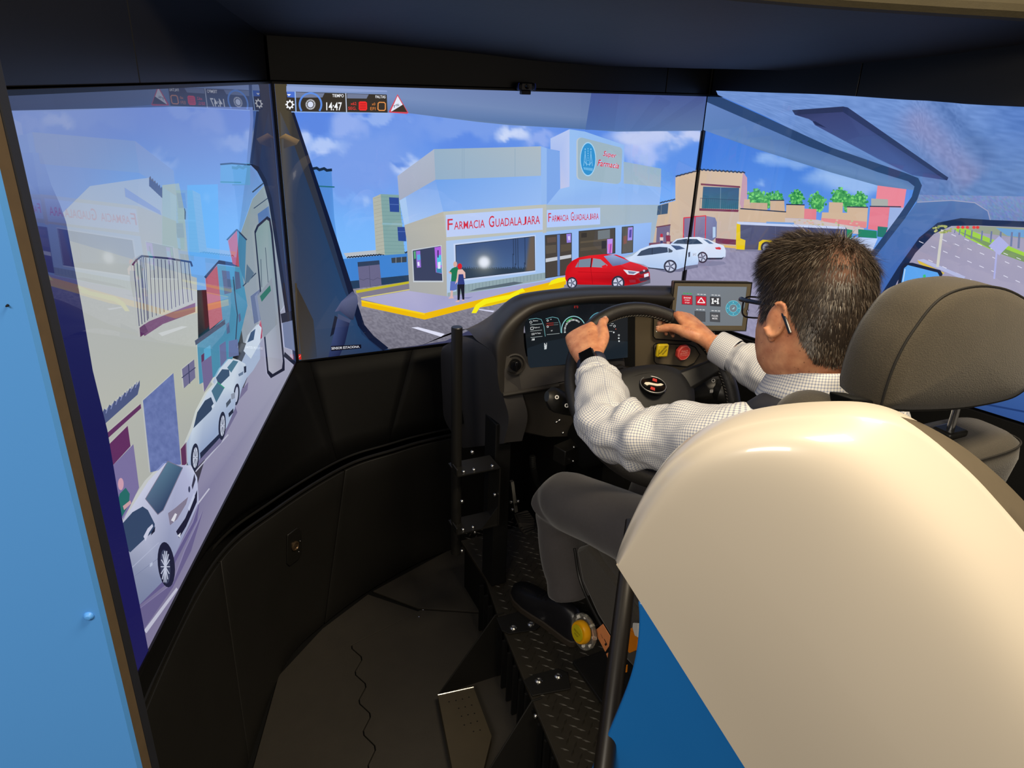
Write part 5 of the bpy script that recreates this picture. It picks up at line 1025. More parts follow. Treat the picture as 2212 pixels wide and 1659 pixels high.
sw = [(-.024, .008), (-.018, .012), (-.008, .010), (.002, .003), (.012, -.002), (.022, -.002), (.027, -.008), (.018, -.011), (.006, -.009), (-.004, -.003), (-.012, .001), (-.020, -.001)]
MB().prism([ep(x, y, .003) for x, y in sw], EN * .0012).build('emblem_ribbon', mat('emblem_white', rgb(236, 226, 208), .4), whl, smooth=0)
for x, y in ((.013, .0145), (-.011, -.0165)): MB().prism([ep(x + a, y + b, .003) for a, b in ((-.008, 0), (-.001, .009), (.007, .001), (.001, -.009))], EN * .0012).build('emblem_diamond', M_red, whl, smooth=0)

colm = whl
rings = []
for t, w_, h_ in ((-.078, .062, .058), (-.10, .075, .07), (-.2, .078, .08), (-.30, .07, .085), (-.42, .06, .075)):
    rings.append([wp_(w_ * math.copysign(abs(math.cos(a)) ** .6, math.cos(a)), -.02 + h_ * math.copysign(abs(math.sin(a)) ** .6, math.sin(a)), t) for a in np.linspace(0, 6.2832, 28, endpoint=False)])
MB().loft(rings).build('shaft_housing', M_dark, colm, smooth=50)
def stalk(pts, rad, name):
    o = MB().tube(spline(pts, 10), rad, 12, flat=.6, up=WN).build(name, M_plate, colm)
    return o
s1 = [wp_(-.06, -.03, -.11), at(1252, 886, d=1.86), at(1214, 870, d=1.78), at(1181, 856, d=1.74)]
stalk(s1, list(np.interp(np.linspace(0, 1, 10), [0, .3, .75, .95, 1], [.010, .018, .034, .030, .014])), 'wiper_stalk')
s2 = [wp_(.06, .0, -.11), at(1535, 838, d=2.02), at(1562, 840, d=2.0), at(1590, 850, d=2.0)]
stalk(s2, list(np.interp(np.linspace(0, 1, 10), [0, .3, .75, .95, 1], [.012, .03, .040, .034, .014])), 'gear_stalk')
for px, py, dd, tx in ((1203, 858, 1.725, 'o'), (1224, 876, 1.74, '0'), (1541, 822, 1.955, 'O'), (1566, 827, 1.955, 'M/A'), (1537, 845, 1.955, '#')):
    v, f = text_mesh(tx, .02); P0 = at(px, py, d=dd); s_ = 9 if px < 1300 else 8
    MB().add([at(px + (x - .5) * s_ * (2 if len(tx) > 1 else 1), py - (y - .5) * s_, d=dd) for x, y in v], f).build('stalk_icon', M_wht, colm, smooth=0)

# ------------------------------------------------------------------ grab pole with brackets
gp = at(987, 706, Y=1.62)
pole = thing('grab_pole', (gp[0], 1.62, .38), 'black vertical grab pole on sheet metal brackets left of the dashboard', 'grab pole')
MB().lathe((gp[0], 1.62, .40), (0, 0, 1), [(.0145, 0), (.0145, gp[2] - .402), (.013, gp[2] - .4), (.0005, gp[2] - .4)], 24).build('pole', M_plate, pole)
for py in (1014, 1138):
    z = at(985, py, Y=1.60)[2]
    arm = MB(); arm.box((gp[0] + .045, 1.60, z), (.125, .075, .004)); arm.build('bracket_arm', M_plate, pole)
    MB().box((gp[0] - .019, 1.58, z + .010), (.004, .035, .022)).build('bracket_lip', M_plate, pole, bevel=.001)
    for dx in (.0, .03, .085): MB().ball((gp[0] + dx + .004, 1.575, z + .004), (.006, .006, .005), 10, 6).build('bolt', M_chrome, pole)
zA, zB = at(985, 1014, Y=1.60)[2], at(985, 1138, Y=1.60)[2]
MB().box((gp[0] + .107, 1.60, (zA + zB) / 2), (.004, .075, zA - zB)).build('bracket_plate', M_plate, pole)
MB().prism([V3(gp[0] + .105, 1.565, zB + .002), V3(gp[0] + .06, 1.565, zB + .002), V3(gp[0] + .105, 1.565, zB + .06)], V3(0, .003, 0)).build('gusset', M_plate, pole, smooth=0)
for px, py in ((1020, 977), (1069, 1069), (1026, 1149), (998, 1083), (998, 1190)): MB().ball(at(px, py, Y=1.575), .006, 10, 6).build('bolt', M_chrome, pole)

# dash support frame, drop plates
fr_ = thing('dash_stand', (.78, 1.7, .2), 'black upright frame carrying the dashboard behind the grab pole', 'stand')
MB().box((gp[0] + .16, 1.70, .49), (.05, .08, .57)).build('post', M_dark, fr_, bevel=.003)
MB().box((1.28, 1.86, .49), (.10, .10, .57)).build('post', M_dark, fr_, bevel=.003)
MB().box((1.05, 1.92, .72), (.65, .05, .1)).build('cross_beam', M_dark, fr_, bevel=.003)
MB().box(at(1230, 975, Y=1.62), (.09, .05, .05), rotz(.3)).build('connector_box', M_plate, fr_, bevel=.003)
for px, py in ((1240, 966, ), (1238, 996), (1208, 908), (1202, 912), (1216, 935)): MB().ball(at(px, py, Y=1.585), .005, 8, 6).build('bolt', M_chrome, fr_)
hs = [at(1150, 985, Y=1.74), at(1152, 1010, Y=1.74), at(1160, 1040, Y=1.75), at(1172, 1060, Y=1.76)]
hm = MB(); pts = spline(hs, 40); hm.tube(pts, [.009 + .0015 * (k % 2) for k in range(40)], 8); tag(hm.build('corrugated_hose', M_dark), 'black corrugated hose hanging under the dashboard', 'hose')
# pedal
pd_ = thing('pedal', at(1135, 1130, Y=1.72), 'black ribbed foot pedal on a steel arm under the dashboard', 'pedal')
MB().prism([at(*p) for p in [(1104, 1042, 1.80), (1110, 1040, 1.80), (1119, 1106, 1.72), (1112, 1108, 1.72)]], V3(.0, .012, 0)).build('arm', M_plate, pd_, smooth=0)
pad = [at(a, b, Y=y) for a, b, y in ((1114, 1110, 1.72), (1140, 1102, 1.73), (1155, 1122, 1.70), (1155, 1146, 1.66), (1138, 1156, 1.64), (1125, 1140, 1.67))]
MB().prism(pad, V3(0, .015, -.01)).build('pad', M_rubber, pd_, smooth=0, bevel=.003)
for k in range(9):
    t = (k + 1) / 10; a = pad[0] * (1 - t) + pad[5] * t if t < .7 else pad[5] * (1 - (t - .7) / .3) + pad[4] * ((t - .7) / .3); b = pad[1] * (1 - min(1, t / .4)) + pad[2] * min(1, t / .4) if t < .4 else pad[2] * (1 - (t - .4) / .6) + pad[3] * ((t - .4) / .6)
    MB().tube([a, b], .0022, 6).build('rib', M_dark, pd_)
for px, py in ((1104, 1085), (1107, 1101), (1119, 1083)): MB().ball(at(px, py, Y=1.73), .006, 8, 6).build('bolt', M_chrome, pd_)

# ------------------------------------------------------------------ driver platform with steps
plat = thing('platform', (1.2, 1.4, 0), 'black tread plate platform under the driver seat with bolted step brackets', 'platform')
M_tread = mat('tread_plate', rgb(48, 44, 36), .5, .3, var=.25, scale=40)
pf = [(.752, 1.93), (.752, 1.71), (.716, 1.52), (.668, 1.17), (.640, .96), (.61, .62), (1.70, .62), (1.70, 1.93)]
MB().prism([V3(x, y, .19) for x, y in pf], (0, 0, .012)).build('deck', M_tread, plat, smooth=0, bevel=.002)
MB().prism([V3(x + .015 if x < 1 else x, y, -.006) for x, y in pf], (0, 0, .196)).build('riser', M_dark, plat, smooth=0)
tr = MB()
for i in range(60):
    for j in range(9):
        y = .98 + i * .017; x0 = np.interp(y, [.62, .96, 1.17, 1.52, 1.71, 1.93], [.61, .64, .668, .716, .752, .752]); x = x0 + .028 + j * .030 + (.015 if i % 2 else 0)
        a = math.radians(45 if (i + j) % 2 else -45); u = V3(math.cos(a), math.sin(a), 0); v = V3(-u[1], u[0], 0); p = V3(x, y, .202)
        b_ = len(tr.v); tr.v += [tuple(p + u * .012), tuple(p + v * .003), tuple(p - u * .012), tuple(p - v * .003), tuple(p + V3(0, 0, .0022) + u * .004), tuple(p + V3(0, 0, .0022) - u * .004)]
        tr.f += [(b_, b_ + 1, b_ + 4), (b_ + 1, b_ + 5, b_ + 4), (b_ + 1, b_ + 2, b_ + 5), (b_ + 2, b_ + 3, b_ + 5), (b_ + 3, b_ + 4, b_ + 5), (b_ + 3, b_, b_ + 4)]
tag(tr.build('tread_bumps', M_tread, plat, smooth=0), kind='stuff')
rb = MB()
for k in range(14): rb.box((.71 - k * .0047, 1.66 - k * .045, .10), (.012, .012, .17))
for k in range(14): MB().box((.735 - k * .0062, 1.70 - k * .05, .095), (.014, .008, .18)).build('riser_rib', M_dark, plat)
# sheet metal wings from the deck edge down to the floor, with bolted flanges
def wing(yt, xt, xb, yb, bolts, fl):
    MB().prism([V3(xt, yt, .205), V3(xt - .03, yt, .205), V3(xb, yb, .0), V3(xt, yb, .0)], V3(0, -.004, 0)).build('step_wing', M_plate, plat, smooth=0, bevel=.001)
    MB().prism([at(a, b, Z=.204) for a, b in fl], V3(0, 0, .004)).build('flange', M_plate, plat, smooth=0, bevel=.001)
    for px, py in bolts:
        p = at(px, py, Z=.21); MB().lathe(p, (0, 0, 1), [(.011, -.002), (.011, 0), (.007, .003), (.0045, .003), (.004, .001), (.0005, .001)], 14).build('bolt', M_chrome, plat)
wing(1.54, .74, .517, 1.505, ((1109, 1355), (1147, 1347)), [(1072, 1336), (1140, 1318), (1166, 1340), (1166, 1354), (1158, 1362), (1100, 1371), (1084, 1364)])
wing(1.21, .70, .47, 1.15, ((1164, 1469), (1206, 1459)), [(1130, 1472), (1150, 1460), (1205, 1446), (1226, 1456), (1232, 1490), (1150, 1505)])
MB().ball(at(1157, 1547, Z=.19), .007, 10, 6).build('bolt', M_chrome, plat)
# perforated step tread between the wings
stp = [at(946, 1502, Z=.035), at(1023, 1485, Z=.035), at(1062, 1590, Z=.035), at(1040, 1680, Z=.035), at(985, 1700, Z=.035)]
M_step = mat('step_grey', rgb(70, 62, 46), .5, .2, var=.1, scale=30)
MB().prism(stp, V3(0, 0, -.03)).build('step_tread', M_step, plat, smooth=0)
MB().tube([stp[0] + V3(0, 0, .001), stp[1] + V3(0, 0, .001)], .0022, 6).build('step_nosing', M_chrome, plat)
for px, py in ((970, 1516), (985, 1513), (999, 1510), (1013, 1506), (991, 1530), (1005, 1527), (1019, 1523), (997, 1547), (1011, 1544), (1025, 1541), (1003, 1566), (1017, 1562), (1031, 1558), (1037, 1577), (1023, 1580)): MB().lathe(at(px, py, Z=.0352), (0, 0, 1), [(.0022, 0), (.002, .0003)], 8).build('perforation', M_dark, plat, smooth=0)
# ------------------------------------------------------------------ driver seat
def weave(name, col, scale=1500.):
    m, nt, p = nodes_of(name); p.inputs['Roughness'].default_value = .85; p.inputs['Sheen Weight'].default_value = .15
    tc = nt.nodes.new('ShaderNodeTexCoord'); vo = nt.nodes.new('ShaderNodeTexVoronoi'); vo.inputs['Scale'].default_value = scale * .35
    nt.links.new(tc.outputs['Object'], vo.inputs['Vector'])
    n = nt.nodes.new('ShaderNodeTexNoise'); n.inputs['Scale'].default_value = 25; nt.links.new(tc.outputs['Object'], n.inputs['Vector'])
    mx = nt.nodes.new('ShaderNodeMix'); mx.data_type = 'RGBA'; mx.inputs['A'].default_value = tuple(c * .72 for c in col[:3]) + (1,); mx.inputs['B'].default_value = tuple(c * 1.25 for c in col[:3]) + (1,)
    ad = nt.nodes.new('ShaderNodeMath'); ad.operation = 'MULTIPLY'; nt.links.new(vo.outputs['Distance'], ad.inputs[0]); nt.links.new(n.outputs['Fac'], ad.inputs[1])
    nt.links.new(ad.outputs[0], mx.inputs['Factor']); nt.links.new(mx.outputs['Result'], p.inputs['Base Color'])
    b = nt.nodes.new('ShaderNodeBump'); b.inputs['Strength'].default_value = .35; b.inputs['Distance'].default_value = .001; nt.links.new(vo.outputs['Distance'], b.inputs['Height']); nt.links.new(b.outputs['Normal'], p.inputs['Normal'])
    return m
M_fab = weave('seat_fabric', rgb(74, 66, 52)); M_fab2 = weave('seat_side_fabric', rgb(64, 58, 48))
M_seam = mat('seam_thread', rgb(26, 23, 19), .8)
seat = thing('driver_seat', (1.1, .85, .2), 'dark grey fabric driver seat with a tall rounded headrest', 'seat')
# headrest: outline of the rear face on plane Y = yb, front face further ahead
yb, yf = .585, .665
rearO = [(1906, 884), (1918, 840), (1936, 790), (1960, 742), (1988, 700), (2016, 664), (2048, 638), (2092, 623), (2140, 620), (2190, 632), (2236, 664), (2262, 720), (2256, 780), (2232, 826), (2204, 852), (2170, 866), (2100, 880), (2040, 886), (1960, 888)]
R3 = [at(a, b, Y=yb) for a, b in rearO]
cen = np.mean(np.array(R3), 0)
rear_c = spline(R3 + [R3[0]], 73)[:-1]
def hr(k, s, y):
    out = []
    for p in rear_c: q = cen + (p - cen) * s; out.append(V3(q[0], y, q[2] + k))
    return out
def bulge(s, y): return hr(0, s, y)
hm_ = MB().loft([hr(0, .02, yb - .016), hr(0, .3, yb - .0150), hr(0, .6, yb - .0115), hr(0, .85, yb - .006), hr(0, .97, yb - .001), hr(0, 1.0, yb + .004), hr(0, 1.01, yb + .02), hr(0, 1.012, yb + .04), hr(0, 1.0, yb + .06), hr(-.002, .95, yf), hr(-.002, .85, yf + .016), hr(-.002, .5, yf + .024), hr(-.002, .05, yf + .026)])
hro = hm_.build('headrest', M_fab, seat, smooth=80)
sm_ = MB(); sm_.tube([p + V3(0, -.0005, 0) for p in hr(0, 1.003, yb + .003)], .0017, 6, closed=True); sm_.build('headrest_seam', M_seam, hro)
MB().prism([at(a, b, Y=.60) for a, b in ((1840, 860), (1872, 862), (1906, 872), (1910, 888), (1844, 886))], V3(-.012, .03, 0)).build('velcro_flap', M_dark, hro, bevel=.003)
for px0, py0, px1, py1, y in ((2068, 878, 2052, 935, .64), (1912, 880, 1908, 930, .64)):
    a = at(px0, py0, Y=y); b = at(px1, py1, Y=y); d_ = unit(b - a); MB().cyl(V3(a[0], y, a[2] + .03), V3(a[0], y, b[2] - .03), .006).build('headrest_post', M_chrome, seat)
    MB().box((a[0], y, b[2] + .003), (.045, .035, .012)).build('post_guide', M_plate, seat, bevel=.004)
# backrest
def rr(cx, cy, z, hw, hd, e=.45, n=40):
    return [V3(cx + hw * math.copysign(abs(math.cos(a)) ** e, math.cos(a)), cy + hd * math.copysign(abs(math.sin(a)) ** e, math.sin(a)), z) for a in np.linspace(0, 6.2832, n, endpoint=False)]
topz = at(2052, 942, Y=.64)[2]
sx = 1.045
rings = [rr(sx, .76, .58, .21, .06), rr(sx, .73, .75, .225, .065), rr(sx, .69, .95, .228, .066), rr(sx + .01, .66, 1.06, .215, .066), rr(sx + .015, .645, topz - .045, .195, .064), rr(sx + .015, .64, topz - .014, .18, .06), rr(sx + .015, .64, topz, .16, .048), rr(sx + .015, .64, topz + .003, .1, .03), rr(sx + .015, .64, topz + .003, .01, .004)]
bk = MB().loft(rings).build('backrest', M_fab2, seat, smooth=60)
sm_ = MB(); sm_.tube([p + V3(0, 0, .001) for p in rr(sx + .015, .64, topz - .013, .1805, .0605)], .0016, 6, closed=True); sm_.build('backrest_seam', M_seam, bk)
# shoulder bolster
MB().ball(at(1754, 916, Y=.68), (.055, .06, .05), 20, 14).build('shoulder_bolster', M_fab2, bk)
# cushion
cu = MB(); rings = []
for y, hw, z0, z1 in ((.80, .19, .56, .66), (.84, .205, .55, .67), (1.0, .215, .54, .66), (1.2, .215, .53, .66), (1.28, .205, .53, .65), (1.31, .18, .55, .635)):
    rings.append([V3(1.06 + hw * math.copysign(abs(math.cos(a)) ** .5, math.cos(a)), y, (z0 + z1) / 2 + (z1 - z0) / 2 * math.copysign(abs(math.sin(a)) ** .6, math.sin(a))) for a in np.linspace(0, 6.2832, 32, endpoint=False)])
cush = cu.loft(rings).build('cushion', M_fab2, seat, smooth=60)
for sx_ in (-.206, .206):
    MB().tube([V3(1.06 + sx_, y, .648) for y in np.linspace(.84, 1.28, 12)], .003, 6).build('piping', M_seam, cush)
MB().box((1.06, 1.03, .52), (.44, .50, .035)).build('seat_pan', M_plate, seat, bevel=.006)
# scissor base with bellows
for k in range(6): MB().loft([rr(1.06, 1.03, .215 + k * .048, .17, .18, .4), rr(1.06, 1.03, .239 + k * .048, .19, .20, .4), rr(1.06, 1.03, .262 + k * .048, .17, .18, .4)]).build('bellows', M_dark, seat, smooth=60)
MB().box((1.06, 1.03, .208), (.46, .50, .012)).build('base_plate', M_plate, seat, bevel=.002)
# side skirt of the cushion with its edge strip
sk = [at(1243, 1184, X=.835), at(1268, 1176, X=.835), at(1340, 1268, X=.835), at(1420, 1400, X=.835), at(1420, 1500, X=.835), at(1345, 1420, X=.835), at(1290, 1330, X=.835), at(1256, 1255, X=.835)]
MB().prism(sk, V3(.03, 0, 0)).build('side_skirt', M_fab2, seat, smooth=40, bevel=.012, bseg=3)
MB().tube(spline([sk[0] + V3(-.003, 0, 0), sk[7] + V3(-.003, 0, 0), sk[6] + V3(-.003, 0, 0), sk[5] + V3(-.003, 0, 0)], 20), .004, 8).build('edge_strip', M_plate, seat)

# seat belt over the left shoulder
M_belt = mat('belt_webbing', rgb(30, 32, 42), .7, var=.15, scale=300)
bp = [at(1720, 905, d=1.17), at(1690, 884, d=1.21), at(1655, 872, d=1.25), at(1625, 862, d=1.28), at(1600, 880, d=1.33)]
bl = MB(); path = spline(bp, 16); g = []
for i, p in enumerate(path):
    t = unit(path[min(i + 1, 15)] - path[max(i - 1, 0)]); s_ = unit(np.cross(t, V3(-.35, -.2, .9))); g.append([p - s_ * .023, p, p + s_ * .023])
tag(MB().grid(g).build('seat_belt', M_belt, smooth=60, solid=.0025), 'dark seat belt strap crossing the left shoulder of the driver', 'seat belt')

# ------------------------------------------------------------------ booth shell behind the seat: cream moulding over a blue skirt
M_cream = mat('cream_gloss', rgb(216, 206, 190), .3, var=.02, scale=3, coat=.6)
M_blue = mat('blue_gloss', rgb(30, 120, 204), .3, var=.04, scale=3, coat=.3)
M_seal = mat('grey_seal', rgb(92, 82, 66), .6, var=.1)
shell = thing('booth_shell', (.75, .45, 0), 'glossy cream moulded shell over a blue skirt behind the driver seat', 'partition')
q0 = V3(.494, .676, 0); td = unit((.316, -.324, 0)); nin = V3(-td[1], td[0], 0)      # inward normal
if nin[1] < 0: nin = -nin
def onp(px, py, k): return at_plane(px, py, q0 + nin * k, nin)
crest = [(1328, 1215), (1348, 1158), (1385, 1082), (1430, 1018), (1480, 973), (1540, 938), (1620, 912), (1720, 897), (1830, 893), (1900, 900), (1960, 920), (2020, 956), (2100, 1026), (2160, 1090), (2230, 1172), (2330, 1300), (2450, 1470)]
mid1 = [(1332, 1217), (1356, 1162), (1396, 1088), (1443, 1027), (1492, 985), (1552, 952), (1628, 930), (1722, 918), (1812, 922), (1874, 944), (1925, 976), (1985, 1028), (2065, 1102), (2130, 1172), (2210, 1262), (2300, 1380), (2400, 1550)]
mid2 = [(1338, 1222), (1368, 1172), (1410, 1104), (1460, 1046), (1510, 1006), (1570, 976), (1645, 960), (1725, 952), (1795, 962), (1848, 990), (1892, 1024), (1950, 1080), (2025, 1164), (2090, 1240), (2165, 1340), (2250, 1470), (2330, 1640)]
NQ = 60
rows = []
for outl, kk in ((crest, (.020, .020, .022, .026, .032, .04, .05, .062, .075, .085, .09, .095, .095, .095, .095, .095, .095)), (mid1, (.006, .006, .006, .008, .012, .016, .022, .03, .04, .05, .056, .06, .06, .06, .06, .06, .06)), (mid2, (0.,) * 7 + (.001, .002, .004, .006, .007, .008, .008, .008, .008, .008))):
    pts = spline([V3(a, b, k) for (a, b), k in zip(outl, kk)], NQ); rows.append([onp(p[0], p[1], p[2]) for p in pts])
# bottom line: diagonal lower edge
bot = [(1328 + (1612 - 1328) * t, 1215 + (1659 - 1215) * t) for t in np.linspace(.012, 2.6, NQ)]
low_ = [onp(a, b, -.0 ) for a, b in bot]
prof = []
for i in range(NQ):
    a, b, c_ = rows[0][i], rows[1][i], rows[2][i]; col = []
    col += [a + nin * .05 - V3(0, 0, .004), a]
    for t in (.33, .67): col.append(a * (1 - t) ** 2 + 2 * (a * .15 + b * .85) * t * (1 - t) * 1 + b * t ** 2 if False else a + (b - a) * t + V3(0, 0, .004) * math.sin(math.pi * t))
    col.append(b)
    for t in (.33, .67): col.append(b + (c_ - b) * t + (-nin) * .003 * math.sin(math.pi * t))
    col.append(c_)
    for t in np.linspace(0, 1, 14)[1:]: col.append(c_ + (low_[i] - c_) * t - nin * .02 * math.sin(math.pi * min(1, t * 1.1) * .9) * sm(0, 45, i))
    col.append(low_[i] + nin * .03)
    prof.append(col)
A_ = np.array([[prof[i][j] for i in range(NQ)] for j in range(len(prof[0]))])
head_, tail_ = A_[:2], A_[-2:]; core = A_[1:-1]
dense = np.array([spline(list(core[:, i]), 44) for i in range(NQ)]).transpose(1, 0, 2)
for it in range(60):
    D = dense.copy(); D[1:-1, 1:-1] = .5 * dense[1:-1, 1:-1] + .125 * (dense[:-2, 1:-1] + dense[2:, 1:-1] + dense[1:-1, :-2] + dense[1:-1, 2:]); dense = D
prof = [[A_[0][i]] + list(dense[:, i]) + [A_[-1][i]] for i in range(NQ)]
crm = MB().grid([[prof[i][j] for i in range(NQ)] for j in range(len(prof[0]))]).build('cream_moulding', M_cream, shell, smooth=70)
# seal strip along the far rim
seal_o = [(1872, 890), (1915, 893), (1966, 904), (2022, 930), (2090, 972), (2166, 1036), (2240, 1112), (2340, 1220), (2460, 1370)]
seal_i = [(1860, 895), (1900, 901), (1960, 922), (2020, 958), (2100, 1028), (2160, 1092), (2230, 1174), (2330, 1302), (2450, 1472)]
so, si = spline([V3(a, b, .14) for a, b in seal_o], 40), spline([V3(a, b, .098) for a, b in seal_i], 40)
g0 = [onp(*p) for p in si]; g1 = [onp(*p) for p in so]
MB().grid([[p - V3(0, 0, .02) for p in g0], g0, [(a + b) / 2 + V3(0, 0, .004) for a, b in zip(g0, g1)], g1, [p - V3(0, 0, .03) + nin * .01 for p in g1]]).build('seal_strip', M_seal, shell, smooth=60)
# blue skirt
bo = spline([V3(1378, 1300, 0), V3(1380, 1345, 0), V3(1374, 1410, 0), V3(1356, 1480, 0), V3(1320, 1570, 0), V3(1280, 1659, 0), V3(1230, 1780, 0), V3(1200, 1880, 0)], 24)
bl_pts = [onp(p[0], p[1], .034) for p in bo] + [onp(1760, 1880, .034), onp(1400, 1310, .034)]
MB().prism(bl_pts, nin * .02).build('blue_skirt', M_blue, shell, smooth=40, bevel=.003)
# black tube standing just inside the shell
tp0, tp1 = at(1356, 1240, d=1.30), at(1304, 1660, d=1.16)
dd = unit(tp1 - tp0)
ob = thing('guard_tube', tp1 + dd * .4, 'slanted black steel tube beside the cream shell edge', 'tube')
MB().tube([tp0 - dd * .1, tp0, tp1, tp1 + dd * .45], .0165, 16).build('tube', mat('black_tube', rgb(30, 26, 22), .35, var=.1), ob)
# ------------------------------------------------------------------ the driver
def skin_mat():
    m, nt, p = nodes_of('skin'); p.inputs['Roughness'].default_value = .5; p.inputs['Subsurface Weight'].default_value = .12; p.inputs['Subsurface Radius'].default_value = (.012, .005, .003); p.inputs['Subsurface Scale'].default_value = .5
    tc = nt.nodes.new('ShaderNodeTexCoord')
    n = nt.nodes.new('ShaderNodeTexNoise'); n.inputs['Scale'].default_value = 45; n.inputs['Detail'].default_value = 5; nt.links.new(tc.outputs['Object'], n.inputs['Vector'])
    r = nt.nodes.new('ShaderNodeValToRGB'); r.color_ramp.elements[0].color = rgb(192, 122, 88); r.color_ramp.elements[1].color = rgb(226, 162, 120); r.color_ramp.elements[0].position = .3; r.color_ramp.elements[1].position = .7
    nt.links.new(n.outputs['Fac'], r.inputs['Fac'])
    v = nt.nodes.new('ShaderNodeTexVoronoi'); v.inputs['Scale'].default_value = 120; nt.links.new(tc.outputs['Object'], v.inputs['Vector'])
    n3 = nt.nodes.new('ShaderNodeTexNoise'); n3.inputs['Scale'].default_value = 60; nt.links.new(tc.outputs['Object'], n3.inputs['Vector'])
    sub = nt.nodes.new('ShaderNodeMath'); sub.operation = 'LESS_THAN'; sub.inputs[1].default_value = .17; nt.links.new(v.outputs['Distance'], sub.inputs[0])
    gt = nt.nodes.new('ShaderNodeMath'); gt.operation = 'GREATER_THAN'; gt.inputs[1].default_value = .56; nt.links.new(n3.outputs['Fac'], gt.inputs[0])
    ml = nt.nodes.new('ShaderNodeMath'); ml.operation = 'MULTIPLY'; nt.links.new(sub.outputs[0], ml.inputs[0]); nt.links.new(gt.outputs[0], ml.inputs[1])
    m2 = nt.nodes.new('ShaderNodeMath'); m2.operation = 'MULTIPLY'; m2.inputs[1].default_value = .55; nt.links.new(ml.outputs[0], m2.inputs[0])
    mx = nt.nodes.new('ShaderNodeMix'); mx.data_type = 'RGBA'; nt.links.new(m2.outputs[0], mx.inputs['Factor']); nt.links.new(r.outputs['Color'], mx.inputs['A']); mx.inputs['B'].default_value = rgb(120, 66, 42)
    nt.links.new(mx.outputs['Result'], p.inputs['Base Color'])
    b = nt.nodes.new('ShaderNodeBump'); b.inputs['Strength'].default_value = .25; b.inputs['Distance'].default_value = .001
    n2 = nt.nodes.new('ShaderNodeTexNoise'); n2.inputs['Scale'].default_value = 260; nt.links.new(tc.outputs['Object'], n2.inputs['Vector']); nt.links.new(n2.outputs['Fac'], b.inputs['Height']); nt.links.new(b.outputs['Normal'], p.inputs['Normal'])
    return m
def check_mat():
    m, nt, p = nodes_of('checked_cotton'); p.inputs['Roughness'].default_value = .85
    uv = nt.nodes.new('ShaderNodeUVMap'); sp = nt.nodes.new('ShaderNodeSeparateXYZ'); nt.links.new(uv.outputs['UV'], sp.inputs[0]); fac = []
    for ax in ('X', 'Y'):
        k = nt.nodes.new('ShaderNodeMath'); k.operation = 'MULTIPLY'; k.inputs[1].default_value = 1 / .0047; nt.links.new(sp.outputs[ax], k.inputs[0])
        fr2 = nt.nodes.new('ShaderNodeMath'); fr2.operation = 'FRACT'; nt.links.new(k.outputs[0], fr2.inputs[0])
        g = nt.nodes.new('ShaderNodeMath'); g.operation = 'LESS_THAN'; g.inputs[1].default_value = .36; nt.links.new(fr2.outputs[0], g.inputs[0]); fac.append(g)
    a = nt.nodes.new('ShaderNodeMath'); a.operation = 'ADD'; nt.links.new(fac[0].outputs[0], a.inputs[0]); nt.links.new(fac[1].outputs[0], a.inputs[1])
    h = nt.nodes.new('ShaderNodeMath'); h.operation = 'MULTIPLY'; h.inputs[1].default_value = .46; nt.links.new(a.outputs[0], h.inputs[0])
    mx = nt.nodes.new('ShaderNodeMix'); mx.data_type = 'RGBA'; mx.inputs['A'].default_value = rgb(226, 224, 220); mx.inputs['B'].default_value = rgb(112, 124, 158); nt.links.new(h.outputs[0], mx.inputs['Factor']); nt.links.new(mx.outputs['Result'], p.inputs['Base Color'])
    return m
M_skin = skin_mat(); M_shirt = check_mat()
M_trs = mat('grey_trouser_wool', rgb(70, 66, 66), .85, var=.12, scale=120, bump=.2, bscale=900, sheen=.2)
M_shoe = mat('black_shoe_leather', rgb(22, 22, 26), .35, var=.2, scale=40, bump=.1, bscale=300)
M_sole = mat('shoe_sole', rgb(44, 36, 26), .7)

person = thing('person', (1.05, 1.1, .2), 'seated driver in a checked shirt, glasses and grey trousers holding the wheel', 'person')
HS = 1.015
Hc = V3(1.012, .884, 1.324)
hf_ = unit((.09, .975, -.23)); hl_ = unit(np.cross(V3(0, 0, 1), hf_)); hu_ = np.cross(hf_, hl_)
if hl_[0] > 0: hl_ = -hl_
hu_ = np.cross(hf_, hl_)
if hu_[2] < 0: hu_ = -hu_
_r = .13; hu_, hl_ = hu_ * math.cos(_r) - hl_ * math.sin(_r), hl_ * math.cos(_r) + hu_ * math.sin(_r)
def hp(f, l, u): return Hc + HS * (hf_ * f + hl_ * l + hu_ * u)
SU = [-.135, -.125, -.105, -.08, -.05, -.02, .01, .04, .07, .095, .11, .118]
SB = [-.045, -.05, -.066, -.078, -.086, -.097, -.103, -.103, -.096, -.078, -.052, -.012]
SF = [.060, .076, .088, .094, .097, .095, .095, .092, .084, .066, .044, .006]
SW = [.034, .052, .068, .076, .079, .079, .078, .077, .072, .058, .040, .008]
def head_fl(th, u):
    b, f, w_ = (np.interp(u, SU, S) for S in (SB, SF, SW)); m = (f + b) / 2; h = (f - b) / 2
    cf = math.cos(th); x = m + h * cf; y = w_ * math.copysign(abs(math.sin(th)) ** .92, math.sin(th))
    if cf > 0:
        x += .021 * math.exp(-((u + .038) / .017) ** 2) * math.exp(-(th / .17) ** 2) + .008 * math.exp(-((u + .01) / .03) ** 2) * math.exp(-(th / .12) ** 2)
        x += .004 * math.exp(-((u - .016) / .01) ** 2) * math.exp(-(th / .7) ** 2) - .007 * math.exp(-((u + .004) / .014) ** 2) * math.exp(-((abs(th) - .42) / .16) ** 2)
        x += .004 * math.exp(-((u + .072) / .006) ** 2) * math.exp(-(th / .3) ** 2) + .004 * math.exp(-((u + .084) / .005) ** 2) * math.exp(-(th / .26) ** 2) + .006 * math.exp(-((u + .11) / .014) ** 2) * math.exp(-(th / .3) ** 2)
    return x, y
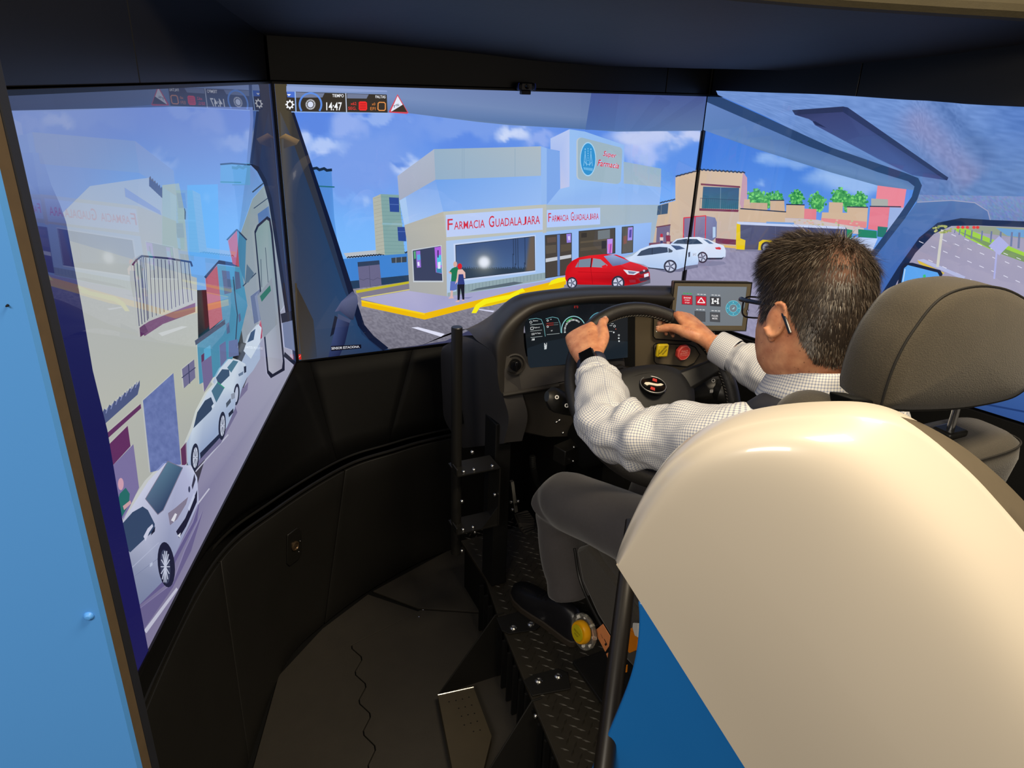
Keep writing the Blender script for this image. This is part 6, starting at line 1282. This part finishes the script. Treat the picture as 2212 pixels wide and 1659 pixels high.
def head_pt(th, u, off=0.):
    f, l = head_fl(th, u); p = hp(f, l, u)
    if off:
        a, b2 = head_fl(th + .03, u); c1 = hp(a, b2, u); a, b2 = head_fl(th, u + .004); c2 = hp(a, b2, u + .004)
        n = unit(np.cross(c1 - p, c2 - p)); ctr = hp(0, 0, u)
        if n @ (p - hp(0, 0, .02)) < 0: n = -n
        p = p + n * off
    return p
def ell_ring(c, a, b, ra, rb, n=24, e=1.0): return [c + a * (ra * math.copysign(abs(math.cos(q)) ** e, math.cos(q))) + b * (rb * math.copysign(abs(math.sin(q)) ** e, math.sin(q))) for q in np.linspace(0, 2 * math.pi, n, endpoint=False)]

body = []      # closed pieces that are fused into one skin
us = np.concatenate([np.linspace(-.133, .09, 44), [.096, .102, .108, .113, .1165]])
body.append(MB().loft([[head_pt(th, u) for th in np.linspace(0, 2 * math.pi, 64, endpoint=False)] for u in us]))
NB = V3(1.03, .852, 1.12)
nk = spline([hp(-.018, 0, -.03), hp(-.012, -.004, -.095), NB + V3(-.006, .008, .05), NB], 8)
body.append(MB().tube(nk, [.058, .058, .059, .060, .061, .062, .064, .07], 24))
for s_ in (1, -1):     # ears
    ec = hp(-.012, s_ * .0775, -.028); eo = unit(hl_ * s_ * .85 - hf_ * .45); ev = unit(hu_ - hf_ * .18); en = unit(np.cross(ev, eo))
    ef = unit(np.cross(eo, ev))
    body.append(MB().ball(ec + eo * .006, (.010, .020, .031), 16, 12, np.stack([ef * 0 + eo, unit(np.cross(ev, eo)), ev], 1)))
    hx = []
    for q in np.linspace(-.5, 4.2, 16): hx.append(ec + eo * (.014 - .001 * math.sin(q)) + unit(np.cross(ev, eo)) * s_ * 0 - unit(hf_ - eo * (hf_ @ eo)) * (.0175 * math.sin(q) * .9) + ev * (.029 * math.cos(q) + .002))
    body.append(MB().tube(hx, list(np.interp(np.linspace(0, 1, 16), [0, .2, .7, 1], [.004, .0048, .0042, .0052])), 10))
    body.append(MB().ball(ec + eo * .008 - ev * .030 + hf_ * .003, (.006, .008, .009), 10, 8))
# torso and arms under the shirt
TOR = [(.66, 1.05, .875, .165, .10), (.8, 1.05, .862, .165, .105), (.95, 1.045, .85, .17, .105), (1.05, 1.04, .848, .175, .095), (1.10, 1.035, .845, .16, .08), (1.14, 1.03, .842, .12, .07), (1.165, 1.028, .842, .08, .062)]
body.append(MB().loft([ell_ring(V3(x, y, z), V3(1, 0, 0), V3(0, 1, 0), a, b, 28) for z, x, y, a, b in TOR]))
SL, EL, WL = V3(.868, .855, 1.085), at(1322, 925, d=1.48), at(1277, 782, d=1.69)
SR_, ER, WRR = V3(1.20, .855, 1.085), V3(1.315, 1.10, 1.005), at(1538, 742, d=1.85)
for S_, E_, W_ in ((SL, EL, WL), (SR_, ER, WRR)):
    body.append(MB().tube(spline([V3(1.035, .85, 1.06), S_, (S_ + E_) / 2, E_, (E_ + W_) / 2, W_], 22), list(np.interp(np.linspace(0, 1, 22), [0, .2, .4, .6, .8, 1], [.06, .05, .044, .038, .036, .027])), 16))
def hand(W_, K, side, hn, curl, thumb):
    """W wrist, K centre of the knuckles, side: direction towards the thumb, hn: back of the hand"""
    f = unit(K - W_); s = unit(side - f * (side @ f)); n = unit(np.cross(f, s)); n = n if n @ hn > 0 else -n
    L = np.linalg.norm(K - W_); parts = []
    pal = []
    for t, a, b, off in ((-.25, .026, .020, 0), (0, .029, .020, 0), (.25, .036, .021, -.002), (.55, .042, .020, -.002), (.85, .043, .0165, 0), (1.0, .041, .0135, .001), (1.06, .036, .009, 0)):
        pal.append(ell_ring(W_ + f * L * t + n * off, s, n, a, b, 24, .85))
    parts.append(MB().loft(pal)); nails = []; knuck = []
    for i, (o, ln) in enumerate(((.031, .95), (.0105, 1.05), (-.0105, 1.0), (-.031, .80))):
        k0 = K + s * o - f * (.004 + .006 * (i == 3)) + n * (.001 - .003 * (i == 3)); d_ = f; pts = [k0 - f * .02, k0]; rr_ = [.0095, .0105]; ang = 0
        for seg, bend in zip((.046, .029, .022), curl[i]):
            ang += bend; dirn = f * math.cos(ang) - n * math.sin(ang) + s * (.03 * (1.5 - i)) * math.cos(ang); m_ = pts[-1] + unit(dirn) * seg * ln * .5; e_ = pts[-1] + unit(dirn) * seg * ln; pts += [m_, e_]; rr_ += [.0088 - .0006 * (len(rr_) // 2), .0090 - .0007 * (len(rr_) // 2)]
        rr_[-1] *= .8
        sc_ = .92 if i == 3 else 1.0
        parts.append(MB().tube(pts, [r * sc_ for r in rr_], 14)); parts.append(MB().ball(pts[-1], rr_[-1] * 1.02 * sc_, 12, 8)); parts.append(MB().ball(pts[1] + n * .002, .0108 * sc_, 12, 8)); parts.append(MB().ball(pts[3], .0094 * sc_, 12, 8))
        nails.append((pts[-1], unit(pts[-1] - pts[-2]), n))
    tp_ = [W_ + f * L * .22 + s * .018 - n * .004] + thumb(W_, K, f, s, n, L)
    parts.append(MB().tube(spline(tp_, 12), list(np.interp(np.linspace(0, 1, 12), [0, .35, .65, .85, 1], [.017, .0155, .0115, .0118, .0085])), 14)); parts.append(MB().ball(tp_[-1], .009, 12, 8))
    for k in range(3):     # tendons
        o = (.022, .005, -.013)[k]; parts.append(MB().tube([W_ + f * L * .3 + s * o * .5 + n * .0155, K + s * o + n * .0105], .0042, 8))
    return parts, (f, s, n), tp_
aLh = math.radians(137); aRh = math.radians(56)
rimL = wp_(WR * math.cos(aLh), WR * math.sin(aLh)); rimR = wp_(WR * math.cos(aRh), WR * math.sin(aRh))
tanL = WX * math.sin(aLh) - WY * math.cos(aLh); tanR = -WX * math.sin(aRh) + WY * math.cos(aRh)
KL = at(1253, 716, d=1.785); KR = at(1477, 684, d=1.93)
curlL = [(.75, 1.15, .9), (.8, 1.2, .9), (.8, 1.2, .9), (.85, 1.2, .9)]
pL, fL, tL = hand(WL, KL, tanL, V3(-.3, -.5, .8), curlL, lambda W_, K, f, s, n, L: [W_ + f * L * .55 + s * .047 - n * .006, K + s * .057 - f * .010 - n * .004, K + s * .068 + f * .004 - n * .008])
pR, fR, tR = hand(WRR, KR, tanR, V3(-.3, -.5, .8), [(.55, 1.1, .9), (.6, 1.2, .9), (.7, 1.2, .9), (.8, 1.2, .9)], lambda W_, K, f, s, n, L: [W_ + f * L * .42 + s * .044 - n * .010, at(1452, 708, d=1.885), at(1423, 711, d=1.90)])
body += pL + pR
allm = MB()
for b in body: allm.add(b.v, b.f)
bo_ = allm.build('body', M_skin, person, smooth=0)
bm = bmesh.new(); bm.from_mesh(bo_.data); bmesh.ops.triangulate(bm, faces=bm.faces); bm.to_mesh(bo_.data); bm.free()
md = bo_.modifiers.new('fuse', 'REMESH'); md.mode = 'VOXEL'; md.voxel_size = .0026; md.use_smooth_shade = True
md2 = bo_.modifiers.new('relax', 'SMOOTH'); md2.factor = .5; md2.iterations = 4
dg = bpy.context.evaluated_depsgraph_get(); dg.update()
me_new = bpy.data.meshes.new_from_object(bo_.evaluated_get(dg)); bo_.modifiers.clear(); old = bo_.data; bo_.data = me_new; me_new.name = 'body'; bpy.data.meshes.remove(old)
me_new.polygons.foreach_set('use_smooth', [True] * len(me_new.polygons))
if not me_new.materials: me_new.materials.append(M_skin)
# thumb nails
M_nail = mat('nail', rgb(214, 160, 132), .3)
for tp_, fr3 in ((tR, fR), (tL, fL)):
    d_ = unit(tp_[-1] - tp_[-2]); nn = unit(fr3[2] - d_ * (fr3[2] @ d_)); MB().ball(tp_[-1] + nn * .0072 + d_ * .001, (.0065, .0055, .0022), 12, 8, np.stack([d_, np.cross(nn, d_), nn], 1)).build('nail', M_nail, bo_)
M_eye = mat('eye_white', rgb(230, 226, 220), .2)
for s_ in (1, -1): MB().ball(hp(.079, s_ * .031, -.004), .0125, 14, 10).build('eye', M_eye, bo_); MB().ball(hp(.0885, s_ * .031, -.004), (.004, .004, .004), 10, 8).build('iris', M_ink, bo_)

# hair: cap and strands
def hairline(th):
    a = abs(math.degrees(math.atan2(math.sin(th), math.cos(th))))
    return np.interp(a, [0, 40, 58, 70, 76, 84, 100, 112, 122, 135, 150, 180], [.078, .074, .05, .012, -.03, -.02, .002, -.004, -.032, -.062, -.088, -.096])
bald = hp(-.082, .030, .070)
CU = []
ths = np.linspace(0, 2 * math.pi, 96, endpoint=False); vs = []; cols = []; NU = 30
M_cap, nt_, p_ = nodes_of('hair_cap'); va_ = nt_.nodes.new('ShaderNodeVertexColor'); va_.layer_name = 'Col'; nt_.links.new(va_.outputs['Color'], p_.inputs['Base Color']); p_.inputs['Roughness'].default_value = .7
capm = MB(); gridp = []
for j in range(NU + 1):
    row = []
    for th in ths:
        h0 = hairline(th); t = j / NU; u = h0 + (.1175 - h0) * t; p = head_pt(th, min(u, .1172), .0012 + .007 * sm(0, .25, t)); row.append(p)
        k = math.exp(-(np.linalg.norm(p - bald) / .028) ** 2); e_ = 1 - sm(0, .12, t)
        cols.append(mix((lin(44), lin(33), lin(24)), (lin(150), lin(92), lin(58)), max(.62 * k, .6 * e_)))
    gridp.append(row)
capm.loft(gridp, True, False, capend=True); hair = capm.build('hair', M_cap, person, smooth=80)
ca = hair.data.color_attributes.new('Col', 'FLOAT_COLOR', 'POINT'); ca.data.foreach_set('color', np.array([list(c_) + [1] for c_ in cols], np.float32).ravel())
M_hair, nt_, p_ = nodes_of('hair_strand'); va_ = nt_.nodes.new('ShaderNodeVertexColor'); va_.layer_name = 'Col'; nt_.links.new(va_.outputs['Color'], p_.inputs['Base Color']); p_.inputs['Roughness'].default_value = .42
crown = hp(-.05, .0, .112); rh = np.random.RandomState(11); sv, sf, sc = [], [], []
cnt = 0
while cnt < 30000:
    th = rh.uniform(0, 2 * math.pi); h0 = hairline(th); u = rh.uniform(h0 + .001, .1168)
    if rh.uniform() > np.interp(u, SU, SW) / .078 + .12: continue
    p = head_pt(th, u, .004); kb = math.exp(-(np.linalg.norm(p - bald) / .032) ** 2)
    if rh.uniform() < .5 * kb: continue
    n = unit(head_pt(th, u, .012) - p); tcr = p - crown; tcr = unit(tcr - n * (tcr @ n)); dn = -hu_ - n * (-hu_ @ n)
    a = abs(math.degrees(math.atan2(math.sin(th), math.cos(th)))); front = 1 - sm(60, 110, a)
    flow = unit(tcr * .8 + dn * (.75 if u < .08 else .2) + hf_ * front * .4 + rh.normal(0, .24, 3)); lift = (.46 if u > .06 else .28) + .35 * front * (u > .05)
    ln = np.interp(u, [-.11, -.06, 0, .05, .09, .117], [.008, .012, .019, .027, .032, .034]) * rh.uniform(.7, 1.15) * (1 + .25 * front) * (1 - .4 * kb)
    p1 = p + unit(flow + n * lift) * ln * .5; p2 = p1 + unit(flow + n * (lift * .35) - hu_ * .10) * ln * .5; sd = unit(np.cross(flow, n)) * .00052; nn = n * .00035
    b_ = len(sv); sv += [tuple(p - sd), tuple(p + sd), tuple(p1 - sd + nn), tuple(p1 + sd + nn), tuple(p2)]; sf += [(b_, b_ + 1, b_ + 3, b_ + 2), (b_ + 2, b_ + 3, b_ + 4)]
    g = rh.uniform(); c_ = mix((.012, .009, .007), (.075, .052, .034), g); 
    if rh.uniform() < .13: c_ = (.17, .14, .11)
    sc += [c_] * 5; cnt += 1
sm2 = MB(); sm2.v = sv; sm2.f = sf; strands = sm2.build('hair_strands', M_hair, hair, smooth=80); strands['kind'] = 'stuff'
ca = strands.data.color_attributes.new('Col', 'FLOAT_COLOR', 'POINT'); ca.data.foreach_set('color', np.array([list(c_) + [1] for c_ in sc], np.float32).ravel())

# shirt
def sleeve(pts, rads, name, parent, seed, n=44, m=90, fold=1.0, elbow=.52, v0=0.):
    path = spline(pts, m); rad = np.interp(np.linspace(0, 1, m), *rads); mb = MB(); mb.uv = []; prev = None; L = 0; rings = []
    for i, p in enumerate(path):
        t = unit(path[min(i + 1, m - 1)] - path[max(i - 1, 0)])
        if i: L += np.linalg.norm(path[i] - path[i - 1])
        a = prev if prev is not None else V3(0, 0, 1); a = unit(a - t * (a @ t)); b = np.cross(t, a); prev = a; ring = []; s = i / (m - 1)
        for j in range(n + 1):
            q = 2 * math.pi * j / n; w_ = .35 + .9 * math.exp(-((s - elbow) / .2) ** 2) + .5 * math.exp(-((s - .92) / .07) ** 2) + .4 * math.exp(-((s - .1) / .1) ** 2)
            fo = fbm(s * 7 + seed + .6 * math.sin(q), math.cos(q) * .9 + .3 * math.sin(q), 1.6, 3) * .0085 + .0035 * math.sin(s * 70 + 2.2 * math.sin(q + seed)) * math.exp(-((s - elbow) / .13) ** 2) + .0025 * math.sin(s * 38 + 1.5 * math.cos(q * 1 + seed) * 2)
            ring.append(p + (rad[i] + fold * w_ * fo) * (math.cos(q) * a + math.sin(q) * b)); mb.uv.append((j / n * 2 * math.pi * .064, L + v0))
        rings.append(ring)
    mb.loft(rings, False, False); return mb.build(name, M_shirt, parent, smooth=80)
tq = [(.62, 1.05, .88, .20, .125), (.8, 1.05, .868, .195, .132), (.93, 1.045, .858, .197, .132), (1.03, 1.04, .852, .20, .122), (1.075, 1.037, .85, .198, .112), (1.105, 1.034, .847, .182, .100), (1.13, 1.031, .845, .152, .09), (1.150, 1.029, .844, .118, .083), (1.168, 1.028, .845, .088, .078), (1.182, 1.026, .848, .074, .074)]
zz = np.linspace(.62, 1.182, 60); T_ = np.array(tq); shm = MB(); shm.uv = []; rings = []
for z in zz:
    x, y, a, b = (np.interp(z, T_[:, 0], T_[:, k]) for k in (1, 2, 3, 4)); ring = []
    for j in range(73):
        q = 2 * math.pi * j / 72; fo = .005 * fbm(math.cos(q) * 2 + 9, z * 9 + math.sin(q), 1.5, 3) * sm(1.17, 1.1, z)
        ring.append(V3(x + (a + fo) * math.copysign(abs(math.cos(q)) ** .85, math.cos(q)), y + (b + fo) * math.copysign(abs(math.sin(q)) ** .85, math.sin(q)), z + .012 * sm(1.1, 1.18, z) * -math.sin(q))); shm.uv.append((j / 72 * 1.05, z * 1.0 + sm(1.05, 1.18, z) * .08))
    rings.append(ring)
shm.loft(rings, False, False); shirt = shm.build('shirt', M_shirt, person, smooth=80)
slv = lambda S_, E_, W_: [S_ + (V3(1.035, .85, 1.05) - S_) * .45, S_, (S_ + E_) / 2 + V3(0, 0, -.006), E_, (E_ + W_) / 2, W_ + (E_ - W_) * .24]
sleeve(slv(SL, EL, WL), ([0, .12, .25, .5, .62, .8, .93, 1], [.062, .074, .074, .066, .060, .056, .050, .043]), 'sleeve', shirt, 1.3, fold=1.5)
sleeve(slv(SR_, ER, WRR), ([0, .12, .25, .5, .62, .8, .93, 1], [.062, .074, .072, .064, .058, .053, .048, .042]), 'sleeve', shirt, 4.1, fold=1.4)
def cuff(E_, W_, back, name='cuff'):
    d_ = unit(W_ - E_); a0 = W_ + (E_ - W_) * .18; a1 = W_ - d_ * back; mb = MB(); mb.uv = []; rings = []
    fr5 = frame(d_, (0, 0, 1)); prof_ = [(0, .044), (.006, .0455), (.05, .0425), (.054, .0415), (.054, .0385), (.03, .0385)]
    for t, r_ in prof_:
        ring = []
        for j in range(41):
            q = 2 * math.pi * j / 40; ring.append(a1 - d_ * (.054 - t) + fr5[:, 0] * r_ * 1.0 * math.cos(q) + fr5[:, 1] * r_ * .92 * math.sin(q)); mb.uv.append((j / 40 * .26, t))
        rings.append(ring)
    mb.loft(rings, False, False); mb.build(name, M_shirt, shirt, smooth=60)
cuff(EL, WL, .040); cuff(ER, WRR, .014)
# collar: stand-up band folded down
cm = MB(); cm.uv = []; rings = []
cc0 = V3(1.024, .853, 1.190); tiltv = .012
for k, (dr, dz) in enumerate(((.0, -.004), (.001, .012), (.0, .026), (.0025, .0315), (.007, .030), (.011, .018), (.018, -.002), (.026, -.026), (.0245, -.028))):
    ring = []
    for j in range(61):
        q = math.radians(118 + 304 * j / 60); r_ = .0715 + dr; ring.append(cc0 + V3(r_ * 1.03 * math.cos(q), r_ * 1.02 * math.sin(q), dz - .02 * (math.sin(q)) * .6 - (.012 * max(0, math.sin(q))) + .004)); cm.uv.append((j / 60 * .42, (0, .016, .030, .036, .041, .054, .072, .088, .091)[k]))
    rings.append(ring)
cm.loft(rings, False, False); cm.build('collar', M_shirt, shirt, smooth=70)
tag(shirt, 'white shirt with a fine blue check')

# trousers
def legmesh(pts, rads, name, parent, seed):
    m, n = 70, 36; path = spline(pts, m); rad = np.interp(np.linspace(0, 1, m), *rads); prev = None; rings = []
    for i, p in enumerate(path):
        t = unit(path[min(i + 1, m - 1)] - path[max(i - 1, 0)]); a = prev if prev is not None else V3(1, 0, 0); a = unit(a - t * (a @ t)); b = np.cross(t, a); prev = a; s = i / (m - 1); ring = []
        for j in range(n):
            q = 2 * math.pi * j / n; w_ = .4 + 1.2 * math.exp(-((s - .58) / .12) ** 2) + .4 * sm(.8, 1, s); fo = (fbm(s * 6 + seed, math.cos(q) + .4 * math.sin(q), 1.5, 3) * .008 + .004 * math.sin(s * 60 + 2 * math.sin(q + seed)) * math.exp(-((s - .62) / .09) ** 2)) * w_
            ring.append(p + (rad[i] + fo) * (math.cos(q) * a + math.sin(q) * b))
        rings.append(ring)
    o = MB().loft(rings, True, True).build(name, M_trs, parent, smooth=80); md = o.modifiers.new('fuse', 'REMESH'); md.mode = 'VOXEL'; md.voxel_size = .005; md.use_smooth_shade = True; md = o.modifiers.new('relax', 'SMOOTH'); md.factor = .5; md.iterations = 30; return o
KN, AN = at(1216, 1072, d=1.98), at(1232, 1285, d=2.04)
hipm = MB().loft([ell_ring(V3(1.05, y, z), V3(1, 0, 0), V3(0, a_, b_), hw, hd, 30) for y, z, hw, hd, a_, b_ in ((.80, .70, .15, .07, 0, 1), (.86, .71, .185, .085, 0, 1), (.95, .71, .19, .085, 0, 1), (1.02, .70, .17, .075, 0, 1))])
trs = hipm.build('trousers', M_trs, person, smooth=70)
legmesh([V3(.945, .90, .72), (V3(.945, .90, .72) + KN) / 2 + V3(0, 0, .012), KN + V3(0, -.06, .012), KN + V3(0, .0, -.012), KN + V3(0, .01, -.075), (KN + AN) / 2 + V3(0, .012, -.03), AN], ([0, .2, .38, .5, .62, .8, .95, 1], [.088, .086, .078, .072, .069, .066, .063, .066]), 'trouser_leg', trs, 2.2)
KN2, AN2 = V3(1.20, 1.47, .66), V3(1.22, 1.58, .30)
legmesh([V3(1.15, .90, .72), (V3(1.15, .90, .72) + KN2) / 2, KN2 + V3(0, -.035, .012), KN2 + V3(0, .0, -.03), (KN2 + AN2) / 2, AN2], ([0, .3, .48, .56, .7, .9, 1], [.088, .084, .074, .070, .066, .063, .064]), 'trouser_leg', trs, 5.2)
# shoes
def shoe(heel, toe, label):
    d_ = unit((toe - heel) * V3(1, 1, 0)); L = np.linalg.norm((toe - heel)[:2]); s = V3(-d_[1], d_[0], 0); root = thing('shoe', heel + d_ * L / 2, label, 'shoe', 'driver shoes')
    prof_ = [(0, .02, .012), (.03, .03, .07), (.10, .034, .085), (.25, .035, .09), (.42, .036, .072), (.55, .042, .056), (.70, .046, .046), (.85, .042, .038), (.95, .030, .030), (1.0, .010, .018)]
    sole = []
    for t, w_, h_ in prof_: sole.append((heel + d_ * L * t, w_ + .004))
    pts = [p + s * w_ for p, w_ in sole] + [p - s * w_ for p, w_ in reversed(sole)]
    MB().prism([V3(p[0], p[1], .2045) for p in pts], (0, 0, .022)).build('sole', M_sole, root, smooth=40, bevel=.003)
    rings = []
    for t, w_, h_ in prof_:
        c_ = heel + d_ * L * t; c_ = V3(c_[0], c_[1], .224); rings.append([c_ + s * w_ * math.copysign(abs(math.cos(q)) ** .8, math.cos(q)) + V3(0, 0, max(0, math.sin(q)) * h_ - .004 * (math.sin(q) < 0)) for q in np.linspace(0, 2 * math.pi, 26, endpoint=False)])
    MB().loft(rings).build('upper', M_shoe, root, smooth=60)
    for t in (.46, .52, .58): c_ = heel + d_ * L * t + V3(0, 0, .224 - heel[2] + np.interp(t, [.42, .55, .7], [.071, .056, .047])); MB().tube([c_ - s * .02 - V3(0, 0, .004), c_ + V3(0, 0, .001), c_ + s * .02 - V3(0, 0, .004)], .002, 6).build('lace', M_dark, root)
shoe(V3(.888, 1.335, .21), at(1112, 1272, Z=.22), 'left black leather shoe resting on the tread plate')
shoe(V3(1.22, 1.545, .21), V3(1.20, 1.80, .21), 'right black leather shoe of the driver below the steering wheel')

# glasses
M_frame = mat('glasses_frame', rgb(22, 24, 32), .25); M_lens, nt_, p_ = nodes_of('lens'); p_.inputs['Transmission Weight'].default_value = 1; p_.inputs['Roughness'].default_value = 0; p_.inputs['IOR'].default_value = 1.05; p_.inputs['Base Color'].default_value = (.93, .93, .9, 1)
gl = thing('glasses', hp(.1, 0, -.02), 'dark rectangular framed glasses on the face of the driver', 'glasses')
GF = .112
for s_ in (1, -1):
    rim_p = []
    for q in np.linspace(0, 2 * math.pi, 28, endpoint=False): rim_p.append(hp(GF - .006 * abs(s_ * .036 + .028 * math.cos(q)) / .06, s_ * .036 + .029 * math.copysign(abs(math.cos(q)) ** .55, math.cos(q)), -.010 + .0195 * math.copysign(abs(math.sin(q)) ** .6, math.sin(q))))
    m_ = MB(); m_.tube(rim_p, .0017, 8, closed=True); m_.build('rim', M_frame, gl)
    MB().prism(rim_p, hf_ * .0012).build('lens', M_lens, gl, smooth=0)
    tmp = [hp(GF - .006, s_ * .066, .004), hp(GF - .012, s_ * .0755, .003), hp(.05, s_ * .082, .000), hp(-.005, s_ * .0835, -.004), hp(-.03, s_ * .0845, -.018), hp(-.05, s_ * .083, -.046)]
    MB().tube(spline(tmp, 24), list(np.interp(np.linspace(0, 1, 24), [0, .1, .5, 1], [.0026, .0032, .0026, .0024])), 8, flat=1.4).build('temple', M_frame, gl)
MB().tube([hp(GF, .008, .0), hp(GF + .003, 0, .003), hp(GF, -.008, .0)], .0018, 8).build('bridge', M_frame, gl)

# wrist watch on the left wrist
f, s, n = fL
wc_ = WL - f * .010 + n * .0245
wt = thing('wristwatch', wc_, 'black square smart watch on the left wrist of the driver', 'watch')
Rw = np.stack([s, f, n], 1)
MB().box(wc_ + n * .002, (.038, .045, .012), Rw).build('case', M_plate, wt, bevel=.006, bseg=4)
MB().box(wc_ + n * .0082, (.033, .040, .002), Rw).build('glass', M_gloss, wt, bevel=.004, bseg=3)
MB().cyl(wc_ + s * .017 + n * .002 + f * .006, wc_ + s * .0195 + n * .002 + f * .006, .0035, 10).build('crown', M_chrome, wt)
band = []
for q in np.linspace(.62, 2 * math.pi - .62, 30): c_ = WL - f * .010 + n * (.0265 * math.cos(q)) + s * (.0335 * math.sin(q)); band.append([c_ - f * .0115, c_, c_ + f * .0115])
MB().grid(band).build('strap', mat('watch_strap', rgb(40, 44, 62), .6), wt, smooth=60, solid=.0025, solid_off=1)
# ------------------------------------------------------------------ small things beside the seat base
M_clear, nt_, p_ = nodes_of('clear_plastic'); p_.inputs['Transmission Weight'].default_value = .92; p_.inputs['Roughness'].default_value = .08; p_.inputs['IOR'].default_value = 1.4; p_.inputs['Base Color'].default_value = (.9, .88, .8, 1)
M_or = mat('orange_card', rgb(224, 140, 84), .6, var=.06); M_or2 = mat('orange_plastic', rgb(226, 130, 20), .45, var=.06); M_ylw = mat('amber_button', rgb(226, 160, 10), .35, var=.05); M_ylg = mat('yellow_face', rgb(186, 170, 20), .4, var=.05)
bc = at(1254, 1366, X=.795); bn = unit((-.98, -.10, .16))
bt = thing('push_button', bc - bn * .03, 'round yellow push button in a clear guard beside the seat base', 'button')
MB().lathe(bc - bn * .012, bn, [(.028, 0), (.030, .004), (.030, .014), (.027, .020), (.0005, .021)], 32).build('button_body', M_ylw, bt)
MB().lathe(bc + bn * .0095, bn, [(.0215, 0), (.021, .002), (.0005, .0025)], 28).build('button_face', M_ylg, bt)
MB().lathe(bc - bn * .018, bn, [(.044, 0), (.046, .003), (.046, .012), (.043, .014), (.043, .004), (.033, .003)], 36).build('guard', M_clear, bt)
for k in range(8):
    a = 2 * math.pi * k / 8; fr6 = frame(bn); p = bc - bn * .013 + fr6[:, 0] * .0385 * math.cos(a) + fr6[:, 1] * .0385 * math.sin(a); MB().box(p, (.008, .006, .008), frame(bn, fr6[:, 0] * math.cos(a) + fr6[:, 1] * math.sin(a))).build('guard_slot', M_wht, bt)
MB().cyl(bc - bn * .02, bc - bn * .055, .011, 14).build('stem', M_chrome, bt)
uy = unit(np.cross(bn, V3(0, 0, 1))); uy = uy if uy[0] > 0 else -uy; uz = np.cross(uy, bn); uz = uz if uz[2] > 0 else -uz
for k, tx in enumerate(('EMERGENCIA', 'STOP')): decal(bt, tx, bc + bn * .0126 + uz * (.004 - .009 * k), uy, uz, .026 if k == 0 else .016, .005, mat('dark_yellow_print', rgb(120, 100, 12), .6), bn)
def px_prism(pts, X, th, name, m, label, cat, group=None):
    P = [at(a, b, X=X) for a, b in pts]; o = MB().prism(P, V3(th, 0, 0)).build(name, m, smooth=0, bevel=.0006); return tag(o, label, cat, group), P
o, P = px_prism([(1283.7, 1363.5), (1301.7, 1348), (1317.5, 1374.6), (1317, 1392.6), (1307, 1408)], .826, .002, 'warning_tag', M_or, 'pale orange lettered tag between the yellow button and the black tube', 'tag')
cT = at(1304, 1383, X=.8245); ua = unit(at(1297, 1391, X=.8245) - at(1311, 1376, X=.8245)); ub = unit(at(1312, 1395, X=.8245) - at(1297, 1366, X=.8245))
decal(o, 'L', cT + ub * .006, -ub, ua, .016, .012, M_ink, V3(-1, 0, 0), bold=.03); decal(o, 'PULL', cT - ub * .012, -ub, ua, .012, .004, M_ink, V3(-1, 0, 0))
px_prism([(1309, 1412), (1316, 1408), (1313, 1424)], .826, .002, 'warning_tag', M_or, 'small torn orange corner below the pale orange tag', 'tag')
px_prism([(1356, 1359), (1377, 1373), (1376, 1404), (1359, 1411), (1352, 1401)], .80, .03, 'connector_block', M_or2, 'bright orange block behind the black tube by the blue skirt', 'block')
px_prism([(1367, 1346), (1378, 1347), (1378, 1377), (1371, 1373), (1366, 1356)], .798, .004, 'cable_clip', M_wht, 'white clip above the bright orange block', 'clip')
px_prism([(1344, 1449), (1353, 1436), (1352, 1453)], .80, .004, 'warning_tag', M_or2, 'tiny orange triangle low between tube and blue skirt', 'tag')
